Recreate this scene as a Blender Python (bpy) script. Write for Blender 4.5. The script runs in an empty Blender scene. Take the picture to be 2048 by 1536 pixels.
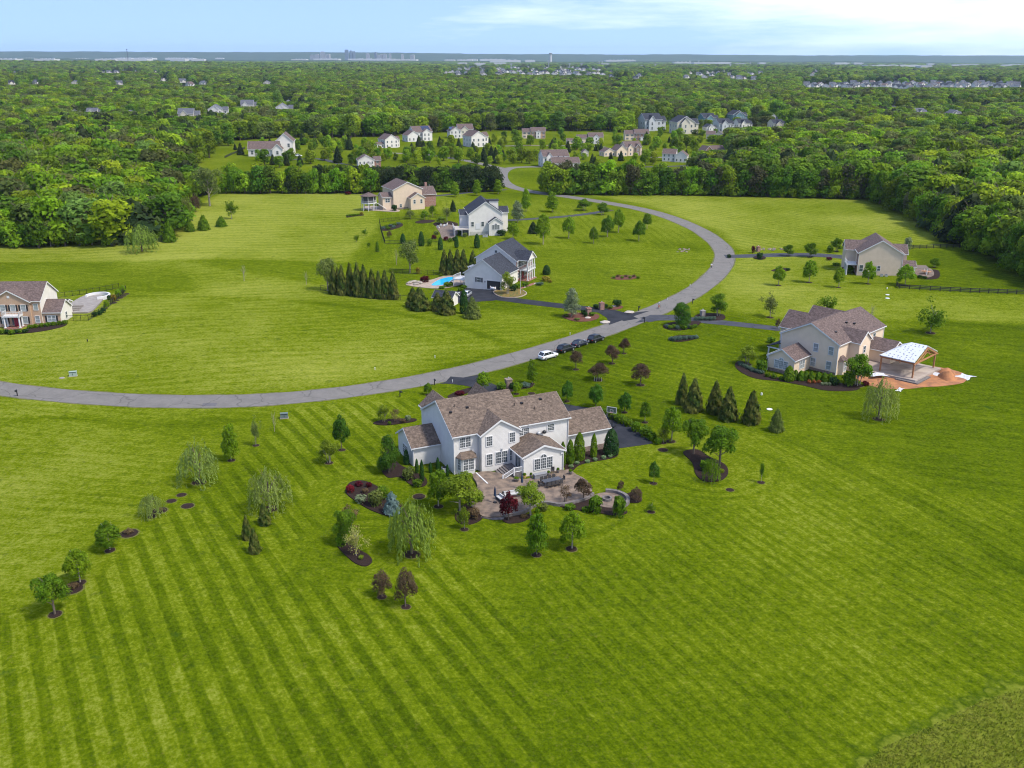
import bpy, bmesh, math, random
import numpy as np
from mathutils import Vector, Matrix

sc = bpy.context.scene
R = math.radians
# ---------------------------------------------------------------- camera
H = 62.0; FPX = 1900.0; HOR = 113.0; ROLL = R(0.17)
TH = math.atan((768 - HOR) / FPX); cT, sT = math.cos(TH), math.sin(TH)
cam_d = bpy.data.cameras.new('camera'); cam = bpy.data.objects.new('camera', cam_d)
sc.collection.objects.link(cam); sc.camera = cam
cam_d.sensor_width = 36.0; cam_d.lens = 36.0 * FPX / 2048.0
cam_d.clip_start = 1.0; cam_d.clip_end = 60000.0
fwd = Vector((0, cT, -sT)); right = Vector((1, 0, 0)); up = Vector((0, sT, cT))
r2 = right * math.cos(ROLL) + up * math.sin(ROLL) ; u2 = up * math.cos(ROLL) - right * math.sin(ROLL)
M = Matrix((r2, u2, -fwd)).transposed().to_4x4(); M.translation = Vector((0, 0, H))
cam.matrix_world = M
sc.render.resolution_x = 1024; sc.render.resolution_y = 768
# ---------------------------------------------------------------- light
sc.view_settings.view_transform = 'Standard'
try: sc.view_settings.look = 'None'
except Exception: pass
sc.view_settings.gamma = 1.0; sc.view_settings.exposure = 1.48
try: sc.cycles.filter_width = 1.1
except Exception: pass
SUN = Vector((0.62, -0.34, 0.0)).normalized() * math.cos(R(56)) + Vector((0, 0, math.sin(R(56))))
sl = bpy.data.lights.new('sun', 'SUN'); sl.energy = 1.85; sl.angle = R(8.0); sl.color = (1.0, 0.95, 0.87)
so = bpy.data.objects.new('sun', sl); sc.collection.objects.link(so)
so.rotation_euler = (-SUN).to_track_quat('-Z', 'Y').to_euler(); so.location = (0, 0, 200)
w = bpy.data.worlds.new("World"); sc.world = w; w.use_nodes = True
nt = w.node_tree; nt.nodes.clear()
def N(nt, t, **k):
    n = nt.nodes.new(t)
    for a, b in k.items(): setattr(n, a, b)
    return n
bg = N(nt, 'ShaderNodeBackground'); ow = N(nt, 'ShaderNodeOutputWorld')
sky = N(nt, 'ShaderNodeTexSky', sky_type='NISHITA', sun_disc=False)
sky.sun_elevation = R(56); sky.sun_rotation = math.atan2(SUN.x, SUN.y); sky.air_density = 1.0; sky.dust_density = 0.6; sky.ozone_density = 2.0
tc = N(nt, 'ShaderNodeTexCoord')
mp = N(nt, 'ShaderNodeMapping'); mp.inputs['Scale'].default_value = (1.0, 1.0, 9.0); mp.inputs['Location'].default_value = (1.3, .4, 0.2)
nz = N(nt, 'ShaderNodeTexNoise'); nz.inputs['Scale'].default_value = 2.6; nz.inputs['Detail'].default_value = 9; nz.inputs['Roughness'].default_value = .62
sx = N(nt, 'ShaderNodeSeparateXYZ')
ad = N(nt, 'ShaderNodeMath', operation='MULTIPLY_ADD'); ad.inputs[1].default_value = 0.62; 
cr = N(nt, 'ShaderNodeMapRange'); cr.inputs[1].default_value = 0.60; cr.inputs[2].default_value = 1.0; cr.clamp = True
mx = N(nt, 'ShaderNodeMix', data_type='RGBA'); 
L = nt.links.new
lift = N(nt, 'ShaderNodeVectorMath', operation='ADD'); lift.inputs[1].default_value = (0, 0, 0.38)
L(tc.outputs['Generated'], lift.inputs[0]); L(lift.outputs[0], sky.inputs['Vector'])
L(tc.outputs['Generated'], mp.inputs[0]); L(mp.outputs[0], nz.inputs[0]); L(tc.outputs['Generated'], sx.inputs[0])
L(sx.outputs['X'], ad.inputs[0]); L(nz.outputs[0], ad.inputs[2]); L(ad.outputs[0], cr.inputs[0])
L(cr.outputs[0], mx.inputs[0]); tn = N(nt, 'ShaderNodeMix', data_type='RGBA', blend_type='MULTIPLY'); tn.inputs[0].default_value = 1; tn.inputs[7].default_value = (1.0, .93, .93, 1); L(sky.outputs[0], tn.inputs[6]); L(tn.outputs[2], mx.inputs[6]); mx.inputs[7].default_value = (4.0, 4.2, 4.35, 1)
L(mx.outputs[2], bg.inputs[0]); bg.inputs[1].default_value = 0.15
L(bg.outputs[0], ow.inputs[0])

# ---------------------------------------------------------------- helpers
def hgt(x, y):
    x = np.asarray(x, float); y = np.asarray(y, float)
    fade = np.clip((420 - y) / 120, 0, 1)
    a = .35 * np.sin(x * .055 + y * .021 + .8) + .3 * np.sin(y * .062 - x * .018) + .22 * np.sin((x + y) * .09 + 2)
    return a * fade
def ray(px, py):
    u = (px - 1024); v = (py - 768)
    u, v = u * math.cos(ROLL) + v * math.sin(ROLL), -u * math.sin(ROLL) + v * math.cos(ROLL)
    u /= FPX; v /= FPX
    return u, cT - v * sT, -sT - v * cT
def G(px, py, z=0.0):
    """ground point (plus z metres) seen at photo pixel"""
    dx, dy, dz = ray(px, py); g = 0.0
    for _ in range(4):
        t = (z + g - H) / dz; x, y = dx * t, dy * t; g = float(hgt(x, y))
    return Vector((x, y, z + g))
def zat(px, py, y):
    dx, dy, dz = ray(px, py); return H + dz * (y / dy)
def depth(y): return y * cT + H * sT
C = sc.collection
MATS = {}
def mat(name, col, rough=.8, var=0.0, vs=1.0, col2=None, bump=0.0, bs=20.0, metal=0.0, spec=.3, obj_rand=0.0, island=0.0, transl=0.0, detail=3, coat=0, loc=False):
    if name in MATS: return MATS[name]
    m = bpy.data.materials.new(name); m.use_nodes = True; n = m.node_tree; n.nodes.clear(); l = n.links.new
    out = N(n, 'ShaderNodeOutputMaterial'); b = N(n, 'ShaderNodeBsdfPrincipled')
    b.inputs['Roughness'].default_value = rough; b.inputs['Metallic'].default_value = metal
    b.inputs['Specular IOR Level'].default_value = spec
    if coat: b.inputs['Coat Weight'].default_value = coat
    c1 = tuple(col) + (1,); c2 = tuple(col2 if col2 else [min(1, c * (1 - var)) for c in col]) + (1,)
    if var or col2:
        t = N(n, 'ShaderNodeTexCoord'); z = N(n, 'ShaderNodeTexNoise'); z.inputs['Scale'].default_value = vs; z.inputs['Detail'].default_value = detail
        mr = N(n, 'ShaderNodeMapRange'); mr.inputs[1].default_value = .36; mr.inputs[2].default_value = .64
        x = N(n, 'ShaderNodeMix', data_type='RGBA'); x.inputs[6].default_value = c1; x.inputs[7].default_value = c2
        l(t.outputs['Object'], z.inputs[0]); l(z.outputs[0], mr.inputs[0]); l(mr.outputs[0], x.inputs[0]); c = x.outputs[2]
    else:
        rg = N(n, 'ShaderNodeRGB'); rg.outputs[0].default_value = c1; c = rg.outputs[0]
    def mulrand(c, src, amt, hue):
        hs = N(n, 'ShaderNodeHueSaturation'); m1 = N(n, 'ShaderNodeMapRange'); m1.inputs[3].default_value = 1 - amt; m1.inputs[4].default_value = 1 + amt
        l(src, m1.inputs[0]); l(m1.outputs[0], hs.inputs['Value']); l(c, hs.inputs['Color'])
        if hue:
            fr = N(n, 'ShaderNodeMath', operation='FRACT'); mu = N(n, 'ShaderNodeMath', operation='MULTIPLY'); mu.inputs[1].default_value = 7.31
            m2 = N(n, 'ShaderNodeMapRange'); m2.inputs[3].default_value = .5 - hue; m2.inputs[4].default_value = .5 + hue
            l(src, mu.inputs[0]); l(mu.outputs[0], fr.inputs[0]); l(fr.outputs[0], m2.inputs[0]); l(m2.outputs[0], hs.inputs['Hue'])
        return hs.outputs[0]
    if obj_rand:
        oi = N(n, 'ShaderNodeObjectInfo'); c = mulrand(c, oi.outputs['Random'], obj_rand, .02 * obj_rand / .3)
        if loc:
            zz = N(n, 'ShaderNodeTexNoise'); zz.inputs['Scale'].default_value = .012; zz.inputs['Detail'].default_value = 2
            l(oi.outputs['Location'], zz.inputs[0]); mr = N(n, 'ShaderNodeMapRange'); mr.inputs[1].default_value = .3; mr.inputs[2].default_value = .7
            l(zz.outputs[0], mr.inputs[0]); c = mulrand(c, mr.outputs[0], .28, 0)
    if island:
        ge = N(n, 'ShaderNodeNewGeometry'); c = mulrand(c, ge.outputs['Random Per Island'], island, 0)
    l(c, b.inputs['Base Color'])
    if bump:
        t2 = N(n, 'ShaderNodeTexCoord'); z2 = N(n, 'ShaderNodeTexNoise'); z2.inputs['Scale'].default_value = bs; bp = N(n, 'ShaderNodeBump'); bp.inputs['Strength'].default_value = bump
        bp.inputs['Distance'].default_value = .1
        l(t2.outputs['Object'], z2.inputs[0]); l(z2.outputs[0], bp.inputs['Height']); l(bp.outputs[0], b.inputs['Normal'])
    if transl:
        tr = N(n, 'ShaderNodeBsdfTranslucent'); ms = N(n, 'ShaderNodeMixShader'); ms.inputs[0].default_value = transl
        l(c, tr.inputs[0]); l(b.outputs[0], ms.inputs[1]); l(tr.outputs[0], ms.inputs[2]); l(ms.outputs[0], out.inputs[0])
    else: l(b.outputs[0], out.inputs[0])
    MATS[name] = m; return m
class MB:
    """collects faces of one mesh; mi = material slot"""
    def __init__(s): s.v = []; s.f = []; s.m = []
    def add(s, vs, fs, mi=0):
        o = len(s.v); s.v += [tuple(v) for v in vs]; s.f += [tuple(i + o for i in f) for f in fs]; s.m += [mi] * len(fs)
    def box(s, x0, x1, y0, y1, z0, z1, mi=0):
        s.add([(x0, y0, z0), (x1, y0, z0), (x1, y1, z0), (x0, y1, z0), (x0, y0, z1), (x1, y0, z1), (x1, y1, z1), (x0, y1, z1)],
              [(0, 3, 2, 1), (4, 5, 6, 7), (0, 1, 5, 4), (1, 2, 6, 5), (2, 3, 7, 6), (3, 0, 4, 7)], mi)
    def prism(s, pts, a, axis, b, mi=0):
        """profile pts (p,q) extruded along axis from a to b; axis x: (y,z); y: (x,z); z: (x,y)"""
        n = len(pts)
        def mk(t, p, q): return (t, p, q) if axis == 'x' else ((p, t, q) if axis == 'y' else (p, q, t))
        vs = [mk(a, *p) for p in pts] + [mk(b, *p) for p in pts]
        fs = [tuple(range(n)), tuple(range(2 * n - 1, n - 1, -1))] + [(i, i + n, (i + 1) % n + n, (i + 1) % n) for i in range(n)]
        s.add(vs, fs, mi)
    def tube(s, p0, p1, r0, r1=None, n=6, mi=0, cap=True):
        r1 = r0 if r1 is None else r1
        p0 = Vector(p0); p1 = Vector(p1); d = (p1 - p0)
        if d.length < 1e-6: return
        d.normalize(); a = d.orthogonal().normalized(); b = d.cross(a)
        vs = []
        for p, r in ((p0, r0), (p1, r1)):
            for i in range(n):
                t = 2 * math.pi * i / n; vs.append(p + a * (r * math.cos(t)) + b * (r * math.sin(t)))
        fs = [(i, (i + 1) % n, (i + 1) % n + n, i + n) for i in range(n)]
        if cap: fs += [tuple(range(n - 1, -1, -1)), tuple(range(n, 2 * n))]
        s.add(vs, fs, mi)
    def ball(s, c, r, sz=1.0, mi=0, n=8, m=5, jit=0, rnd=random):
        vs = [(c[0], c[1], c[2] - r * sz)]
        for j in range(1, m):
            ph = -math.pi / 2 + math.pi * j / m
            for i in range(n):
                t = 2 * math.pi * i / n; rr = r * (1 + jit * (rnd.random() - .5))
                vs.append((c[0] + rr * math.cos(ph) * math.cos(t), c[1] + rr * math.cos(ph) * math.sin(t), c[2] + rr * sz * math.sin(ph)))
        vs.append((c[0], c[1], c[2] + r * sz)); k = len(vs) - 1
        fs = [(0, 1 + (i + 1) % n, 1 + i) for i in range(n)]
        for j in range(m - 2):
            o = 1 + j * n; fs += [(o + i, o + (i + 1) % n, o + n + (i + 1) % n, o + n + i) for i in range(n)]
        o = 1 + (m - 2) * n; fs += [(o + i, o + (i + 1) % n, k) for i in range(n)]
        s.add(vs, fs, mi)
    def mesh(s, name, mats):
        me = bpy.data.meshes.new(name); me.from_pydata(s.v, [], s.f)
        for m in (mats if isinstance(mats, (list, tuple)) else [mats]): me.materials.append(m)
        if any(s.m): me.polygons.foreach_set('material_index', s.m)
        me.update(); return me
    def build(s, name, mats, parent=None, loc=(0, 0, 0), rz=0, **tags):
        o = bpy.data.objects.new(name, s.mesh(name, mats)); C.objects.link(o); o.location = loc; o.rotation_euler = (0, 0, rz)
        if parent: o.parent = parent
        tag(o, **tags); return o
def tag(o, label=None, cat=None, group=None, kind=None):
    if label: o['label'] = label
    if cat: o['category'] = cat
    if group: o['group'] = group
    if kind: o['kind'] = kind
    return o
def empty(name, loc, rz=0, label=None, cat=None, group=None):
    o = bpy.data.objects.new(name, None); C.objects.link(o); o.location = loc; o.rotation_euler = (0, 0, rz); o.empty_display_size = .5
    return tag(o, label, cat, group)
def link(name, me, parent=None, loc=(0, 0, 0), rz=0, scale=(1, 1, 1), **tags):
    o = bpy.data.objects.new(name, me); C.objects.link(o); o.location = loc; o.rotation_euler = (0, 0, rz); o.scale = scale
    if parent: o.parent = parent
    return tag(o, **tags)
def copy_tree(o, parent=None):
    c = o.copy(); C.objects.link(c); c.parent = parent
    for ch in list(o.children): copy_tree(ch, c)
    return c
def inpoly(poly, X, Y):
    ins = np.zeros(X.shape, bool); n = len(poly)
    for i in range(n):
        x0, y0 = poly[i][:2]; x1, y1 = poly[(i + 1) % n][:2]
        if y0 == y1: continue
        c = ((y0 > Y) != (y1 > Y)) & (X < (x1 - x0) * (Y - y0) / (y1 - y0) + x0)
        ins ^= c
    return ins
def PW(pts): return [tuple(G(*p)[:2]) for p in pts]
def smooth(pts, k=6, closed=False):
    n = len(pts); out = []
    rng = range(n) if closed else range(n - 1)
    for i in rng:
        g = (lambda j: pts[j % n]) if closed else (lambda j: pts[max(0, min(n - 1, j))])
        p0, p1, p2, p3 = (np.array(g(i + d), float) for d in (-1, 0, 1, 2))
        for q in range(k):
            t = q / k
            out.append(tuple(.5 * ((2 * p1) + (-p0 + p2) * t + (2 * p0 - 5 * p1 + 4 * p2 - p3) * t * t + (-p0 + 3 * p1 - 3 * p2 + p3) * t ** 3)))
    if not closed: out.append(tuple(map(float, pts[-1])))
    return out
# ---------------------------------------------------------------- ground
def spaced(segs):
    out = [segs[0][0]]
    for a, b, st in segs:
        n = max(1, round((b - a) / st)); out += list(np.linspace(a, b, n + 1)[1:])
    return np.array(out)
GX = spaced([(-26000, -6000, 2500), (-6000, -1000, 500), (-1000, -330, 45), (-330, -140, 4), (-140, 150, 1.0), (150, 330, 4), (330, 1000, 45), (1000, 6000, 500), (6000, 26000, 2500)])
GY = spaced([(-3000, -100, 500), (-100, 40, 20), (40, 70, 1.5), (70, 300, 1.0), (300, 480, 2), (480, 1000, 20), (1000, 6000, 250), (6000, 26000, 1250)])
X, Y = np.meshgrid(GX, GY); Z = hgt(X, Y)
u = np.zeros_like(X); v = np.zeros_like(X); k = np.zeros_like(X); tint = np.zeros_like(X); zone = np.zeros_like(X)
def setzone(poly, ang, width, con, tn, soft=1):
    m = inpoly(poly, X, Y); a = R(ang)
    du, dv = -math.sin(a), math.cos(a)
    u[m] = ((X * du + Y * dv) / (2 * width))[m]; v[m] = ((X * dv * 1 - Y * du))[m] / 10.0
    # v = coordinate along the stripe
    v[m] = ((X * math.cos(a) + Y * math.sin(a)) / 10.0)[m]
    k[m] = con; tint[m] = tn
big = [(-30000, -5000), (30000, -5000), (30000, 30000), (-30000, 30000)]
setzone(big, 170, 1.8, .12, .1)
W_ = lambda *p: PW(p)
setzone(W_((-900, 764), (0, 764), (410, 792), (800, 760), (1000, 712), (1180, 655), (1000, 620), (700, 575), (350, 522), (0, 522), (-900, 522)), 12, 1.7, .22, .42)          # field above the road
setzone(W_((350, 522), (1000, 622), (1090, 640), (1180, 660), (1380, 590), (1420, 540), (1410, 490), (1200, 480), (760, 500), (700, 525), (-600, 526), (-600, 560), (0, 585), (400, 585)), 160, 1.6, .10, .06)
setzone(W_((-700, 526), (0, 524), (700, 524), (760, 440), (730, 380), (440, 385), (300, 480), (-700, 488)), 9, 2.6, .30, .75)      # pale field top left
setzone(W_((760, 520), (1400, 485), (1370, 460), (1100, 400), (760, 400)), 97, 1.6, .22, .25)
setzone(W_((1150, 385), (1700, 385), (2048, 510), (1830, 500), (1480, 500), (1440, 460), (1300, 410)), 128, 1.9, .30, .62)      # far right field
setzone(W_((1430, 600), (1470, 510), (1800, 505), (2300, 530), (2500, 700), (1900, 640), (1500, 640)), 175, 2.4, .12, .45)
setzone(W_((1830, 500), (1960, 500), (2200, 600), (1830, 580)), 139, 1.7, .30, -.1)
setzone(W_((1250, 650), (1420, 612), (1560, 640), (1900, 645), (2700, 640), (2700, 1500), (2000, 1700), (1150, 1700), (1060, 1250), (1000, 1050), (900, 800), (1060, 740)), -64, .95, .34, .06)    # near lawn, right
setzone(W_((1250, 650), (1420, 612), (1560, 660), (1500, 740), (1520, 860), (1150, 850), (1000, 740)), -38, 1.2, .30, -.22)
setzone(W_((1550, 700), (1900, 640), (2500, 690), (2600, 1100), (1900, 980), (1500, 860)), 163, 1.6, .16, -.2)
setzone(W_((-900, 790), (0, 790), (410, 814), (560, 812), (470, 920), (400, 960), (310, 1030), (220, 1100), (160, 1165), (110, 1215), (0, 1222), (-900, 1240)), -11, 1.3, .16, .25)        # near lawn, left
setzone(W_((-900, 1240), (0, 1222), (110, 1212), (160, 1165), (225, 1102), (310, 1035), (400, 968), (470, 922), (560, 818), (860, 790), (830, 840), (760, 900), (800, 1000), (900, 1080), (1060, 1250), (1180, 1900), (-900, 1900)), -60, 1.40, .74, .14)     # bold mowing stripes
def radial(px, r0, r1):
    c_ = G(*px); D = np.hypot(X - c_[0], (Y - c_[1])); m = (D > r0) & (D < r1); A_ = np.arctan2(Y - c_[1], X - c_[0]); u[m] = (D / 2.4)[m]; v[m] = (A_ * D / 10)[m]; k[m] = .28
for px_, r0, r1 in (((1412, 935), 3, 13), ((712, 1108), 3, 8), ((750, 998), 3, 9.5), ((1108, 1000), 8, 13.5), ((1365, 652), 2, 8), ((1600, 740), 8, 14)): radial(px_, r0, r1)
def track(px, w_, dt):
    P2 = smooth(PW(px), 14)
    for q in P2:
        m = np.hypot(X - q[0], Y - q[1]) < w_; trk[m] = dt
trk = np.zeros_like(X)
track([(600, 603), (740, 618), (850, 638), (937, 660), (1020, 690)], .9, -.7); track([(0, 628), (150, 600), (330, 592), (600, 603)], 1.2, -.4); track([(0, 612), (200, 640), (400, 637)], .8, -.35)
track([(1200, 640), (1120, 668), (1040, 692), (930, 725), (800, 752)], .9, -.45); track([(1330, 620), (1230, 668), (1120, 715), (1010, 748)], .9, -.4)
track([(0, 845), (150, 838), (300, 850), (520, 835)], 1.6, -.35); track([(1550, 640), (1750, 640), (2048, 655)], 2.0, -.35); track([(1520, 860), (1750, 960), (1900, 1040), (2048, 1150)], 1.2, -.45); track([(1480, 900), (1700, 1000), (1900, 1120), (2048, 1220)], 1.0, -.3)
track([(850, 500), (1100, 483), (1300, 484), (1400, 500)], 1.2, -.35); track([(760, 440), (740, 480), (720, 520)], 1.0, .3)
# soften the stripes inside 1.5 m of each zone's edge by smoothing contrast, tone edges a little
def blur(A, n):
    for _ in range(n):
        A = (A + np.roll(A, 1, 0) + np.roll(A, -1, 0) + np.roll(A, 1, 1) + np.roll(A, -1, 1)) / 5
    return A
k = blur(k, 3); dd_ = np.maximum(np.abs(u - np.roll(u, 1, 1)), np.abs(u - np.roll(u, 1, 0))) > 2.0; dd_ |= np.roll(dd_, -1, 0) | np.roll(dd_, -1, 1); dd_ &= Y < 480; k[dd_] = 0; tint = blur(tint, 4)
RND = np.random.RandomState(4)
def vnoise(X, Y, s, seed):
    r = np.random.RandomState(seed).rand(256, 256); x = X / s; y = Y / s
    xi = np.floor(x).astype(int); yi = np.floor(y).astype(int); fx = x - xi; fy = y - yi; fx = fx * fx * (3 - 2 * fx); fy = fy * fy * (3 - 2 * fy)
    g = lambda a, b: r[a % 256, b % 256]
    return (g(xi, yi) * (1 - fx) + g(xi + 1, yi) * fx) * (1 - fy) + (g(xi, yi + 1) * (1 - fx) + g(xi + 1, yi + 1) * fx) * fy
tint += blur(trk, 2); tint += (vnoise(X, Y, 38, 1) - .5) * .55 + (vnoise(X, Y, 13, 2) - .5) * .3
# rough meadow in the near right corner beyond the mown edge
rough = W_((1700, 1560), (1760, 1496), (1860, 1450), (1960, 1400), (2048, 1365), (2500, 1200), (2700, 1700), (1700, 1750))
m = inpoly(rough, X, Y); k[m] = 0; rw = blur(m.astype(float), 5); rw = rw * (X < 330) * (Y < 300)
far = Y > 500; k[far] = 0; zone = np.where(Y > 950, 2.0, zone)
ny, nx = X.shape
vs = np.stack([X, Y, Z], -1).reshape(-1, 3)
idx = np.arange(nx * ny).reshape(ny, nx)
fs = np.stack([idx[:-1, :-1], idx[:-1, 1:], idx[1:, 1:], idx[1:, :-1]], -1).reshape(-1, 4)
me = bpy.data.meshes.new('ground'); me.vertices.add(len(vs)); me.vertices.foreach_set('co', vs.ravel())
me.loops.add(fs.size); me.loops.foreach_set('vertex_index', fs.ravel().astype(np.int32)); me.polygons.add(len(fs))
me.polygons.foreach_set('loop_start', np.arange(0, fs.size, 4, dtype=np.int32)); me.polygons.foreach_set('loop_total', np.full(len(fs), 4, np.int32))
me.polygons.foreach_set('use_smooth', np.ones(len(fs), bool)); me.update(calc_edges=True)
a = me.attributes.new('mow', 'FLOAT_VECTOR', 'POINT'); a.data.foreach_set('vector', np.stack([u, v, k], -1).ravel())
a = me.attributes.new('tone', 'FLOAT_VECTOR', 'POINT'); a.data.foreach_set('vector', np.stack([tint, zone, rw], -1).ravel())

gm = bpy.data.materials.new('lawn grass'); gm.use_nodes = True; n = gm.node_tree; n.nodes.clear(); l = n.links.new
out = N(n, 'ShaderNodeOutputMaterial'); b = N(n, 'ShaderNodeBsdfPrincipled'); b.inputs['Roughness'].default_value = .85; b.inputs['Specular IOR Level'].default_value = 0.0
am = N(n, 'ShaderNodeAttribute', attribute_name='mow'); at = N(n, 'ShaderNodeAttribute', attribute_name='tone')
sm = N(n, 'ShaderNodeSeparateXYZ'); l(am.outputs['Vector'], sm.inputs[0]); st = N(n, 'ShaderNodeSeparateXYZ'); l(at.outputs['Vector'], st.inputs[0])
geo = N(n, 'ShaderNodeNewGeometry')
def noise(scale, det=3, vec=None, rough=.5):
    z = N(n, 'ShaderNodeTexNoise'); z.inputs['Scale'].default_value = scale; z.inputs['Detail'].default_value = det; z.inputs['Roughness'].default_value = rough
    l(vec or geo.outputs['Position'], z.inputs[0]); return z.outputs[0]
def mth(op, a, b=None, c=None):
    x = N(n, 'ShaderNodeMath', operation=op)
    for i, q in enumerate((a, b, c)):
        if q is None: continue
        if isinstance(q, (int, float)): x.inputs[i].default_value = q
        else: l(q, x.inputs[i])
    return x.outputs[0]
def rng(a, i0, i1, o0, o1):
    x = N(n, 'ShaderNodeMapRange'); l(a, x.inputs[0])
    for j, q in zip((1, 2, 3, 4), (i0, i1, o0, o1)): x.inputs[j].default_value = q
    return x.outputs[0]
def mixc(f, a, bb):
    x = N(n, 'ShaderNodeMix', data_type='RGBA')
    if isinstance(f, float): x.inputs[0].default_value = f
    else: l(f, x.inputs[0])
    for i, q in ((6, a), (7, bb)):
        if isinstance(q, tuple): x.inputs[i].default_value = q + (1,)
        else: l(q, x.inputs[i])
    return x.outputs[2]
# stripe wave, edges wobbling a little
wob = mth('MULTIPLY', mth('SUBTRACT', noise(.35, 3), .5), .12)
uu = mth('ADD', mth('ADD', sm.outputs[0], wob), mth('MULTIPLY', mth('SUBTRACT', noise(.045, 2), .5), .3))
wave = mth('SINE', mth('MULTIPLY', uu, 2 * math.pi))
sq = rng(wave, -.35, .35, -1.0, 1.0)
# fine streaks along the mowing direction
cs = N(n, 'ShaderNodeCombineXYZ'); l(mth('MULTIPLY', sm.outputs[0], 9.0), cs.inputs[0]); l(mth('MULTIPLY', sm.outputs[1], 1.6), cs.inputs[1])
streak = mth('SUBTRACT', noise(1.0, 4, cs.outputs[0], .6), .5)
cs2 = N(n, 'ShaderNodeCombineXYZ'); l(mth('MULTIPLY', sm.outputs[0], 2.0), cs2.inputs[0]); l(mth('MULTIPLY', sm.outputs[1], .7), cs2.inputs[1])
streak2 = mth('SUBTRACT', noise(1.0, 3, cs2.outputs[0], .6), .5)
pat = noise(.06, 4); pat2 = noise(.5, 5, None, .65); fine = noise(2.0, 5, None, .8)
t = mth('ADD', mth('MULTIPLY', mth('SUBTRACT', pat, .5), 1.0), mth('MULTIPLY', mth('SUBTRACT', pat2, .5), 1.6))
t = mth('ADD', t, mth('MULTIPLY', mth('SUBTRACT', fine, .5), 3.2))
t = mth('ADD', t, mth('MULTIPLY', streak, 1.0)); t = mth('ADD', t, mth('MULTIPLY', streak2, .9))
t = mth('ADD', t, mth('MULTIPLY', st.outputs[0], 1.35))
edge = mth('SUBTRACT', rng(mth('ABSOLUTE', wave), .0, .45, 1.1, 0.0), .3)
stripe = mth('MULTIPLY', mth('ADD', sq, mth('MULTIPLY', edge, .8)), sm.outputs[2])
t = mth('ADD', t, mth('MULTIPLY', stripe, .42))
f = rng(t, -1.3, 1.5, 0.0, 1.0)
ramp = N(n, 'ShaderNodeValToRGB'); l(f, ramp.inputs[0]); cr_ = ramp.color_ramp
GCOL = [(0.0, (.025, .043, .002)), (.33, (.052, .080, .002)), (.6, (.094, .125, .004)), (1.0, (.200, .218, .034))]
cr_.elements[0].position = 0; cr_.elements[0].color = GCOL[0][1] + (1,); cr_.elements[1].position = 1; cr_.elements[1].color = GCOL[-1][1] + (1,)
for p, c in GCOL[1:-1]:
    e = cr_.elements.new(p); e.color = c + (1,)
col = ramp.outputs[0]
# dry thatch specks and clover / weed spots
dry = rng(noise(1.7, 6, None, .75), .56, .72, 0.0, .5); col = mixc(dry, col, (.15, .135, .03))
weed = rng(noise(.23, 5, None, .6), .66, .74, 0.0, .6); col = mixc(weed, col, (.022, .055, .008))
fl = rng(noise(9.0, 2), .70, .78, 0.0, .55); col = mixc(fl, col, (.022, .040, .005))
# rough meadow
rgh = mixc(rng(noise(1.1, 6, None, .8), .35, .65, 0.0, 1.0), (.080, .110, .006), (.16, .175, .024))
rn = mth('ADD', st.outputs[2], mth('MULTIPLY', mth('SUBTRACT', noise(.7, 6), .5), 1.3)); isr = rng(rn, .38, .62, 0.0, 1.0); ln_ = mth('MULTIPLY', rng(rn, .12, .36, 0.0, .6), mth('SUBTRACT', 1.0, isr)); col = mixc(ln_, col, (.022, .045, .005)); col = mixc(isr, col, rgh)
frs = mixc(rng(noise(.004, 5), .40, .62, 0.0, 1.0), (.020, .045, .010), (.045, .080, .018)); isf = mth('GREATER_THAN', st.outputs[1], 1.5); col = mixc(isf, col, frs)
l(col, b.inputs['Base Color'])
bp = N(n, 'ShaderNodeBump'); bp.inputs['Strength'].default_value = .5; bp.inputs['Distance'].default_value = .12; l(mth('ADD', noise(5.0, 3), noise(1.2, 4)), bp.inputs['Height']); l(bp.outputs[0], b.inputs['Normal'])
l(b.outputs[0], out.inputs[0]); me.materials.append(gm)
link('ground', me, kind='structure')

# ---------------------------------------------------------------- hills on the horizon
def hills(name, y0, y1, x0, x1, stx, rows, base, amp, seed, m, tilt=0):
    xs = np.arange(x0, x1 + 1, stx); ys = np.linspace(y0, y1, rows); mb = MB(); XX, YY = np.meshgrid(xs, ys)
    f = np.sin(np.linspace(0, math.pi, rows)) ** .7
    ZZ = (base + tilt * XX / 10000 + amp * (vnoise(XX, YY * 0 + 7.3 * seed, 2600, seed) - .5) + amp * .5 * (vnoise(XX, YY, 700, seed + 1) - .5) + 9 * (vnoise(XX, YY, 130, seed + 2) - .5)) * f[:, None] - 4
    mb.v = [tuple(p) for p in np.stack([XX, YY, ZZ], -1).reshape(-1, 3)]; q = len(xs)
    mb.f = [(j * q + i, j * q + i + 1, (j + 1) * q + i + 1, (j + 1) * q + i) for j in range(rows - 1) for i in range(q - 1)]; mb.m = [0] * len(mb.f)
    o = mb.build(name, m, kind='structure'); return o
hm = mat('hill woods', (.022, .042, .016), 1, col2=(.04, .062, .026), vs=.004, spec=0, detail=6)
hills('hills', 14500, 19500, -15000, 15000, 75, 9, 112, 22, 11, hm, tilt=-18)
hills('hills', 9800, 10900, -9000, 9000, 45, 6, 22, 22, 31, hm, tilt=-2)

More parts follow.
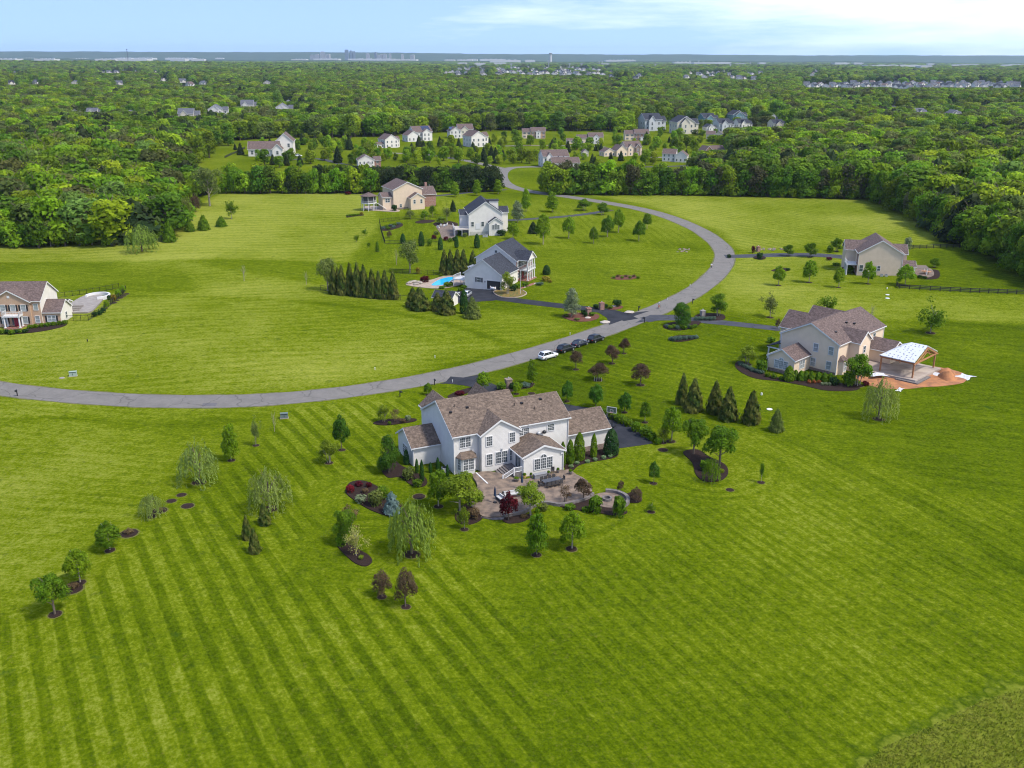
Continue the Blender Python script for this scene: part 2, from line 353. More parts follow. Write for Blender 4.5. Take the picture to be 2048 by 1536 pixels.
# ---------------------------------------------------------------- roads
def sheet(name, poly, m, lift=.03, res=1.5, thick=.25, **tags):
    """flat polygon draped on the ground with a small real edge"""
    bm = bmesh.new(); vv = [bm.verts.new((p[0], p[1], 0)) for p in poly]
    try: bm.faces.new(vv)
    except ValueError: return None
    bmesh.ops.triangulate(bm, faces=bm.faces[:])
    xs = [p[0] for p in poly]; ys = [p[1] for p in poly]
    sp = max(res, (max(xs) - min(xs)) / 60)
    x = min(xs) + sp / 2
    while x < max(xs):
        bmesh.ops.bisect_plane(bm, geom=bm.verts[:] + bm.edges[:] + bm.faces[:], plane_co=(x, 0, 0), plane_no=(1, 0, 0)); x += sp
    y = min(ys) + sp / 2
    while y < max(ys):
        bmesh.ops.bisect_plane(bm, geom=bm.verts[:] + bm.edges[:] + bm.faces[:], plane_co=(0, y, 0), plane_no=(0, 1, 0)); y += sp
    for q in bm.verts: q.co.z = float(hgt(q.co.x, q.co.y)) + lift
    bmesh.ops.recalc_face_normals(bm, faces=bm.faces[:])
    if bm.faces[:] and sum(f_.normal.z for f_ in bm.faces) < 0: bmesh.ops.reverse_faces(bm, faces=bm.faces[:])
    be = [e for e in bm.edges if e.is_boundary]
    ex = bmesh.ops.extrude_edge_only(bm, edges=be)
    for g_ in ex['geom']:
        if isinstance(g_, bmesh.types.BMVert): g_.co.z -= thick
    me = bpy.data.meshes.new(name); bm.to_mesh(me); bm.free(); me.materials.append(m)
    return link(name, me, **tags)
def strip(name, pts, wid, m, lift=.035, world=False, nacross=4, k=6, **tags):
    P2 = pts if world else PW(pts); P2 = smooth(P2, k); mb = MB(); n_ = len(P2); na = nacross
    for i, p in enumerate(P2):
        a = np.array(P2[max(0, i - 1)]); c = np.array(P2[min(n_ - 1, i + 1)]); d = c - a; d /= max(1e-6, np.hypot(*d)); nr = np.array([-d[1], d[0]])
        ww = wid(i / (n_ - 1)) if callable(wid) else wid
        row = [np.array(p) + nr * ww * (j / na - .5) for j in range(na + 1)]
        for j, q in enumerate(row): mb.v.append((q[0], q[1], float(hgt(q[0], q[1])) + lift))
        for q in (row[0], row[-1]): mb.v.append((q[0], q[1], float(hgt(q[0], q[1])) + lift - .3))
    s_ = na + 3
    for i in range(n_ - 1):
        o = i * s_
        for j in range(na): mb.f.append((o + j + 1, o + j, o + s_ + j, o + s_ + j + 1)); mb.m.append(0)
        mb.f.append((o, o + na + 1, o + s_ + na + 1, o + s_)); mb.m.append(0)
        mb.f.append((o + na, o + s_ + na, o + s_ + na + 2, o + na + 2)); mb.m.append(0)
    return mb.build(name, m, **tags)
def asphalt(name, c1, c2, crack=True):
    m = mat(name, c1, .9, col2=c2, vs=.35, bump=.25, bs=30, spec=.08, detail=8)
    if crack:
        n_ = m.node_tree; p_ = [q for q in n_.nodes if q.type == 'BSDF_PRINCIPLED'][0]; c_ = p_.inputs['Base Color'].links[0].from_socket
        g_ = N(n_, 'ShaderNodeNewGeometry'); zz = N(n_, 'ShaderNodeTexNoise'); zz.inputs['Scale'].default_value = .4; zz.inputs['Detail'].default_value = 6; va = N(n_, 'ShaderNodeVectorMath', operation='MULTIPLY_ADD'); va.inputs[1].default_value = (3, 3, 0)
        vo = N(n_, 'ShaderNodeTexVoronoi', feature='DISTANCE_TO_EDGE'); vo.inputs['Scale'].default_value = .13; mr = N(n_, 'ShaderNodeMapRange'); mr.inputs[1].default_value = .004; mr.inputs[2].default_value = .016; mr.inputs[3].default_value = .72; mr.inputs[4].default_value = 1.0
        n2 = N(n_, 'ShaderNodeTexNoise'); n2.inputs['Scale'].default_value = 1.7; n2.inputs['Detail'].default_value = 8; m2 = N(n_, 'ShaderNodeMapRange'); m2.inputs[1].default_value = .3; m2.inputs[2].default_value = .7; m2.inputs[3].default_value = .93; m2.inputs[4].default_value = 1.05
        ml = N(n_, 'ShaderNodeMath', operation='MULTIPLY'); hs = N(n_, 'ShaderNodeHueSaturation'); k_ = n_.links.new
        k_(g_.outputs['Position'], zz.inputs[0]); k_(zz.outputs['Color'], va.inputs[0]); k_(g_.outputs['Position'], va.inputs[2]); k_(va.outputs[0], vo.inputs[0]); k_(vo.outputs['Distance'], mr.inputs[0]); k_(g_.outputs['Position'], n2.inputs[0]); k_(n2.outputs[0], m2.inputs[0]); k_(mr.outputs[0], ml.inputs[0]); k_(m2.outputs[0], ml.inputs[1]); k_(ml.outputs[0], hs.inputs['Value']); k_(c_, hs.inputs['Color']); k_(hs.outputs[0], p_.inputs['Base Color'])
    return m
A_OLD = asphalt('weathered asphalt', (.158, .146, .134), (.138, .128, .118)); A_NEW = asphalt('sealed asphalt', (.022, .024, .030), (.034, .035, .042)); A_MID = asphalt('driveway asphalt', (.045, .048, .058), (.06, .062, .072))
ROAD = [(-260, 742), (-120, 757), (0, 777), (100, 789), (200, 797), (300, 802), (410, 803), (500, 801), (600, 794), (700, 783), (800, 768), (900, 749), (1000, 725), (1100, 697), (1180, 671), (1260, 642), (1330, 613), (1390, 582), (1430, 550), (1448, 523), (1446, 500), (1425, 478), (1390, 456), (1340, 435), (1280, 418), (1210, 405), (1140, 394), (1080, 386), (1035, 377), (1012, 367), (1004, 355), (1007, 343), (1022, 336), (1050, 334), (1085, 333.5), (1130, 333)]
strip('road', ROAD, 6.4, A_OLD, lift=.03, kind='structure')
strip('road', [(1012, 339), (985, 333), (942, 323), (900, 316), (850, 309), (780, 306)], 6.0, A_OLD, lift=.02, kind='structure')
strip('road', [(1300, 315), (1340, 314.5), (1380, 315), (1440, 316), (1500, 318)], 6.5, A_OLD, lift=.02, kind='structure')
strip('road', [(980, 293), (1060, 291), (1150, 292), (1210, 294)], 6.0, A_OLD, lift=.02, kind='structure')
sheet('road_patch', PW([(406, 807), (434, 806), (432, 812), (404, 812.5)]), asphalt('road patch asphalt', (.095, .09, .095), (.12, .115, .12)), lift=.036, thick=.02, kind='structure')
# worn gravel shoulder along the road edges
GR = mat('gravelly verge', (.075, .09, .024), 1, col2=(.13, .115, .065), vs=.9, spec=.1, detail=8)
for sgn in (1, -1):
    P2 = smooth(PW(ROAD[:27]), 6); off = []
    for i, p in enumerate(P2):
        a_ = np.array(P2[max(0, i - 1)]); c_ = np.array(P2[min(len(P2) - 1, i + 1)]); d_ = c_ - a_; d_ /= np.hypot(*d_); off.append(tuple(np.array(p) + sgn * 3.3 * np.array([-d_[1], d_[0]])))
    strip('verge', off, lambda t: .5 + .25 * math.sin(t * 140) + .15 * math.sin(t * 377), GR, lift=.02, world=True, nacross=1, k=1, kind='structure')
strip('driveway', [(1262, 640), (1240, 630), (1210, 622), (1150, 615), (1080, 607), (1010, 598), (960, 592)], 4.2, A_NEW, kind='structure')
sheet('driveway', PW([(1218, 650), (1214, 636), (1195, 624), (1225, 622), (1262, 626), (1300, 622)]), A_NEW, lift=.042, thick=.05, kind='structure')
sheet('driveway', smooth(PW([(926, 577), (965, 576), (985, 579), (1003, 580), (1010, 586), (990, 592), (994, 600), (960, 603), (915, 606), (905, 590)]), 3, True), A_NEW, lift=.05, thick=.1, kind='structure')
strip('driveway', [(1288, 640), (1330, 635), (1400, 641), (1480, 649), (1560, 658)], 4.2, A_MID, kind='structure')
sheet('driveway', PW([(1270, 646), (1300, 630), (1352, 630), (1356, 641), (1310, 641)]), A_MID, lift=.042, thick=.05, kind='structure')
strip('driveway', [(1450, 513), (1500, 512), (1560, 510), (1630, 510), (1700, 515)], lambda t: 4.5 + 2 * t * t, A_MID, kind='structure')
strip('driveway', [(895, 760), (935, 764), (965, 771), (985, 782), (1010, 800), (1060, 812), (1120, 818), (1160, 822)], 4.4, A_NEW, kind='structure')
sheet('driveway', PW([(880, 768), (900, 760), (955, 750), (975, 766), (950, 769), (925, 764)]), A_NEW, lift=.042, thick=.05, kind='structure')
sheet('driveway', smooth(PW([(1120, 806), (1150, 812), (1205, 822), (1260, 853), (1304, 884)]), 4) + PW([(1306, 887), (1236, 897), (1180, 880), (1125, 840)]), A_NEW, lift=.048, thick=.1, kind='structure')
strip('driveway', [(1222, 420), (1180, 427), (1130, 433), (1060, 438), (1010, 441)], 3.6, A_MID, kind='structure')
strip('driveway', [(1012, 379), (990, 381), (930, 386), (880, 391), (860, 393)], 3.6, A_MID, kind='structure')
strip('driveway', [(690, 330), (640, 318), (600, 318), (560, 322)], 5, A_MID, kind='structure')
strip('driveway', [(1280, 334), (1330, 333), (1385, 331)], 5, A_MID, kind='structure')
MULCH = mat('dark mulch', (.020, .013, .011), 1, col2=(.036, .022, .018), vs=6, bump=.6, bs=25, spec=.1); RMULCH = mat('red mulch', (.10, .038, .026), 1, col2=(.13, .058, .042), vs=5, bump=.6, bs=25, spec=.1)
TAN = mat('bare edge grass', (.11, .105, .03), 1, col2=(.08, .09, .02), vs=3, spec=.05)
def ring(p, r, m=None, rnd=random.Random(5)):
    pts = [(p[0] + r * (1 + .1 * (rnd.random() - .5)) * math.cos(a_ * math.pi / 8), p[1] + r * (1 + .1 * (rnd.random() - .5)) * math.sin(a_ * math.pi / 8)) for a_ in range(16)]
    out_ = [(p[0] + (q[0] - p[0]) * 1.22, p[1] + (q[1] - p[1]) * 1.22) for q in pts]
    def disc(pp, lift, mm, dome):
        mb = MB(); mb.v = [(p[0], p[1], float(hgt(p[0], p[1])) + lift + dome)] + [(q[0], q[1], float(hgt(*q)) + lift) for q in pp] + [(q[0], q[1], float(hgt(*q)) - .15) for q in pp]
        nn = len(pp); mb.f = [(0, 1 + i, 1 + (i + 1) % nn) for i in range(nn)] + [(1 + i, 1 + nn + i, 1 + nn + (i + 1) % nn, 1 + (i + 1) % nn) for i in range(nn)]; mb.m = [0] * len(mb.f)
        return mb
    disc(out_, .012, TAN, 0).build('bed_edge', TAN, kind='structure')
    disc(pts, .05, m or MULCH, .08).build('mulch_bed', m or MULCH, kind='structure')
def bed(px, m=None, lift=.09):
    P2 = smooth(PW(px), 4, True); return sheet('mulch_bed', P2, m or MULCH, lift=lift, thick=.3, kind='structure')
# ---------------------------------------------------------------- trees
def leafmat(name, c1, c2, vs=3.0, orand=.12, isl=.28, tr=.48, loc=False):
    return mat(name, c1, .7, col2=c2, vs=vs, island=isl, obj_rand=orand, transl=tr, spec=.1, detail=2, loc=loc)
BARK = mat('bark', (.16, .12, .09), .95, col2=(.09, .07, .055), vs=6); BARKP = mat('pale bark', (.32, .27, .22), .95, col2=(.2, .17, .14), vs=6)
# leaf colours: two shades each
LC = dict(
 green=((.072, .148, .006), (.130, .215, .010)), bright=((.130, .232, .006), (.20, .31, .012)), deep=((.045, .118, .010), (.078, .170, .014)),
 olive=((.11, .150, .030), (.17, .205, .045)), willow=((.17, .225, .045), (.24, .30, .07)), willowb=((.155, .225, .026), (.22, .295, .05)),
 conifer=((.045, .085, .014), (.16, .165, .034)), darkcon=((.024, .046, .014), (.050, .072, .022)), arb=((.022, .075, .014), (.045, .110, .022)), plum=((.075, .045, .032), (.125, .085, .045)),
 red=((.060, .008, .014), (.120, .012, .020)), redb=((.26, .02, .02), (.14, .015, .02)), yellow=((.30, .29, .08), (.36, .33, .10)), pale=((.15, .20, .09), (.24, .28, .16)), blue=((.13, .20, .19), (.21, .29, .28)),
 lav=((.08, .13, .09), (.12, .18, .13)), gold=((.28, .19, .02), (.22, .20, .03)), brown=((.13, .08, .045), (.18, .13, .06)), hosta=((.14, .24, .08), (.25, .32, .17)), yg=((.13, .19, .010), (.20, .265, .02)), holly=((.018, .055, .014), (.04, .085, .02)), orange=((.30, .10, .03), (.36, .16, .045)))
LM = {k_: leafmat('leaf ' + k_, *c_) for k_, c_ in LC.items()}
def leaf_quads(pts, nrm, size, rs, flat=0.0, elong=1.0, droop=0.0):
    """a quad per point, facing its normal with jitter. returns verts (n*4,3)"""
    n_ = len(pts); nn = nrm + rs.randn(n_, 3) * .34; nn /= np.linalg.norm(nn, axis=1)[:, None] + 1e-9
    a = rs.randn(n_, 3)
    if droop: a = np.array([0, 0, 1.0]) + a * (1 - droop)
    a -= nn * (a * nn).sum(1)[:, None]; a /= np.linalg.norm(a, axis=1)[:, None] + 1e-9
    b_ = np.cross(nn, a); s_ = size * (.6 + .8 * rs.rand(n_, 1)); e_ = s_ * elong
    sk = (rs.rand(n_, 1) - .5) * .7
    return np.stack([pts - a * e_ - b_ * s_ * (.7 + sk), pts + b_ * s_ * .9 - a * e_ * sk, pts + a * e_ + b_ * s_ * (sk), pts - b_ * s_ * .9 + a * e_ * sk * .5], 1).reshape(-1, 3)
def quads_mesh(name, V, m, extra=None):
    n_ = len(V) // 4; me = bpy.data.meshes.new(name)
    ev, ef = ([], []) if extra is None else extra
    me.from_pydata([tuple(p) for p in V] + list(ev), [], [(4 * i, 4 * i + 1, 4 * i + 2, 4 * i + 3) for i in range(n_)] + [tuple(q + 4 * n_ for q in f_) for f_ in ef])
    for mm in (m if isinstance(m, list) else [m]): me.materials.append(mm)
    if extra is not None and isinstance(m, list): me.polygons.foreach_set('material_index', [0] * n_ + [1] * len(ef))
    me.update(); return me
def lobes_points(lobes, n_, rs, fill=.25):
    """lobes (cx,cy,cz,rx,rz); points mostly on the shells"""
    wts = np.array([l_[3] ** 2 for l_ in lobes]); wts /= wts.sum(); ch = rs.choice(len(lobes), n_, p=wts); Lb = np.array(lobes)[ch]
    d = rs.randn(n_, 3); d /= np.linalg.norm(d, axis=1)[:, None]; low = d[:, 2] < -.55; d[low, 2] *= -1
    rr = 1 - fill * rs.rand(n_) ** 1.5 + .07 * rs.randn(n_)
    p = Lb[:, :3] + d * rr[:, None] * np.stack([Lb[:, 3], Lb[:, 3], Lb[:, 4]], 1)
    return p, d
# every crown spans z 0..1 above the clear stem and about -.5...5 across; stems reach z = -stem
def crown(kind, seed, n_, size):
    rs = np.random.RandomState(seed); dr = 0; el = 1.0
    if kind == 'broad':      # domed deciduous crown out of uneven lobes
        lob = [(0, 0, .52, .30, .36)]
        for i in range(9):
            a_ = i * 2.4 + rs.rand(); r_ = .20 + .14 * rs.rand(); z_ = .25 + .5 * rs.rand(); q = .13 + .10 * rs.rand(); lob.append((r_ * math.cos(a_), r_ * math.sin(a_), z_, q, q * (.8 + .3 * rs.rand())))
        for i in range(4):
            a_ = rs.rand() * 6.28; lob.append((.12 * math.cos(a_), .12 * math.sin(a_), .68 + .12 * rs.rand(), .15 + .04 * rs.rand(), .16))
        p, d = lobes_points(lob, n_, rs)
    elif kind == 'wood':     # woodland tree, leafy to the ground
        lob = [(0, 0, .50, .34, .40), (0, 0, .22, .30, .24)]
        for i in range(13):
            a_ = i * 2.4 + rs.rand(); z_ = .12 + .66 * ((i * .38) % 1); r_ = (.16 + .18 * rs.rand()) * (1.1 - z_ * .5); q = .12 + .10 * rs.rand(); lob.append((r_ * math.cos(a_), r_ * math.sin(a_), z_, q, q * (.7 + .3 * rs.rand())))
        for i in range(4):
            a_ = rs.rand() * 6.28; lob.append((.13 * math.cos(a_), .13 * math.sin(a_), .72 + .12 * rs.rand(), .14 + .05 * rs.rand(), .13))
        p, d = lobes_points(lob, n_, rs)
    elif kind == 'round':    # young egg shaped crown
        lob = [(0, 0, .42, .39, .42)]
        for i in range(12):
            a_ = i * 2.4 + rs.rand(); z_ = .08 + .72 * rs.rand(); e_ = math.sin(math.pi * min(1, (z_ * .72 + .26))) ; r_ = .30 * e_; q = .10 + .07 * rs.rand(); lob.append((r_ * math.cos(a_), r_ * math.sin(a_), z_, q, q))
        lob.append((.02, .01, .86, .11, .14)); p, d = lobes_points(lob, n_, rs, .35)
    elif kind == 'pear':     # narrow upright
        lob = []
        for i in range(15):
            z_ = .06 + .86 * i / 15; e_ = (.30 * (1 - z_) ** .6 + .06) * (.6 + .4 * min(1, z_ * 5)); a_ = i * 2.4; lob.append((e_ * .6 * math.cos(a_), e_ * .6 * math.sin(a_), z_, e_ * .75 + .05, .12))
        p, d = lobes_points(lob, n_, rs, .4)
    elif kind == 'vase':     # multi-stemmed, flat topped spreading fans
        lob = []
        for i in range(20):
            a_ = i * 2.4 + rs.rand() * .5; r_ = .36 * math.sqrt((i + .5) / 20); lob.append((r_ * math.cos(a_), r_ * math.sin(a_), .74 - 2.4 * r_ * r_ + .12 * rs.rand() - .22 * (i % 3), .16, .17))
        lob.append((0, 0, .52, .30, .30)); p, d = lobes_points(lob, n_, rs, .5)
    elif kind == 'loose':    # thin airy foliage
        p = rs.randn(n_, 3) * np.array([.19, .19, .22]) + np.array([0, 0, .5]); cl = rs.randn(44, 3) * np.array([.19, .19, .2]) + np.array([0, 0, .5])
        p = cl[rs.randint(0, 44, n_)] + rs.randn(n_, 3) * .07; d = rs.randn(n_, 3); d[:, 2] = abs(d[:, 2])
    elif kind == 'willow':   # hanging strands off a dome
        ns = max(40, n_ // 16); a_ = rs.rand(ns) * 6.28; r_ = .42 * np.sqrt(rs.rand(ns)) + .02; z0 = .98 - 1.25 * r_ ** 1.5 + .06 * rs.randn(ns); ln = .30 + .50 * rs.rand(ns)
        cl = np.floor(a_ / .55) ; z0 += .09 * np.sin(cl * 2.3); r_ *= 1 + .16 * np.sin(cl * 3.7 + 1)
        k_ = rs.randint(0, ns, n_); tt = rs.rand(n_); out_ = r_[k_] + .10 * np.sqrt(tt)
        p = np.stack([out_ * np.cos(a_[k_]), out_ * np.sin(a_[k_]), np.maximum(z0[k_] - ln[k_] * tt, -.02)], 1) + rs.randn(n_, 3) * .012
        d = np.stack([np.cos(a_[k_]), np.sin(a_[k_]), .35 + 0 * tt], 1); dr = .85; el = 2.4
    elif kind == 'conifer':  # dense ragged cone to the ground
        z_ = 1 - np.sqrt(rs.rand(n_)); a_ = rs.rand(n_) * 6.28; rad = (.50 * (1 - z_) ** .68 + .012) * np.minimum(1, .75 + z_ * 3) * (1 - .18 * rs.rand(n_)); rad *= (1 + .16 * np.sin(a_ * 5 + z_ * 21) + .10 * np.sin(z_ * 52 + a_ * 3)) * (1 + .12 * rs.randn(n_))
        p = np.stack([rad * np.cos(a_), rad * np.sin(a_), z_ + .02 * rs.randn(n_)], 1); d = np.stack([np.cos(a_), np.sin(a_), .5 + 0 * z_], 1); el = 1.3
    elif kind == 'column':   # arborvitae / clipped column
        z_ = rs.rand(n_); a_ = rs.rand(n_) * 6.28; rad = .46 * np.sqrt(np.clip(1 - (z_ ** 2.2), 0.002, 1)) * (1 - .16 * rs.rand(n_)) * (1 + .06 * np.sin(a_ * 4 + z_ * 17)) * np.minimum(1, .7 + 2 * z_)
        p = np.stack([rad * np.cos(a_), rad * np.sin(a_), z_], 1); d = np.stack([np.cos(a_), np.sin(a_), .3 + z_], 1)
    elif kind == 'shrub':    # low mound
        lob = [(0, 0, .25, .38, .62)]
        for i in range(7):
            a_ = i * 2.4; lob.append((.26 * math.cos(a_), .26 * math.sin(a_), .30 + .25 * rs.rand(), .18 + .06 * rs.rand(), .32))
        p, d = lobes_points(lob, n_, rs, .3); p[:, 2] = abs(p[:, 2])
    return leaf_quads(p, d, size, rs, droop=dr, elong=el)
STEMH = dict(wood=.03, broad=.13, round=.14, pear=.12, vase=.16, loose=.16, willow=.06, conifer=.02, column=.01, shrub=.0)
def stem_mesh(kind, seed, m):
    rs = random.Random(seed); mb = MB()
    if kind == 'vase':
        for i in range(4):
            a_ = i * 1.6 + rs.random(); p = (.03 * math.cos(a_), .03 * math.sin(a_), -.5); q = (.10 * math.cos(a_), .10 * math.sin(a_), .15); mb.tube(p, q, .016, .012, 5)
            for j in range(3):
                b_ = a_ + (j - 1) * .8; mb.tube(q, (.28 * math.cos(b_), .28 * math.sin(b_), .55), .010, .004, 4, cap=False)
    elif kind in ('conifer', 'column', 'shrub'):
        mb.tube((0, 0, -.1), (0, 0, .8), .04, .01, 5)
    else:
        t_ = .022 if kind in ('round', 'pear', 'loose') else .028
        bend = (rs.random() - .5) * .05
        mb.tube((0, 0, -.6), (bend, 0, .1), t_ * 1.35, t_, 6, cap=False); mb.tube((bend, 0, .1), (0, 0, .75), t_, t_ * .3, 6, cap=False)
        for i in range(9):
            a_ = i * 2.4 + rs.random(); z_ = .08 + .06 * i; ln = (.34 if kind in ('broad', 'wood', 'willow') else .26) * (1 - z_ * .5); up_ = .15 + .25 * rs.random()
            q = (bend + ln * math.cos(a_), ln * math.sin(a_), z_ + up_); mb.tube((bend * (1 - z_), 0, z_), q, t_ * .5, t_ * .12, 4, cap=False)
            b_ = a_ + .7; mb.tube((bend + .5 * ln * math.cos(a_), .5 * ln * math.sin(a_), z_ + up_ * .5), (ln * .9 * math.cos(b_), ln * .9 * math.sin(b_), z_ + up_ * 1.2), t_ * .25, t_ * .08, 4, cap=False)
    return mb.mesh('trunk', m)
KINDS = {  # species -> (shape, leaf colour, n, size, bark)
 'maple': ('round', 'green', 2800, .029, BARKP), 'maplebright': ('round', 'bright', 2800, .029, BARKP), 'mapledeep': ('round', 'deep', 2800, .029, BARK), 'oak': ('broad', 'green', 4200, .022, BARK), 'oakdeep': ('broad', 'deep', 2200, .034, BARK),
 'pear': ('pear', 'bright', 2500, .030, BARKP), 'peargreen': ('pear', 'green', 2500, .030, BARKP), 'pearpale': ('pear', 'pale', 2500, .026, BARKP),
 'willow': ('willow', 'willow', 2600, .013, BARK), 'willowb': ('willow', 'willowb', 3200, .014, BARK), 'weeper': ('willow', 'green', 2200, .016, BARK),
 'conifer': ('conifer', 'conifer', 1700, .050, BARK), 'dogwood': ('broad', 'yg', 4200, .023, BARKP), 'bushtree': ('wood', 'deep', 4200, .022, BARK), 'deadtree': ('loose', 'pale', 40, .012, BARKP), 'pine': ('wood', 'darkcon', 2400, .030, BARK), 'darkcon': ('conifer', 'darkcon', 2000, .04, BARK), 'spruce': ('conifer', 'blue', 1600, .040, BARK), 'pyramid': ('conifer', 'green', 1500, .042, BARK), 'goldcon': ('conifer', 'olive', 1600, .036, BARK),
 'arb': ('column', 'arb', 1100, .05, BARK), 'holly': ('column', 'holly', 1600, .045, BARK), 'greencol': ('column', 'green', 1300, .05, BARK),
 'plum': ('round', 'plum', 2200, .022, BARK), 'plumvase': ('broad', 'plum', 3000, .021, BARK), 'redmaple': ('round', 'red', 1200, .036, BARK), 'vase': ('vase', 'yg', 3000, .023, BARKP), 'vasegreen': ('vase', 'green', 4200, .024, BARKP), 'brownvase': ('vase', 'brown', 700, .026, BARK),
 'loose': ('loose', 'olive', 1500, .026, BARKP), 'loosegreen': ('loose', 'green', 1700, .028, BARKP), 'bare': ('loose', 'olive', 140, .018, BARKP), 'yellowtree': ('loose', 'yellow', 800, .030, BARKP), 'birch': ('broad', 'olive', 1900, .024, BARKP), 'looseyg': ('loose', 'yg', 2000, .030, BARKP),
 'shrub': ('shrub', 'green', 500, .07, BARK), 'shrubdeep': ('shrub', 'holly', 500, .07, BARK), 'shrubyg': ('shrub', 'yg', 500, .07, BARK), 'shrubred': ('shrub', 'red', 500, .06, BARK), 'shrubredb': ('shrub', 'redb', 500, .06, BARK), 'shrubolive': ('shrub', 'olive', 500, .07, BARK),
 'lavender': ('shrub', 'lav', 400, .06, BARK), 'shrubgold': ('shrub', 'gold', 400, .07, BARK), 'hosta': ('shrub', 'hosta', 220, .12, BARK), 'shrubbrown': ('shrub', 'brown', 400, .06, BARK), 'shruborange': ('shrub', 'orange', 400, .07, BARK), 'shrubpale': ('shrub', 'pale', 400, .06, BARK)}
_P = {}
def proto(sp, var):
    if (sp, var) not in _P:
        sh, lc, n_, sz, bk = KINDS[sp]
        _P[(sp, var)] = (quads_mesh('crown', crown(sh, hash(sh) % 1 + var * 17 + len(sp) * 3, n_, sz), LM[lc]), stem_mesh(sh, var, bk) if sh != 'shrub' else None)
    return _P[(sp, var)]
TR = random.Random(77); EXCL = []
NAMES = dict(wood='tree', round='tree', broad='tree', pear='pear_tree', vase='crape_myrtle', loose='sapling', willow='willow_tree', conifer='conifer_tree', column='arborvitae', shrub='shrub')
CATS = dict(wood='tree', round='tree', broad='tree', pear='tree', vase='tree', loose='tree', willow='tree', conifer='tree', column='tree', shrub='shrub')
def plant_at(sp, p, h_, w_, label, group=None, mulch=0, m=None, name=None):
    sh = KINDS[sp][0]; var = TR.randint(0, 2); cm, tm = proto(sp, var); s_ = STEMH[sh] * h_; ch = h_ - s_
    rz = TR.random() * 6.28
    if tm is None:
        o = link(name or 'shrub', cm, None, (p[0], p[1], p[2] - .03), rz, (w_, w_, ch)); tag(o, label, CATS[sh], group)
    else:
        o = empty(name or NAMES[sh], p, rz, label, CATS[sh], group)
        link('crown', cm, o, (0, 0, s_), 0, (w_, w_, ch)); 
        k_ = max(.001, s_ + .15 * ch); link('trunk', tm, o, (0, 0, s_), 0, (min(w_, ch) if sh != 'vase' else w_, min(w_, ch) if sh != 'vase' else w_, ch if sh in ('conifer', 'column') else max(ch, s_ / .5)))
    if mulch: ring(p, mulch, m)
    return o
def plant(sp, bx, by, ty, wpx, label, group=None, mulch=True, m=None, zb=0, name=None):
    p = G(bx, by, zb); h_ = max(.3, zat(bx, ty, p[1] ) - p[2]); w_ = wpx * depth(p[1]) / FPX * (1.12 if KINDS[sp][0] in ('round', 'pear') else 1.0)
    r_ = (min(1.1, max(.55, w_ * .17)) if mulch is True else mulch)
    return plant_at(sp, p, h_, w_, label, group, r_, m, name)
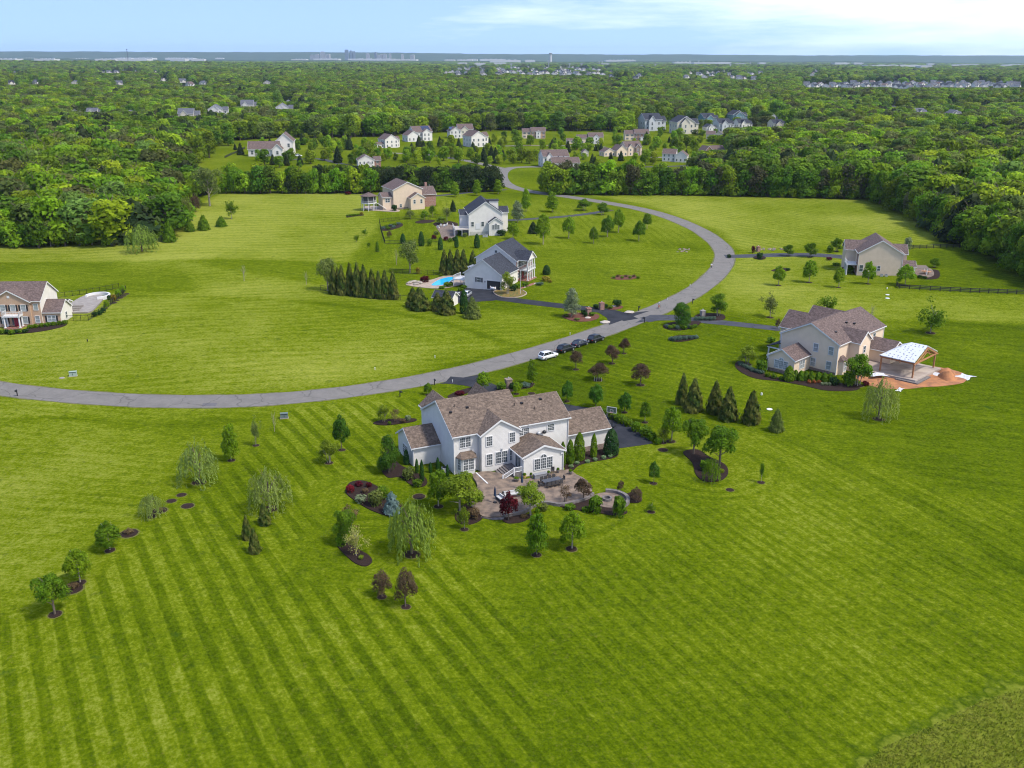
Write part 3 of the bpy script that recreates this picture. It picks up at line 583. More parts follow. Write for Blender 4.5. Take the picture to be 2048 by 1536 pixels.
# ---------------------------------------------------------------- yard trees: species, base x, base y, top y, width, label
YT = [
('oak',110,1229,1148,74,'round dark green tree at the lowest end of the diagonal tree row, far left lawn'),
('maplebright',160,1166,1098,58,'spreading bright green tree second from the bottom of the diagonal row'),
('maple',220,1101,1042,52,'rounded mid-green tree third from the bottom of the diagonal row'),
('willow',304,1033,990,50,'small pale weeping willow, smallest willow on the diagonal row'),
('willow',398,965,888,78,'pale weeping willow beside the narrow bright green upright tree'),
('pear',463,921,846,38,'narrow bright green upright tree at the top of the diagonal row'),
('loose',512,891,842,26,'wispy thin young tree between the upright tree and the road'),
('bare',549,863,820,22,'nearly leafless sapling below the grey utility box'),
('willow',540,1018,938,84,'broad pale willow with small dark conifer at its foot'),
('mapledeep',684,900,828,36,'dark green round tree in the lawn left of the white house'),
('vase',658,926,878,46,'multi-stemmed yellow-green tree just below the dark round tree'),
('conifer',530,1049,1006,24,'small dark conifer directly under the broad pale willow'),
('conifer',495,1078,1030,20,'slimmest small dark conifer, left of its pair on the striped lawn'),
('conifer',510,1105,1055,23,'small dark conifer, lowest of the three on the striped lawn'),
('willowb',823,1109,1004,92,'large bright yellow-green weeping willow below the blue spruce bed'),
('plum',764,1194,1138,44,'left of the two sparse purple-brown trees below the kidney bed'),
('plum',812,1214,1133,50,'right and taller of the two sparse purple-brown trees on near lawn'),
('peargreen',1073,1110,1023,50,'upright green tree standing on the lawn below the patio'),
('maplebright',1143,1098,1022,58,'bright yellow-green tree right of the upright one below the patio'),
('maple',877,1013,938,48,'slender green tree just left of the patio bush tree'),
('looseyg',929,1059,1012,26,'little pale olive sapling in front of the mulch bed left of patio steps'),
('mapledeep',1307,967,922,24,'small round dark green tree alone right of the patio'),
('loosegreen',1302,1024,1005,18,'tiny bushy sapling in mulch ring right of the fire pit'),
('loosegreen',1522,965,925,12,'very thin young tree alone in the right of the near lawn'),
('looseyg',1326,886,852,26,'wispy sapling at the near end of the driveway hedge'),
('maplebright',1342,883,811,46,'large bright green tree near the tip of the black driveway'),
('mapledeep',1134,803,760,26,'small round tree, leftmost of the four along the driveway hedge'),
('mapledeep',1191,815,767,34,'fuller round tree, second from the left along the driveway hedge'),
('mapledeep',1249,825,783,30,'third round tree along the driveway hedge'),
('maple',1290,845,802,26,'lighter young tree, rightmost of the four along the driveway hedge'),
('conifer',1364,808,748,25,'slim dark conifer at the left end of the row of five'),
('conifer',1386,822,757,37,'dark conifer second from left in the row of five, overlapping the first'),
('conifer',1429,826,762,33,'middle dark conifer in the row of five'),
('conifer',1456,839,775,37,'dark conifer fourth in the row of five'),
('conifer',1502,846,781,35,'dark conifer standing apart at the right end of the row of five'),
('goldcon',1552,862,817,29,'squat bronze-green holly in a mulch ring right of the five conifers'),
('plumvase',1152,739,700,36,'purple-brown tree nearest the parked cars'),
('plumvase',1224,727,689,38,'purple-brown tree in the middle of the group of five'),
('plumvase',1248,707,676,29,'smallest and farthest purple-brown tree of the group of five'),
('plumvase',1196,760,726,52,'widest purple-brown tree with white stakes at its foot'),
('plumvase',1281,770,727,48,'purple-brown tree at the right of the group of five'),
('maplebright',967,781,743,34,'bright green tree behind the white house roof beside the driveway mouth'),
('peargreen',1064,768,718,23,'narrow green tree beside the stone entrance pillar of the white house'),
('maple',856,790,765,18,'small green tree peeking left of the white house roof'),
('maplebright',1033,788,763,16,'small green tree right behind the ridge of the white house'),

# white garage house and pool
('birch',820,545,477,52,'spreading olive tree behind the pool lawn'),
('birch',656,581,512,52,'airy olive tree at the left end of the evergreen screen'),
('bare',613,569,539,18,'bare twiggy tree left of the evergreen screen'),
('bare',793,530,495,22,'thin bare-branched tree behind the olive tree by the pool'),
('vase',1015,588,542,34,'multi-stemmed yellow-green tree in the island bed by the garage'),
('holly',1093,549,530,18,'dark egg-shaped evergreen right of the columned porch'),
('pearpale',1143,634,575,37,'silvery flowering tree in the red mulch bed by the brick pillars'),
('arb',928,627,580,20,'narrow green evergreen standing against the parked car'),
# dark roofed house
('maplebright',1026,478,443,28,'bright green tree touching the right corner of the dark-roofed white house'),
('maplebright',1086,489,426,34,'tall bright green tree right of the dark-roofed house'),
('maplebright',1137,477,432,30,'bright round tree in the middle of the lawn inside the road bend'),
('maple',1187,487,452,20,'small narrow tree lowest in the middle of the bend lawn'),
('maple',1215,474,430,30,'full green tree right of the centre of the bend lawn'),
('maplebright',1237,465,416,26,'bright tree second from the right on the bend lawn'),
('maple',1278,482,440,27,'dark green tree lowest right on the bend lawn'),
('maple',1294,458,426,22,'rightmost small tree on the bend lawn near the road'),
('darkcon',1066,467,443,20,'short dark evergreen beside the tall bright tree'),
('pearpale',1035,445,400,28,'pale thin-leaved tree behind the dark-roofed house'),
('pear',1052,423,375,22,'narrow bright tree behind the pale one near the drive'),
('pear',1104,424,382,28,'bright pyramidal tree below the road at the bend'),
('vasegreen',1168,421,396,34,'low spreading tree beside the bend of the road'),
('vasegreen',1205,430,404,28,'low spreading tree at the mouth of the upper drive'),
('pear',910,394,362,20,'leftmost of three bright upright trees by the upper drive'),
('pear',954,391,358,20,'middle of three bright upright trees by the upper drive'),
('pear',996,388,358,20,'rightmost of three bright upright trees by the upper drive, nearest the road'),
('maplebright',849,440,420,17,'small bright tree in the bed right of the tan house'),
('loosegreen',865,433,410,18,'loose olive tree right of the small bright tree'),
('darkcon',906,423,400,12,'slim dark evergreen up the slope left of the dark-roofed house'),
('loose',894,441,411,18,'thin hazy tree left of the dark-roofed house'),
('loose',821,437,418,24,'flat thin-crowned tree below the tan house'),
('vase',883,448,432,28,'wide yellow-green tree above the gravel seating terrace'),
('arb',806,487,467,12,'small dark column evergreen in the lower fence line'),
('arb',843,492,463,14,'taller dark column evergreen behind the lower fence'),
('greencol',755,503,483,9,'tiny dark upright tree below the fence corner'),
('loosegreen',713,484,469,12,'little sapling left of the fence, lowest of two'),
('loosegreen',730,471,457,12,'little sapling left of the fence, upper of two'),
('loosegreen',738,496,485,10,'smallest sapling beside the tiny dark upright tree'),
('arb',881,500,474,12,'dark column tree above the group of evergreens'),
('arb',913,495,470,10,'dark column tree below the white deck'),
('arb',954,496,468,14,'dark column tree below the dark-roofed house bay'),
('plum',779,476,461,13,'small purple shrub tree inside the fence'),
('shrub',859,492,477,11,'small round bush beside the dark column tree'),
# right beige gable house
('maplebright',1557,571,530,27,'yellow-green tree, leftmost of the row before the beige gable house'),
('maplebright',1618,565,519,33,'larger yellow-green tree, second in the row before the beige gable house'),
('maplebright',1677,575,534,25,'small yellow-green tree, third in the row before the beige gable house'),
('maplebright',1736,568,522,28,'yellow-green tree in front of the beige gable wall'),
('maplebright',1809,571,528,40,'broadest yellow-green tree beside the corner of the black fence'),
('vasegreen',1576,512,487,24,'leftmost low tree along the far drive'),
('vasegreen',1620,514,483,31,'middle low tree along the far drive'),
('vasegreen',1673,503,475,28,'rightmost low tree along the far drive'),
('shrub',1660,505,488,13,'bush beside the rightmost low tree of the far drive'),
('vasegreen',1868,535,515,24,'dark multi-stem tree behind the stone patio in the fenced yard'),
('loose',1540,635,591,42,'pale open tree left above the double-gabled beige house'),
('loosegreen',1651,632,590,40,'grey-green tree directly behind the roof of the double-gabled beige house'),
('loosegreen',1861,666,608,52,'green tree alone right behind the timber pavilion'),
('bare',1742,640,606,26,'faint bare tree behind the beige house roof'),
# double-gabled beige house
('vase',1495,729,690,46,'bronze-green multi-stem tree at the left bed of the beige house'),
('vasegreen',1715,771,707,66,'broad layered green tree in front of the beige house by the pavilion'),
('willow',1757,838,758,66,'pale yellow weeping birch in front of the bare dirt'),
('bushtree',1363,652,603,50,'dense round-topped myrtle in the oval bed by the driveway mouth'),
('vasegreen',1436,632,584,42,'dense round-topped myrtle behind the stone pillar'),
# upper left
('willowb',285,503,452,62,'large rounded weeping willow at the edge of the left wood'),
('pyramid',340,484,442,25,'bright pyramid tree just right of the rounded willow'),
('pyramid',316,480,440,26,'bright pyramid tree hidden partly behind its right neighbour by the wood'),
('pyramid',380,463,438,20,'leftmost of the three small pyramids on the upper field'),
('pyramid',408,460,429,24,'middle and tallest of the three small pyramids on the upper field'),
('pyramid',443,453,432,22,'rightmost of the three small pyramids on the upper field'),
('loosegreen',463,438,402,28,'leaning ivy-clad tree alone on the upper field'),
('bare',488,562,526,24,'bare spindly tree alone on the green field'),
]
for sp, bx, by, ty, wd, lb in YT:
    if not lb: continue
    plant(sp, bx, by, ty, wd, lb, mulch=(by > 500 and KINDS[sp][0] not in ('shrub',)) and (sp not in ('darkcon', 'birch', 'bare', 'willowb') or bx == 823), m=RMULCH if by == 634 else None)
# empty mulch rings on the lawns
for px, py, r_ in ((375, 1012, .9) , (320, 1021, 1.0), (343, 1002, .7), (363, 990, .7), (258, 1067, 1.2), (1460, 980, .6), (1326, 900, .8), (838, 993, .9), (1063, 787, .7), (145, 1178, 1.2)):
    ring(G(px, py), r_)
for px, py, w_, lb in ((321, 1021, 14, 'tiny dark shrub in mulch beside the smallest willow'), (258, 1067, 22, 'low brown shrub in mulch beside the third tree of the diagonal row'), (147, 1176, 26, 'low reddish shrub between the two lowest trees of the diagonal row')):
    plant('shrubbrown', px, py, py - w_ * .5, w_, lb, mulch=False)
# driveway hedge row
HP = [(1192, 822, 12), (1207, 829, 16), (1226, 838, 20), (1243, 846, 20), (1256, 852, 18), (1272, 862, 22), (1290, 872, 26), (1303, 880, 20), (1316, 888, 16), (1234, 842, 14)]
for px, py, w_ in HP: plant('shrub', px, py, py - w_ * .95, w_ * 1.1, 'yellow-green bush in the hedge row curving along the black driveway', 'bushes along the driveway edge', mulch=False)
# clustered beds -------------------------------------------------------------
bed([(691, 985), (700, 966), (725, 962), (752, 972), (775, 990), (802, 1010), (800, 1028), (775, 1032), (740, 1020), (712, 1003)], lift=.12)
for a_ in [('shrubredb', 701, 984, 968, 20, 'bright crimson mound shrub at the left end of the spruce bed'), ('shrubred', 718, 972, 962, 18, 'dark purple mound shrub at the back of the spruce bed'), ('shrubred', 738, 974, 963, 14, 'small dark purple mound at the back right of the spruce bed'), ('shrubpale', 722, 1004, 988, 28, 'pale straw-coloured shrub in the front of the spruce bed'), ('shrubolive', 752, 1010, 974, 34, 'large golden-green mound shrub beside the blue spruce'), ('shrub', 766, 997, 968, 30, 'rounded green shrub behind the golden-green mound'), ('spruce', 784, 1026, 982, 33, 'silvery blue spruce at the right end of the bed'), ('shrubbrown', 730, 985, 974, 16, 'rusty low shrub amid the spruce bed')]: plant(*a_, mulch=False, zb=.08)
bed([(674, 1090), (690, 1080), (715, 1098), (738, 1112), (744, 1124), (732, 1133), (712, 1128), (690, 1110)], lift=.12)
for a_ in [('oak', 690, 1088, 1018, 50, 'bushy dark green tree at the top of the kidney bed'), ('brownvase', 700, 1064, 1008, 50, 'orange-tipped shrub behind the bushy tree of the kidney bed'), ('shrub', 683, 1092, 1056, 24, 'dark shrub at the left of the kidney bed'), ('yellowtree', 712, 1111, 1056, 44, 'cream and yellow blossoming multi-stem tree in the kidney bed'), ('shrubyg', 722, 1118, 1108, 12, 'small lime perennial at the tip of the kidney bed')]: plant(*a_, mulch=False, zb=.08)
bed([(1366, 905), (1395, 900), (1420, 915), (1450, 930), (1456, 948), (1440, 962), (1410, 963), (1392, 950), (1384, 925)], lift=.12)
for a_ in [('oak', 1387, 908, 833, 56, 'green tree at the upper left end of the right island bed'), ('oak', 1440, 930, 850, 76, 'large spreading green tree in the right island bed'), ('weeper', 1422, 963, 918, 36, 'drooping dark green weeping shrub in the front of the right island bed'), ('shrub', 1412, 940, 915, 28, 'mounded shrub left of the weeping shrub in the island bed'), ('shrubyg', 1443, 945, 936, 12, 'little lime shrub at the right edge of the island bed')]: plant(*a_, mulch=False, zb=.08)
bed([(746, 847), (768, 840), (800, 838), (830, 838), (830, 843), (800, 848), (768, 851)], lift=.12)
for a_ in [('vase', 768, 843, 808, 34, 'yellow-green tree in the small bed left of the white house'), ('brownvase', 790, 843, 815, 26, 'dark red-leaved shrub in the small bed left of the white house'), ('shrubpale', 816, 841, 828, 14, 'blond grass clump in the small bed left of the white house'), ('shrub', 779, 849, 841, 8, 'clipped ball shrub in the small bed left of the white house'), ('shrubbrown', 806, 845, 836, 14, 'tan flowering shrub beside the blond grass clump')]: plant(*a_, mulch=False, zb=.08)
# oval beds by the road, right
bed([(1326, 652), (1345, 645), (1385, 643), (1402, 645), (1388, 655), (1360, 661), (1335, 659)], lift=.12)
bed([(1388, 636), (1400, 628), (1440, 628), (1451, 635), (1440, 641), (1400, 640)], lift=.12)
bed([(1338, 679), (1352, 672), (1380, 671), (1396, 675), (1380, 681), (1355, 684)], lift=.12)
rr_ = random.Random(3)
for i in range(9): plant('shrub' if i % 3 else 'lavender', 1334 + i * 7, 657 - abs(i - 4) * .6 + (i % 2) * 2, 647 + (i % 2) * 2, 12, 'low clipped ball in the oval bed by the driveway mouth', 'clipped balls in the oval bed', mulch=False, zb=.08)
for i in range(10): plant('lavender', 1342 + i * 5.6, 680 - i * .6 + (i % 2) * 2, 672 - i * .3, 13, 'grey-green lavender clump in the long oval lawn bed', 'lavender in the long oval bed', mulch=False, zb=.08)
for i in range(8): plant('lavender', 1392 + i * 5, 640 - (i % 2), 632, 12, 'grey-blue perennial clump around the stone pillar bed', 'perennials around the stone pillar', mulch=False, zb=.08)
# red mulch beds by the brick pillars
bed([(1124, 632), (1150, 626), (1180, 628), (1197, 630), (1196, 637), (1175, 643), (1145, 642)], RMULCH, .1); bed([(1215, 617), (1228, 611), (1246, 613), (1240, 618), (1222, 620)], RMULCH, .1)
for a_ in [('shrubdeep', 1167, 628, 618, 12, 'dark ball shrub left of the near brick pillar'), ('shrubdeep', 1171, 633, 622, 11, 'second dark ball shrub in front of the near brick pillar'), ('shrub', 1184, 631, 623, 12, 'green shrub right of the near brick pillar'), ('shrubdeep', 1234, 612, 597, 19, 'large dark dome shrub right of the far brick pillar'), ('shrubdeep', 1192, 616, 607, 14, 'dark shrub left of the far brick pillar'), ('shrubdeep', 1211, 615, 607, 12, 'dark shrub just right of the far brick pillar'), ('shrub', 1221, 617, 610, 12, 'low shrub in the far red mulch bed'), ('shrubolive', 1132, 633, 627, 14, 'grey-green mound at the left of the red mulch bed'), ('shrubolive', 1154, 640, 635, 14, 'dark green low shrub in front of the silvery tree')]: plant(*a_, mulch=False, zb=.08)
# ---------------------------------------------------------------- house kit
def siding(name, c): 
    m = mat(name, c, .6, var=.07, vs=.8, spec=.3)
    n = m.node_tree; b = [q for q in n.nodes if q.type == 'BSDF_PRINCIPLED'][0]
    t = N(n, 'ShaderNodeTexCoord'); w_ = N(n, 'ShaderNodeTexWave', wave_type='BANDS', bands_direction='Z', wave_profile='SAW'); w_.inputs['Scale'].default_value = 1 / .2 / 2 / math.pi * 2; w_.inputs['Distortion'].default_value = 0
    bp = N(n, 'ShaderNodeBump'); bp.inputs['Strength'].default_value = .6; bp.inputs['Distance'].default_value = .03
    n.links.new(t.outputs['Object'], w_.inputs[0]); n.links.new(w_.outputs['Fac'], bp.inputs['Height']); n.links.new(bp.outputs[0], b.inputs['Normal']); return m
SW = siding('white siding', (.62, .59, .555)); SWW = siding('warm white siding', (.64, .60, .545)); SB = siding('beige siding', (.66, .52, .385)); STN = siding('tan siding', (.58, .455, .335)); SG = siding('grey siding', (.45, .46, .47)); SBL = siding('teal siding', (.12, .22, .25)); SY = siding('cream siding', (.52, .47, .38))
def shingle(name, a, b_):
    m = mat(name, a, .9, col2=b_, vs=2.2, spec=.15, detail=8, bump=.5, bs=9); n = m.node_tree
    x = [q for q in n.nodes if q.type == 'MIX'][0]; t = N(n, 'ShaderNodeTexCoord'); v_ = N(n, 'ShaderNodeTexVoronoi'); v_.inputs['Scale'].default_value = 3.2; mp_ = N(n, 'ShaderNodeMapping'); mp_.inputs['Scale'].default_value = (1, 1, 2.5)
    hs = N(n, 'ShaderNodeHueSaturation'); sp_ = N(n, 'ShaderNodeSeparateColor'); mr = N(n, 'ShaderNodeMapRange'); mr.inputs[3].default_value = .72; mr.inputs[4].default_value = 1.3
    n.links.new(t.outputs['Object'], mp_.inputs[0]); n.links.new(mp_.outputs[0], v_.inputs[0]); n.links.new(v_.outputs['Color'], sp_.inputs[0]); n.links.new(sp_.outputs[0], mr.inputs[0]); n.links.new(mr.outputs[0], hs.inputs['Value'])
    tgt = x.outputs[2].links[0].to_socket; n.links.new(x.outputs[2], hs.inputs['Color']); n.links.new(hs.outputs[0], tgt); return m
RB = shingle('brown shingles', (.140, .104, .080), (.092, .068, .053)); RM = shingle('mauve brown shingles', (.125, .090, .080), (.088, .064, .058)); RD = shingle('dark slate shingles', (.024, .027, .036), (.040, .043, .054)); RG = shingle('grey shingles', (.10, .104, .12), (.07, .073, .085))
def brickm(name, a, b_):
    m = mat(name, a, .85, var=.1); n = m.node_tree; p = [q for q in n.nodes if q.type == 'BSDF_PRINCIPLED'][0]
    bt = N(n, 'ShaderNodeTexBrick'); bt.inputs['Color1'].default_value = a + (1,); bt.inputs['Color2'].default_value = b_ + (1,); bt.inputs['Mortar'].default_value = (.42, .38, .34, 1); bt.inputs['Scale'].default_value = 1.0
    bt.inputs['Brick Width'].default_value = .24; bt.inputs['Row Height'].default_value = .08; bt.inputs['Mortar Size'].default_value = .008
    t = N(n, 'ShaderNodeTexCoord'); s_ = N(n, 'ShaderNodeSeparateXYZ'); a_ = N(n, 'ShaderNodeMath', operation='ADD'); c_ = N(n, 'ShaderNodeCombineXYZ')
    n.links.new(t.outputs['Object'], s_.inputs[0]); n.links.new(s_.outputs[0], a_.inputs[0]); n.links.new(s_.outputs[1], a_.inputs[1]); n.links.new(a_.outputs[0], c_.inputs[0]); n.links.new(s_.outputs[2], c_.inputs[1]); n.links.new(c_.outputs[0], bt.inputs[0]); n.links.new(bt.outputs[0], p.inputs['Base Color']); return m
BRT = brickm('tan brick', (.36, .20, .11), (.42, .26, .15)); BRR = brickm('red brick', (.22, .08, .05), (.17, .06, .04)); STO = mat('stone veneer', (.25, .19, .155), .9, col2=(.15, .11, .09), vs=3, bump=.8, bs=6)
TRIM = mat('white trim', (.57, .56, .55), .5, var=.05, vs=1.5); GLASS = mat('window glass', (.045, .055, .065), .08, col2=(.10, .115, .12), vs=.5, spec=.8); BLIND = mat('window with blinds', (.34, .36, .36), .15, col2=(.10, .12, .13), vs=.7, spec=.6); SHUT = mat('black shutters', (.02, .02, .022), .6)
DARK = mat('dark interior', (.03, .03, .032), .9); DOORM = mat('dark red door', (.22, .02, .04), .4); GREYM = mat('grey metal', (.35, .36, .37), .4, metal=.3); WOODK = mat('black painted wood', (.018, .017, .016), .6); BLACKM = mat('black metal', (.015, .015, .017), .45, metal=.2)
PV = mat('solar panels', (.012, .018, .05), .15, spec=.7)
def roofslab(mb, b, mi=0):
    x0, x1, y0, y1, ze, rise, ax = b['x0'], b['x1'], b['y0'], b['y1'], b['ze'], b['rise'], b.get('ax', 'x'); ov = b.get('ov', .35); e0, e1 = b.get('ends', (.3, .3)); t = .16
    if b.get('hip'):
        hx, hy = b['hip'] if isinstance(b['hip'], tuple) else (None, None)
        xm, ym = (x0 + x1) / 2, (y0 + y1) / 2; w2 = min(x1 - x0, y1 - y0) / 2; X0, X1, Y0, Y1 = x0 - ov, x1 + ov, y0 - ov, y1 + ov; z0 = ze - ov * rise / w2
        if x1 - x0 >= y1 - y0: ra, rb = (x0 + w2, ym), (x1 - w2, ym)
        else: ra, rb = (xm, y0 + w2), (xm, y1 - w2)
        vs = [(X0, Y0, z0), (X1, Y0, z0), (X1, Y1, z0), (X0, Y1, z0), (ra[0], ra[1], ze + rise + t), (rb[0], rb[1], ze + rise + t), (X0, Y0, z0 + t), (X1, Y0, z0 + t), (X1, Y1, z0 + t), (X0, Y1, z0 + t)]
        fs = [(0, 3, 2, 1), (0, 1, 7, 6), (1, 2, 8, 7), (2, 3, 9, 8), (3, 0, 6, 9)]
        if x1 - x0 >= y1 - y0: fs += [(6, 7, 5, 4), (7, 8, 5), (8, 9, 4, 5), (9, 6, 4)]
        else: fs += [(6, 7, 4), (7, 8, 5, 4), (8, 9, 5), (9, 6, 4, 5)]
        mb.add(vs, fs, mi); return
    if ax == 'x': lo, hi, a, c = y0, y1, x0 - e0, x1 + e1
    else: lo, hi, a, c = x0, x1, y0 - e0, y1 + e1
    mid = b.get('mid', (lo + hi) / 2); m0 = rise / (mid - lo) if mid > lo else 0; m1 = rise / (hi - mid) if hi > mid else 0
    pr = [(lo - ov, ze - ov * m0), (mid, ze + rise), (hi + ov, ze - ov * m1), (hi + ov, ze - ov * m1 + t), (mid, ze + rise + t), (lo - ov, ze - ov * m0 + t)]
    pr = [(p, q) for p, q in pr]
    mb.prism(pr, a, ax, c, mi)
def wallblk(mb, b, mi=0):
    x0, x1, y0, y1, ze, rise, ax = b['x0'], b['x1'], b['y0'], b['y1'], b['ze'], b['rise'], b.get('ax', 'x'); zb = b.get('zb', -1.0)
    if b.get('hip'): mb.box(x0, x1, y0, y1, zb, ze, mi); return
    if ax == 'x': mid = b.get('mid', (y0 + y1) / 2); mb.prism([(y0, zb), (y1, zb), (y1, ze), (mid, ze + rise), (y0, ze)], x0, 'x', x1, mi)
    else: mid = b.get('mid', (x0 + x1) / 2); mb.prism([(x0, zb), (x1, zb), (x1, ze), (mid, ze + rise), (x0, ze)], y0, 'y', y1, mi)
def trimblk(mb, b):
    x0, x1, y0, y1, ze, rise, ax = b['x0'], b['x1'], b['y0'], b['y1'], b['ze'], b['rise'], b.get('ax', 'x'); ov = b.get('ov', .35); e0, e1 = b.get('ends', (.3, .3)); tr = b.get('trim', (1, 1))
    if b.get('hip'):
        w2 = min(x1 - x0, y1 - y0) / 2; z = ze - ov * rise / w2
        X0, X1, Y0, Y1 = x0 - ov - .04, x1 + ov + .04, y0 - ov - .04, y1 + ov + .04
        for q in ((X0, X1, Y0, Y0 + .07), (X0, X1, Y1 - .07, Y1), (X0, X0 + .07, Y0 + .075, Y1 - .075), (X1 - .07, X1, Y0 + .075, Y1 - .075)): mb.box(*q, z - .12, z + .1)
        return
    if ax == 'x': lo, hi, a, c = y0, y1, x0 - e0, x1 + e1
    else: lo, hi, a, c = x0, x1, y0 - e0, y1 + e1
    mid = b.get('mid', (lo + hi) / 2); m0 = rise / (mid - lo); m1 = rise / (hi - mid)
    for k_, (p, on) in enumerate(((a, tr[0]), (c, tr[1]))):
        if not on: continue
        pa, pb = (p - .05, p + .06) if k_ == 0 else (p - .06, p + .05); D = .2
        mb.prism([(lo - ov - .05, ze - ov * m0 - D), (mid, ze + rise - D), (hi + ov + .05, ze - ov * m1 - D), (hi + ov + .05, ze - ov * m1 + .07), (mid, ze + rise + .10), (lo - ov - .05, ze - ov * m0 + .07)], pa, ax, pb)
    for p, mm in ((lo - ov, m0), (hi + ov, m1)):
        s_ = -1 if p < mid else 1; q0, q1 = sorted((p + s_ * .03, p + s_ * .12)); z = ze - ov * mm
        aa, cc = a + .07, c - .07
        if ax == 'x': mb.box(aa, cc, q0, q1, z - .02, z + .13)
        else: mb.box(q0, q1, aa, cc, z - .02, z + .13)
_W = {}
def winmesh(w_, h_, st, glass):
    key = (w_, h_, st, glass.name)
    if key in _W: return _W[key]
    mb = MB(); t = .11; x = w_ / 2
    mb.box(-x - t, -x, -.08, .04, -t, h_ + t); mb.box(x, x + t, -.08, .04, -t, h_ + t); mb.box(-x, x, -.08, .04, -t, 0); mb.box(-x, x, -.08, .04, h_, h_ + t)
    nu = max(1, round(w_ / .95)) if st != 'door' else 2
    for i in range(1, nu): q = -x + w_ * i / nu; mb.box(q - .06, q + .06, -.07, .03, 0, h_)
    if st in ('dh', 'dh6'): mb.box(-x, x, -.065, .03, h_ / 2 - .035, h_ / 2 + .035)
    if st == 'dh6':
        for i in range(nu):
            a = -x + w_ * i / nu; d = w_ / nu
            for j in (1, 2): mb.box(a + d * j / 3 - .014, a + d * j / 3 + .014, -.045, .02, 0, h_)
        for j in (1, 3): mb.box(-x, x, -.043, .02, h_ * j / 4 - .014, h_ * j / 4 + .014)
    if st == 'arch':
        for i in range(nu):
            a = -x + w_ * i / nu; d = w_ / nu
            for j in (1, 2): mb.box(a + d * j / 3 - .014, a + d * j / 3 + .014, -.045, .02, 0, h_)
        for j in (1, 2, 3): mb.box(-x, x, -.043, .02, h_ * j / 4 - .02, h_ * j / 4 + .02)
        r0, r1 = w_ / nu / 2, w_ / nu / 2 + t
        for i in range(8):
            a0, a1 = math.pi * i / 8, math.pi * (i + 1) / 8
            mb.prism([(r0 * math.cos(a0), h_ + t + r0 * math.sin(a0)), (r1 * math.cos(a0), h_ + t + r1 * math.sin(a0)), (r1 * math.cos(a1), h_ + t + r1 * math.sin(a1)), (r0 * math.cos(a1), h_ + t + r0 * math.sin(a1))], -.08, 'y', .04)
        mb.box(-.03, .03, -.06, .02, h_ + t, h_ + t + r0)
    g = MB(); g.box(-x, x, -.03, .03, 0, h_)
    if st == 'arch': g.prism([(r0 * math.cos(math.pi * i / 8), h_ + t + r0 * math.sin(math.pi * i / 8)) for i in range(9)], -.03, 'y', .03)
    _W[key] = (mb.mesh('window', TRIM), g.mesh('pane', glass)); return _W[key]
FA = dict(f=0, l=-math.pi / 2, r=math.pi / 2, b=math.pi)
def window(parent, face, x, y, z, w_, h_, st='dh6', glass=None, shutters=False):
    f, g = winmesh(w_, h_, st, glass or GLASS); wd = link('window', f, parent, (x, y, z), FA[face]); link('pane', g, wd)
    if shutters:
        key = ('sh', h_)
        if key not in _W:
            s_ = MB(); s_.box(-.2, .2, -.07, .02, 0, h_)
            for j in range(6): s_.box(-.17, .17, -.085, -.071, h_ * (j + .3) / 6, h_ * (j + .6) / 6)
            _W[key] = s_.mesh('shutter', SHUT)
        for sg in (-1, 1):
            q = Matrix.Rotation(FA[face], 3, 'Z') @ Vector((sg * (w_ / 2 + .33), -.01, 0)); link('shutter', _W[key], parent, (x + q.x, y + q.y, z), FA[face])
    return wd
def downspout(mb, x, y, z1): mb.box(x - .05, x + .05, y - .05, y + .05, -.5, z1)
def house(name, pos, deg, label, wallm, roofm, blocks, group=None, cat='house'):
    o = empty(name, pos, R(deg), label, cat, group); EXCL.append((pos[0], pos[1], 14))
    groups = {}
    for b in blocks: groups.setdefault(b.get('wall', wallm).name, []).append(b)
    for g in groups.values():
        mb = MB(); [wallblk(mb, b) for b in g]; mb.build('wall', g[0].get('wall', wallm), o)
    rg = {}
    for b in blocks: rg.setdefault(b.get('roof', roofm).name, []).append(b)
    for g in rg.values():
        mb = MB(); [roofslab(mb, b) for b in g]; mb.build('roof', g[0].get('roof', roofm), o)
    mb = MB(); [trimblk(mb, b) for b in blocks]; mb.build('roof_trim', TRIM, o)
    return o
def B(x0, x1, y0, y1, ze, rise, ax='x', **k): return dict(x0=x0, x1=x1, y0=y0, y1=y1, ze=ze, rise=rise, ax=ax, **k)
def box_part(name, m, o, *boxes):
    mb = MB(); [mb.box(*b) for b in boxes]; return mb.build(name, m, o)

# ================================================================ the white house in the middle
base = Vector((-9.0, 135.4, float(hgt(-3, 142)))); WH = house('house', base, 25.4, 'large white two-storey house with brown shingled roofs and a paver patio, centre of the photo', SW, RB, [
    B(0, 12.6, 0, 13.4, 6.6, 3.6, ends=(.3, -.002), trim=(1, 0), mid=6.7),
    B(12.6, 20.1, 0.003, 9.8, 6.6, 2.62, ends=(0, .3), trim=(0, 1)),
    B(4.2, 10.6, -1.2, 8.0, 6.6, 1.95, 'y', ends=(.3, 0), trim=(1, 0)),
    B(9.4, 16.4, -5.3, 0.1, 3.55, 1.35, 'y', ends=(.3, -.02), trim=(1, 0), mid=12.9),
    B(20.1, 28.2, 0.5, 7.6, 3.3, 2.3, ends=(-.01, .3), trim=(0, 1)),
    B(-4.7, 0, 5.7, 12.7, 3.4, 2.0, ends=(.3, -.01), trim=(1, 0)),
    B(.5, 5.0, 8, 15.6, 6.6, 2.0, 'y', ends=(0, .3), trim=(0, 1)),
    B(8.6, 12.0, 9, 14.8, 6.9, 2.2, 'y', ends=(0, .3), trim=(0, 1))])
mb = MB()
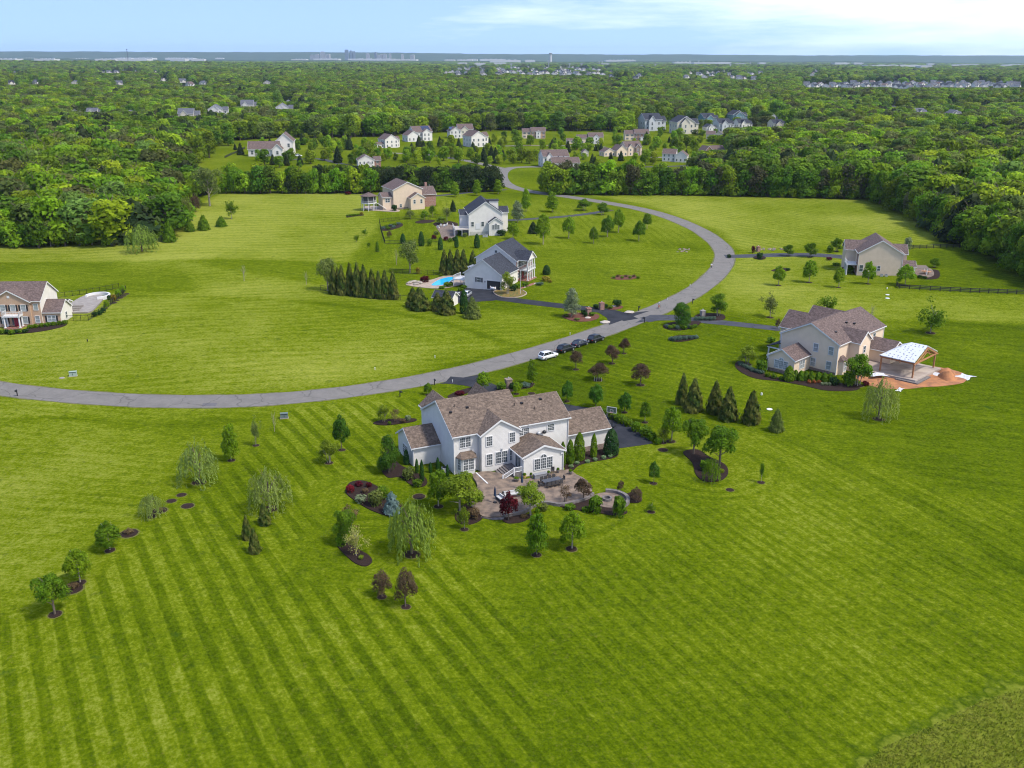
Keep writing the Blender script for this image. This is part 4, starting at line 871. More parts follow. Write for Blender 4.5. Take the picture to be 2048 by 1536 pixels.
for x, y in ((.03, -.1), (4.1, -.1), (10.7, -1.1), (9.45, -5.4), (16.35, -5.4), (20.05, -.1), (28.15, .4), (-4.6, 5.6)): downspout(mb, x, y, 6.3 if y in (-.1, -1.1) else 3.3)
mb.build('downspout', TRIM, WH)
window(WH, 'f', 1.95, -.02, 4.45, 1.75, 1.6)
for x, w_, z, h_ in ((5.5, .95, 4.5, 1.55), (9.45, .9, 4.5, 1.55), (5.5, .95, 1.25, 1.8), (7.6, 1.95, 1.25, 1.9), (9.5, .9, 1.35, 1.75)): window(WH, 'f', x, -1.22, z, w_, h_)
window(WH, 'f', 12.0, -.02, 4.75, 1.9, 1.1); window(WH, 'f', 16.9, -.02, 4.75, 1.15, 1.05)
window(WH, 'f', 12.9, -5.32, .95, 3.1, 1.75, 'arch'); window(WH, 'l', -4.72, 9.2, 1.0, 1.9, 1.5); window(WH, 'l', 9.38, -3.6, .95, 1.9, 2.0, 'door')
# bay window
mb = MB(); mb.prism([(.55, 0), (.95, -1.0), (3.15, -1.0), (3.55, 0)], -1, 'z', 2.95); mb.build('bay_wall', SW, WH)
mb = MB(); mb.add([(.3, 0, 3.0), (.8, -1.3, 3.0), (3.3, -1.3, 3.0), (3.8, 0, 3.0), (1.1, 0, 3.75), (3.0, 0, 3.75), (.3, 0, 2.9), (.8, -1.3, 2.9), (3.3, -1.3, 2.9), (3.8, 0, 2.9)], [(0, 1, 4), (1, 2, 5, 4), (2, 3, 5), (6, 7, 1, 0), (7, 8, 2, 1), (8, 9, 3, 2), (6, 9, 8, 7), (3, 0, 4, 5), (9, 6, 0, 3)]); mb.build('bay_roof', RB, WH)
window(WH, 'f', 2.05, -1.02, 1.0, 1.7, 1.75)
for sg, x in ((-1, .75), (1, 3.35)):
    f, g = winmesh(.6, 1.75, 'dh6', GLASS); wd = link('window', f, WH, (x + sg * .01, -.52, 1.0), R(68 * sg)); link('pane', g, wd)
# roof vents and pipes
vb = MB()
for x, y, in ((1.2, 4.0), (4.2, 4.4), (13.4, 3.6), (16.9, 3.8)): z = 6.6 + .537 * y; vb.box(x - .2, x + .2, y - .2, y + .2, z + .1, z + .35)
vb.build('roof_vent', BLACKM, WH); vb = MB()
for x, y in ((2.2, 4.9), (12.0, 3.4), (15.0, 2.2)): z = 6.6 + .537 * y; vb.tube((x, y, z), (x, y, z + .6), .06)
vb.build('vent_pipe', BLACKM, WH); box_part('wall_lamp', GREYM, WH, (7.5, 7.7, -1.45, -1.2, 3.4, 3.7)); box_part('floodlight', TRIM, WH, (9.3, 9.6, -5.55, -5.31, 2.9, 3.1), (15.9, 16.3, -5.5, -5.31, 2.9, 3.1))
# foundation stone band at garage and behind steps
box_part('foundation', STO, WH, (20.3, 28.0, .42, .498, -.6, .45), (9.5, 16.3, -5.38, -5.302, -.6, .12))
def local(o, x, y, z=0):
    c_, s_ = math.cos(o.rotation_euler.z), math.sin(o.rotation_euler.z); return Vector((o.location.x + x * c_ - y * s_, o.location.y + x * s_ + y * c_, o.location.z + z))
# landing and stairs down to the patio, white rail
st_ = empty('porch_steps', local(WH, 9.3, -1.3), WH.rotation_euler.z, 'stone steps with white railing leading from the sunroom door to the patio', 'steps')
PAV = mat('paver stone', (.25, .18, .15), .85, col2=(.16, .12, .10), vs=1.6, bump=.4, bs=8, detail=7); PAVD = mat('grey block edging', (.17, .15, .14), .9, col2=(.11, .097, .094), vs=2.5, bump=.5, bs=6)
mb = MB(); mb.box(-1.4, 0.05, -3.9, 0, -.5, .9)
for i in range(5): mb.box(-1.4 - .38 * (i + 1), -1.4 - .38 * i - .002, -3.6, -.02, -.5, .9 - .16 * (i + 1))
mb.build('treads', PAVD, st_)
mb = MB()
for x, z in ((0, .9), (-1.4, .9), (-3.3, 0)): mb.box(x - .08, x + .08, -3.95, -3.8, z - .3, z + 1.05)
for dz in (.25, .95):
    mb.tube((0, -3.87, .9 + dz), (-1.4, -3.87, .9 + dz), .055); mb.tube((-1.4, -3.87, .9 + dz), (-3.3, -3.87, dz), .055)
for i in range(1, 9): x = -1.4 * i / 9; mb.box(x - .02, x + .02, -3.89, -3.85, 1.1, 1.85)
for i in range(1, 12): x = -1.4 - 1.9 * i / 12; z = .9 * (1 - i / 12); mb.box(x - .02, x + .02, -3.89, -3.85, z + .2, z + .95)
mb.build('railing', TRIM, st_)
bs = empty('basement_stairwell', local(WH, 4.6, -1.5), WH.rotation_euler.z, 'white-walled basement stairwell beside the patio under the bay', 'stairwell')
mb = MB(); mb.box(-1.6, -1.4, -4.4, 0, -.4, .55); mb.box(-1.4, -.2, -4.4, -4.2, -.4, .35); mb.build('parapet', TRIM, bs); mb = MB()
for i in range(7): mb.box(-1.35, -.1, -4.1 + i * .5, -3.6 + i * .5, -.4, .30 - .04 * i)
mb.build('treads', DARK, bs)
# satellite dishes
for x, lb in ((14.4, 'larger grey satellite dish above the sunroom roof'), (15.4, 'smaller black satellite dish above the sunroom roof')):
    d_ = empty('satellite_dish', local(WH, x, -.25, 4.5), WH.rotation_euler.z + .4, lb, 'satellite dish', 'satellite dishes'); mb = MB(); mb.ball((0, -.25, .35), .36, .8, n=10); mb.build('dish', GREYM if x < 15 else BLACKM, d_); mb = MB(); mb.tube((0, .2, 0), (0, -.2, .3), .04); mb.tube((0, -.25, .3), (.2, -.8, .4), .025); mb.build('arm', BLACKM, d_)
# patio
PATM = mat('patio pavers', (.20, .145, .105), .85, col2=(.10, .075, .06), vs=1.1, bump=.4, bs=7, detail=10); 
pat = smooth(PW([(938, 1004), (955, 975), (945, 952), (975, 946), (1000, 950), (1048, 962), (1120, 945), (1140, 943), (1152, 952), (1168, 960), (1180, 974), (1184, 990), (1172, 999), (1148, 1006), (1120, 1011), (1090, 1007), (1068, 1014), (1048, 1026), (1010, 1034), (965, 1036)]), 3, True)
sheet('patio', pat, PATM, lift=.32, thick=.5, kind='structure')
def curb(name, px, wd, h_, m, lb, cat, world=False):
    P2 = smooth(px if world else PW(px), 5); mb = MB(); n_ = len(P2)
    for i, p in enumerate(P2):
        a = np.array(P2[max(0, i - 1)]); c_ = np.array(P2[min(n_ - 1, i + 1)]); d = c_ - a; d /= np.hypot(*d); nr = np.array([-d[1], d[0]]) * wd / 2; g = float(hgt(*p))
        for q, z in ((nr, -.3), (nr, h_), (-nr, h_), (-nr, -.3)): mb.v.append((p[0] + q[0], p[1] + q[1], g + z))
    for i in range(n_ - 1):
        o = i * 4
        for j in range(3): mb.f.append((o + j, o + j + 1, o + j + 5, o + j + 4)); mb.m.append(0)
    mb.f += [(0, 3, 2, 1), (4 * n_ - 4, 4 * n_ - 3, 4 * n_ - 2, 4 * n_ - 1)]; mb.m += [0, 0]
    return mb.build(name, m, label=lb, cat=cat)
curb('retaining_wall', [(1008, 1034), (1046, 1027), (1066, 1015), (1090, 1008), (1120, 1012), (1148, 1007), (1174, 999), (1186, 990)], .4, .45, PAVD, 'curved low block wall along the lower edge of the patio', 'wall')
curb('patio_step', [(963, 1034), (985, 1038), (1008, 1038)], .5, .16, PAVD, 'lower curved stone step below the patio wall', 'step'); curb('patio_step', [(958, 1030), (983, 1034), (1010, 1033)], .5, .30, PAVD, 'upper curved stone step at the patio edge', 'step')
# fire pit circle
fc = G(1218, 1001); 
def ringpts(c_, r_, a0, a1, n_=20): return [(c_[0] + r_ * math.cos(R(a0 + (a1 - a0) * i / n_)), c_[1] + r_ * math.sin(R(a0 + (a1 - a0) * i / n_))) for i in range(n_ + 1)]
sheet('patio', ringpts(fc, 2.6, 0, 342, 20), PATM, lift=.12, thick=.3, kind='structure')
curb('seat_wall', ringpts(fc, 2.8, -60, 95, 10), .5, .55, PAVD, 'curved stone seat wall around the fire pit', 'wall', world=True)
fp = empty('fire_pit', (fc[0] - .3, fc[1], fc[2] + .1), 0, 'round stone fire pit on the small circular patio', 'fire pit'); mb = MB()
for i in range(12): a0, a1 = R(30 * i), R(30 * i + 29); mb.prism([(.75 * math.cos(a0), .75 * math.sin(a0)), (.75 * math.cos(a1), .75 * math.sin(a1)), (.5 * math.cos(a1), .5 * math.sin(a1)), (.5 * math.cos(a0), .5 * math.sin(a0))], 0, 'z', .42)
mb.build('stones', PAVD, fp); mb = MB(); mb.tube((0, 0, 0), (0, 0, .15), .49, n=12); mb.build('ash', DARK, fp)
# beds round the house
bed([(1066, 1030), (1045, 1044), (1015, 1047), (1003, 1038), (1012, 1036), (1050, 1029)]); bed([(910, 1030), (925, 1012), (950, 1005), (966, 1030), (958, 1043), (935, 1050), (915, 1044)])
bed([(1120, 1013), (1150, 1008), (1190, 995), (1215, 1012), (1250, 1020), (1252, 1028), (1225, 1031), (1190, 1025), (1150, 1020)]); bed([(1250, 990), (1270, 985), (1284, 998), (1275, 1006), (1252, 1003)])
bed([(1135, 945), (1128, 925), (1150, 905), (1200, 890), (1234, 903), (1230, 915), (1190, 923), (1160, 930), (1145, 942)]); bed([(762, 935), (775, 905), (800, 930), (850, 955), (850, 972), (825, 972), (800, 955), (775, 955)])
for a_ in [('bushtree', 778, 945, 868, 50, 'large silvery dark green bush tree at the left corner of the white house'), ('arb', 813, 928, 899, 14, 'broadest slim arborvitae in front of the left wing'), ('arb', 834, 946, 918, 9, 'slim arborvitae second from the left wing corner'), ('arb', 844, 962, 920, 11, 'front slim arborvitae of the left bed'), ('arb', 861, 945, 925, 9, 'short slim arborvitae below the left wing wall'), ('arb', 876, 944, 915, 10, 'tall slim arborvitae beside the tall gable wall'), ('arb', 895, 952, 929, 8, 'slim arborvitae near the bay window corner'),
 ('shrubolive', 818, 958, 930, 30, 'bronze bush in the bed below the left wing'), ('shrub', 835, 972, 956, 22, 'round green bush at the tip of the left bed'), ('dogwood', 921, 1022, 942, 92, 'wide yellow-green dogwood in front of the bay window'), ('dogwood', 1061, 1030, 967, 62, 'open yellow-green tree at the lower edge of the patio'), ('redmaple', 1018, 1040, 982, 42, 'crimson-leaved small tree at the patio steps'), ('brownvase', 1131, 1006, 966, 30, 'upright coppery shrub at the right patio edge'), ('plumvase', 1166, 1000, 956, 46, 'spreading reddish-purple shrub at the right end of the patio'), ('shrub', 1191, 1024, 986, 32, 'tall oval green bush left of the fire pit'), ('shrub', 1238, 1032, 986, 31, 'tall oval green bush in front of the fire pit'), ('plum', 1241, 984, 960, 16, 'little dark purple bush behind the seat wall'), ('plum', 1272, 1004, 973, 27, 'dark olive-purple bush right of the seat wall'),
 ('greencol', 1125, 931, 884, 15, 'leftmost tall green column against the garage wing'), ('greencol', 1140, 927, 880, 20, 'second tall green column against the garage wing'), ('greencol', 1158, 920, 866, 27, 'largest green column against the garage wing'), ('greencol', 1187, 914, 868, 16, 'narrow green column on the garage wall'), ('holly', 1222, 909, 858, 35, 'big dark holly at the garage corner'), ('shrubbrown', 1048, 1035, 1026, 16, 'small brown-green plant between patio wall and red tree'), ('shrub', 1172, 1022, 1012, 20, 'low leafy groundcover clump in the patio bed'), ('shrub', 957, 1003, 984, 26, 'round shrub right of the wide dogwood'), ('shrubbrown', 947, 1036, 1012, 30, 'brownish shrub at the corner of the lower patio steps'), ('shrubdeep', 897, 968, 952, 18, 'dark shrub under the bay window'), ('shrubolive', 1086, 1020, 1004, 22, 'olive shrub beneath the curved patio wall'), ('shrub', 1140, 1018, 1006, 24, 'spreading green shrub in the right patio bed'), ('shrub', 1075, 1024, 1016, 12, 'little shrub at the foot of the open patio tree')]: plant(*a_, mulch=False, zb=.06)
for px, py in ((1142, 935), (1154, 928), (1175, 925), (1190, 921), (1221, 914), (1207, 917)): plant('hosta', px, py, py - 7, 11, 'pale variegated hosta in the bed along the garage wing', 'hostas along the garage wing', mulch=False, zb=.06)
# patio furniture
WICK = mat('dark wicker', (.06, .055, .055), .8, var=.4, vs=20); CUSH = mat('grey cushions', (.42, .41, .40), .9, var=.1, vs=4); TABM = mat('dark table top', (.055, .06, .075), .35); NAVY = mat('navy canvas', (.02, .035, .07), .8)
def ppos(px, py): return G(px, py, .33)
dt = empty('dining_table', ppos(1103, 968), R(27), 'long dark rectangular dining table on the patio', 'table'); mb = MB(); mb.box(-1.5, 1.5, -.55, .55, .70, .76); mb.build('tabletop', TABM, dt)
for x in (-1.35, 1.35):
    for y in (-.45, .45): mb = MB(); mb.box(x - .04, x + .04, y - .04, y + .04, 0, .70); mb.build('leg', TABM, dt)
def chair(loc, rz, lb, grp):
    o = empty('patio_chair', loc, rz, lb, 'chair', grp); mb = MB(); mb.box(-.27, .27, -.27, .27, .40, .47); mb.build('seat', WICK, o); mb = MB(); mb.box(-.27, .27, .23, .29, .47, .98); mb.build('backrest', WICK, o)
    for x in (-.24, .24):
        for y in (-.24, .25): mb = MB(); mb.box(x - .03, x + .03, y - .03, y + .03, 0, .40); mb.build('leg', WICK, o)
    mb = MB(); mb.box(-.31, -.272, -.27, .27, .62, .67); mb.box(.272, .31, -.27, .27, .62, .67); mb.build('armrest', WICK, o); return o
for i in range(4):
    chair(local(dt, -1.05 + .7 * i, -.95), R(27 + 180), 'dark wicker chair on the near side of the dining table', 'chairs on the near side of the table'); chair(local(dt, -1.05 + .7 * i, .95), R(27), 'dark wicker chair on the far side of the dining table', 'chairs on the far side of the table')
chair(local(dt, 1.95, 0), R(27 - 90), 'dark wicker chair at the right head of the dining table', None); chair(local(dt, -1.95, 0), R(27 + 90), 'dark wicker chair at the left head of the dining table', None)
chair(ppos(1105, 946), R(-10), 'dark chair against the sunroom wall', None)
sf = empty('sofa', ppos(1006, 1004), R(-60), 'curved light grey outdoor sofa with dark wicker base on the patio', 'sofa'); mb = MB(); mb.box(-1.6, 1.6, -.45, .45, .05, .38); mb.box(-1.6, 1.6, .3, .45, .38, .8); mb.box(-1.6, -1.4, -.45, .298, .38, .6); mb.box(1.4, 1.6, -.45, .298, .38, .6); mb.build('base', WICK, sf); mb = MB(); [mb.box(-1.38 + .93 * i, -.5 + .93 * i, -.42, .29, .382, .52) for i in range(3)]; mb.build('cushion', CUSH, sf); mb = MB(); [mb.box(-1.38 + .93 * i, -.5 + .93 * i, .12, .285, .522, .85) for i in range(3)]; mb.build('back_cushion', CUSH, sf)
sf2 = copy_tree(sf); sf2.location = ppos(1026, 992); sf2.rotation_euler.z = R(20); sf2['label'] = 'light grey outdoor sofa half hidden behind the crimson tree'
def umbrella(px, py, lb):
    o = empty('patio_umbrella', ppos(px, py), 0, lb, 'umbrella'); mb = MB(); mb.tube((0, 0, 0), (0, 0, 2.7), .03); mb.build('pole', GREYM, o); mb = MB(); mb.tube((0, 0, 1.1), (0, 0, 2.1), .20, .13, 8); mb.tube((0, 0, 2.1), (0, 0, 2.65), .13, .02, 8); mb.build('canopy', NAVY, o); mb = MB(); mb.tube((0, 0, 0), (0, 0, .12), .3, .26, 10); mb.build('base', BLACKM, o)
umbrella(990, 1005, 'closed navy umbrella by the grey sofa'); umbrella(1044, 978, 'closed navy umbrella in the middle of the patio')
for px, py, lb, r_ in ((1033, 962, 'wide stone bowl planter near the white railing', .5), (1049, 956, 'yellow pot with a tall plant by the sunroom corner', .35), (1097, 951, 'dark pot by the storage bench', .3), (1116, 945, 'potted green plant beside the wall chair', .3), (1141, 948, 'round pot at the right patio corner', .35), (1062, 955, 'small grey pot against the sunroom', .25)):
    o = empty('planter', ppos(px, py), 0, lb, 'planter'); mb = MB(); mb.tube((0, 0, 0), (0, 0, .45), r_ * .6, r_, 10); mb.build('pot', mat('yellow glaze', (.5, .36, .12), .4) if 'yellow' in lb else PAVD, o); link('plant', proto('shrub', 0)[0], o, (0, 0, .4), 0, (r_ * 1.9, r_ * 1.9, .5 if r_ < .5 else .3))
sb = empty('storage_bench', ppos(1080, 955), R(25.4), 'grey storage bench against the sunroom wall', 'bench'); mb = MB(); mb.box(-1.05, 1.05, -.35, .35, 0, .62); mb.build('box', mat('grey resin', (.20, .20, .21), .6), sb); mb = MB(); mb.box(-1.1, 1.1, -.4, .38, .622, .72); mb.build('lid', mat('grey resin', (.2, .2, .21)), sb)
# basketball hoop on the black drive
bh = empty('basketball_hoop', G(1222, 856), R(-25), 'basketball hoop with clear backboard at the edge of the black driveway', 'basketball hoop'); mb = MB(); mb.tube((0, .5, 0), (0, .3, 2.6), .07); mb.tube((0, .3, 2.6), (0, 0, 3.2), .05); mb.build('pole', BLACKM, bh)
mb = MB(); mb.box(-.9, .9, -.05, 0, 2.9, 2.98); mb.box(-.9, .9, -.05, 0, 3.92, 4.0); mb.box(-.9, -.82, -.05, 0, 2.98, 3.92); mb.box(.82, .9, -.05, 0, 2.98, 3.92); mb.box(-.3, .3, -.06, -.052, 3.05, 3.10); mb.box(-.3, .3, -.06, -.052, 3.45, 3.5); mb.box(-.3, -.25, -.06, -.052, 3.1, 3.45); mb.box(.25, .3, -.06, -.052, 3.1, 3.45); mb.build('backboard', TRIM, bh); mb = MB(); mb.box(-.82, .82, -.03, -.02, 2.98, 3.92); mb.build('board_glass', mat('tinted board', (.06, .09, .07), .1, spec=.4), bh)
mb = MB(); [mb.tube((.23 * math.cos(R(30 * i)), -.3 + .23 * math.sin(R(30 * i)), 3.05), (.23 * math.cos(R(30 * i + 30)), -.3 + .23 * math.sin(R(30 * i + 30)), 3.05), .015, n=4) for i in range(12)]; mb.build('rim', mat('orange rim', (.6, .12, .02)), bh); mb = MB(); mb.box(-.5, .5, .2, 1.2, 0, .25); mb.build('base', BLACKM, bh)
acs = empty('air_conditioner', local(WH, -.9, 1.6), WH.rotation_euler.z, 'small air conditioner between the arborvitae and the tall gable wall', 'air conditioner'); mb = MB(); mb.box(-.45, .45, -.45, .45, 0, .9); mb.build('case', GREYM, acs); mb = MB(); mb.tube((0, 0, .902), (0, 0, .95), .38, n=12); mb.build('fan_grille', BLACKM, acs)
def gpos(x, y): return Vector((x, y, float(hgt(x, y))))
def simple_window(parent, face, x, y, z, w_, h_, shutters=False):
    key = ('s', w_, h_, shutters)
    if key not in _W:
        mb = MB(); a = w_ / 2; t = .13
        for q in ((-a - t, -a, -t, h_ + t), (a, a + t, -t, h_ + t), (-a, a, -t, 0), (-a, a, h_, h_ + t), (-a, a, h_ / 2 - .04, h_ / 2 + .04)): mb.box(q[0], q[1], -.08, .03, q[2], q[3], 0)
        mb.box(-a, a, -.04, .02, 0, h_, 1)
        if shutters: mb.box(-a - t - .4, -a - t - .01, -.07, .03, 0, h_, 2); mb.box(a + t + .01, a + t + .4, -.07, .03, 0, h_, 2)
        _W[key] = mb.mesh('window', [TRIM, GLASS, SHUT])
    return link('window', _W[key], parent, (x, y, z), FA[face])
def columns(parent, pts, z0, z1, r=.16, m=None):
    for x, y in pts: mb = MB(); mb.tube((x, y, z0), (x, y, z1), r, r * .85, 10); mb.box(x - r * 1.3, x + r * 1.3, y - r * 1.3, y + r * 1.3, z1 - .15, z1); mb.box(x - r * 1.3, x + r * 1.3, y - r * 1.3, y + r * 1.3, z0, z0 + .15); mb.build('column', m or TRIM, parent)
def railing(parent, pts, z, h_=1.0, m=None, name='railing', sp=.3):
    mb = MB()
    for (x0, y0), (x1, y1) in zip(pts, pts[1:]):
        d = math.hypot(x1 - x0, y1 - y0); n_ = max(1, int(d / sp)); mb.tube((x0, y0, z + h_), (x1, y1, z + h_), .05, n=4); mb.tube((x0, y0, z + .12), (x1, y1, z + .12), .04, n=4)
        for i in range(n_ + 1): t = i / n_; x, y = x0 + (x1 - x0) * t, y0 + (y1 - y0) * t; q = .07 if i in (0, n_) else .022; mb.box(x - q, x + q, y - q, y + q, z, z + h_)
    return mb.build(name, m or TRIM, parent)
# ================================================================ white house with garage and pool
HW = house('house', gpos(1.1, 271), -24, 'white house with slate roof, open garage and red brick columned front, beside the pool', SWW, RD, [
    B(-12.9, 0, 0, 11.5, 6.2, 4.2, 'y', ends=(.25, .3)), B(-11.2, .5, -11, 0.05, 4.0, 4.1, 'y', ends=(.25, -.02), trim=(1, 0)), B(-2, 3.0, 1.6, 7.2, 6.35, 2.1, 'x', ends=(0, .3), trim=(0, 1), zb=6.2)])
box_part('brick_front', BRR, HW, (0.001, .14, .05, 11.3, -.8, 6.1)); box_part('balcony_floor', TRIM, HW, (.14, 3.1, 1.5, 7.3, 3.0, 3.2)); box_part('porch_floor', BRR, HW, (.14, 3.4, 1.3, 7.5, -.5, .25))
columns(HW, [(2.8, 1.9), (2.8, 3.6), (2.8, 5.3), (2.8, 6.9)], .25, 3.0, .2); columns(HW, [(2.8, 1.9), (2.8, 3.6), (2.8, 5.3), (2.8, 6.9)], 3.2, 6.2, .2); railing(HW, [(.2, 1.6), (2.95, 1.6), (2.95, 7.2), (.2, 7.2)], 3.2)
for y in (.85, 2.7, 6.1, 8.6, 10.3):
    for z in (.9, 4.0): window(HW, 'r', .16, y, z, .95, 1.55, 'dh', None, y not in (.85,))
window(HW, 'r', .16, 4.4, 4.0, 1.0, 1.7, 'dh'); box_part('front_door', DOORM, HW, (.142, .22, 3.9, 4.9, .25, 2.4)); box_part('pediment', TRIM, HW, (2.9, 3.05, 1.7, 7.1, 6.2, 6.42))
window(HW, 'f', -6.6, -11.02, 1.6, 1.2, 1.3, 'dh', None, True)
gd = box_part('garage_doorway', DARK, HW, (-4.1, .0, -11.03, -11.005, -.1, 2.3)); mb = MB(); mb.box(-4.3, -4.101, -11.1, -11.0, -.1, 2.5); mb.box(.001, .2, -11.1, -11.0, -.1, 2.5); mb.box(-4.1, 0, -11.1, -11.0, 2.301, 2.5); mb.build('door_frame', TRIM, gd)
for x in (-4.7, .42): o_ = box_part('garage_lamp', BLACKM, HW, (x - .08, x + .08, -11.2, -11.02, 1.7, 2.1))
for x, z in ((-5.35, 5.6), (-6.4, 7.5)): pass
window(HW, 'f', -6.4, -.02, 8.0, .7, .7, 'fix')
dk = empty('pool_deck', local(HW, -14.8, -8.2), R(-24), 'small white raised deck with stairs between the garage and the pool', 'deck'); box_part('floor', TRIM, dk, (-.2, 3.2, -2.6, 2.2, 1.5, 1.65)); railing(dk, [(-.2, 2.2), (-.2, -2.6), (3.1, -2.6)], 1.65); columns(dk, [(-.1, -2.5), (3.0, -2.5), (-.1, 2.1)], -.3, 1.5, .1); mb = MB(); [mb.box(-.2 - .35 * (i + 1), -.2 - .35 * i, -2.5, -1.3, 1.3 - .25 * i, 1.45 - .25 * i) for i in range(5)]; mb.build('stairs', TRIM, dk)
pg = empty('pergola', local(HW, -13.4, -3.0), R(-24), 'white pergola frame behind the garage wall', 'pergola'); columns(pg, [(.2, -1.5), (.2, 1.5), (1.7, -1.5), (1.7, 1.5)], 0, 4.0, .1); mb = MB(); [mb.box(-.1, 1.9, -1.6 + .5 * i, -1.5 + .5 * i, 4.01, 4.2) for i in range(7)]; mb.build('rafters', TRIM, pg)
# pool
WATER = mat('pool water', (.02, .34, .62), .05, col2=(.03, .42, .70), vs=.6, spec=.6, bump=.1, bs=3); COP = mat('pale pool paving', (.34, .27, .21), .8, col2=(.26, .20, .16), vs=1.2, detail=6)
sheet('pool_paving', smooth(PW([(812, 570), (822, 562), (840, 562), (862, 560), (886, 553), (915, 551), (940, 553), (930, 566), (905, 574), (880, 577), (850, 576)]), 3, True), COP, lift=.10, thick=.3, kind='structure')
po = smooth(PW([(863, 571), (873, 563), (885, 558), (900, 555), (912, 557), (905, 563), (893, 568), (880, 571)]), 4, True); pl = sheet('pool', po, WATER, lift=.16, thick=.2, label='bright blue freeform swimming pool beside the white deck', cat='pool')
rk = random.Random(9); ROCK = mat('pale boulder', (.30, .26, .22), .9, col2=(.2, .17, .14), vs=2)
for i, (px, py) in enumerate([(818, 568), (823, 566), (829, 565), (836, 566), (832, 570), (841, 568)]): mb = MB(); mb.ball((0, 0, .25), .9, .5, n=7, m=5, jit=.35, rnd=rk); mb.build('boulder', ROCK, loc=G(px, py), rz=i, label='pale boulder in the rock pile at the left end of the pool', cat='boulder', group='boulders by the pool')
for a_ in [('shrubred', 850, 564, 549, 23, 'large dark crimson mound behind the pool'), ('shrubgold', 836, 547, 533, 11, 'golden shrub by the pool fence'), ('shrub', 897, 573, 562, 22, 'green planting at the pool edge near the deck'), ('shrubyg', 881, 552, 546, 8, 'small lime mound on the far side of the pool'), ('shrub', 884, 577, 571, 14, 'small clump right of the boulders by the pool')]: plant(*a_, mulch=False)
sh = empty('garden_shed', G(884, 612), R(-20), 'white garden shed with dark metal roof among the bronze conifers', 'shed'); EXCL.append((sh.location.x, sh.location.y, 5)); bb = B(-2.6, 2.8, 0, 4.2, 2.3, 1.3, 'x'); mb = MB(); wallblk(mb, bb); mb.build('wall', SWW, sh); mb = MB(); roofslab(mb, bb); mb.build('roof', RD, sh); mb = MB(); trimblk(mb, bb); mb.build('roof_trim', TRIM, sh); box_part('door', TRIM, sh, (-.9, .9, -.06, -.002, 0, 1.9)); mb = MB(); [mb.box(-2.9 + .6 * i, -2.84 + .6 * i, -.35, 2.05, 2.1, 2.12) for i in range(0)]; 
for i, (px, py, ty, w_) in enumerate([(668, 588, 532, 20), (685, 590, 531, 21), (701, 590, 527, 22), (716, 593, 525, 23), (729, 594, 529, 23), (745, 596, 539, 22), (758, 597, 542, 19), (771, 597, 540, 22), (787, 598, 543, 22), (677, 586, 534, 18)]): plant('conifer', px, py, ty, w_, 'dark evergreen cone in the dense screen row left of the pool', 'evergreen screen left of the pool', mulch=False)
for px, py, ty, w_ in [(889, 548, 499, 20), (901, 549, 500, 20), (915, 549, 498, 22), (927, 549, 499, 22)]: plant('conifer', px, py, ty, w_, 'dark evergreen cone in the clump of four behind the pool', 'four evergreens behind the pool', mulch=False)
for sp, px, py, ty, w_, lb in [('conifer', 946, 545, 500, 20, 'dark evergreen standing alone against the white gable wall'), ('conifer', 826, 614, 575, 28, 'bronze-green conifer at the back of the pair left of the shed'), ('conifer', 840, 620, 575, 38, 'bronze-green conifer in front of the pair left of the shed'), ('conifer', 875, 621, 585, 26, 'slimmer bronze-green conifer hiding the shed door'), ('conifer', 893, 628, 580, 34, 'bronze-green conifer at the right of the shed'), ('goldcon', 945, 636, 593, 34, 'lowest bronze-green conifer below the parking area')]: plant(sp, px, py, ty, w_, lb, mulch=False)
for px, py, w_ in ((935, 573, 14), (941, 571, 14), (946, 569, 13), (928, 577, 14), (922, 582, 14)): plant('shrub', px, py, py - 8, w_, 'clipped section of the hedge along the garage wall', 'hedge along the garage wall', mulch=False)
bed([(988, 584), (1000, 578), (1030, 576), (1048, 582), (1052, 588), (1035, 594), (1005, 594)], mat('flower bed', (.20, .12, .03), 1, col2=(.06, .08, .02), vs=1.2), .12); curb('bed_edging', [(1000, 579), (987, 585), (1004, 595), (1036, 595), (1053, 588), (1045, 581)], .25, .22, COP, 'pale stone edging round the island bed by the garage', 'edging')
for a_ in [('shrubdeep', 1026, 582, 566, 16, 'dark shrub in front of the brick facade'), ('shrub', 1051, 573, 562, 15, 'clipped ball by the columned porch'), ('shrub', 1037, 577, 566, 14, 'green shrub right of the garage corner'), ('lavender', 1079, 570, 563, 18, 'grey-blue juniper at the porch walk'), ('shrubgold', 1092, 562, 551, 20, 'yellow-green shrubs at the right corner of the porch'), ('shrubgold', 1100, 565, 558, 10, 'orange-leaved shrub at the tip of the porch bed')]: plant(*a_, mulch=False)
fpole = empty('flagpole', G(1041, 588), 0, 'thin white flagpole in the island bed by the garage', 'flagpole'); mb = MB(); mb.tube((0, 0, 0), (0, 0, 6.5), .05); mb.build('pole', TRIM, fpole); mb = MB(); mb.ball((0, 0, 6.55), .1); mb.build('finial', TRIM, fpole)
strip('footpath', [(1035, 578), (1046, 575), (1060, 570), (1072, 566)], 1.3, BRR, lift=.06, kind='structure')
sheet('mulch_bed', PW([(1220, 556), (1235, 551), (1262, 551), (1282, 554), (1262, 559), (1235, 560)]), RMULCH, lift=.06, thick=.2, kind='structure')
for i in range(7): plant('shrubbrown' if i % 2 else 'shrub', 1228 + i * 8, 557 - (i % 2) * 3, 551 - (i % 2) * 3, 8, 'low perennial tuft in the oval red mulch bed on the lawn', 'tufts in the oval red bed', mulch=False)

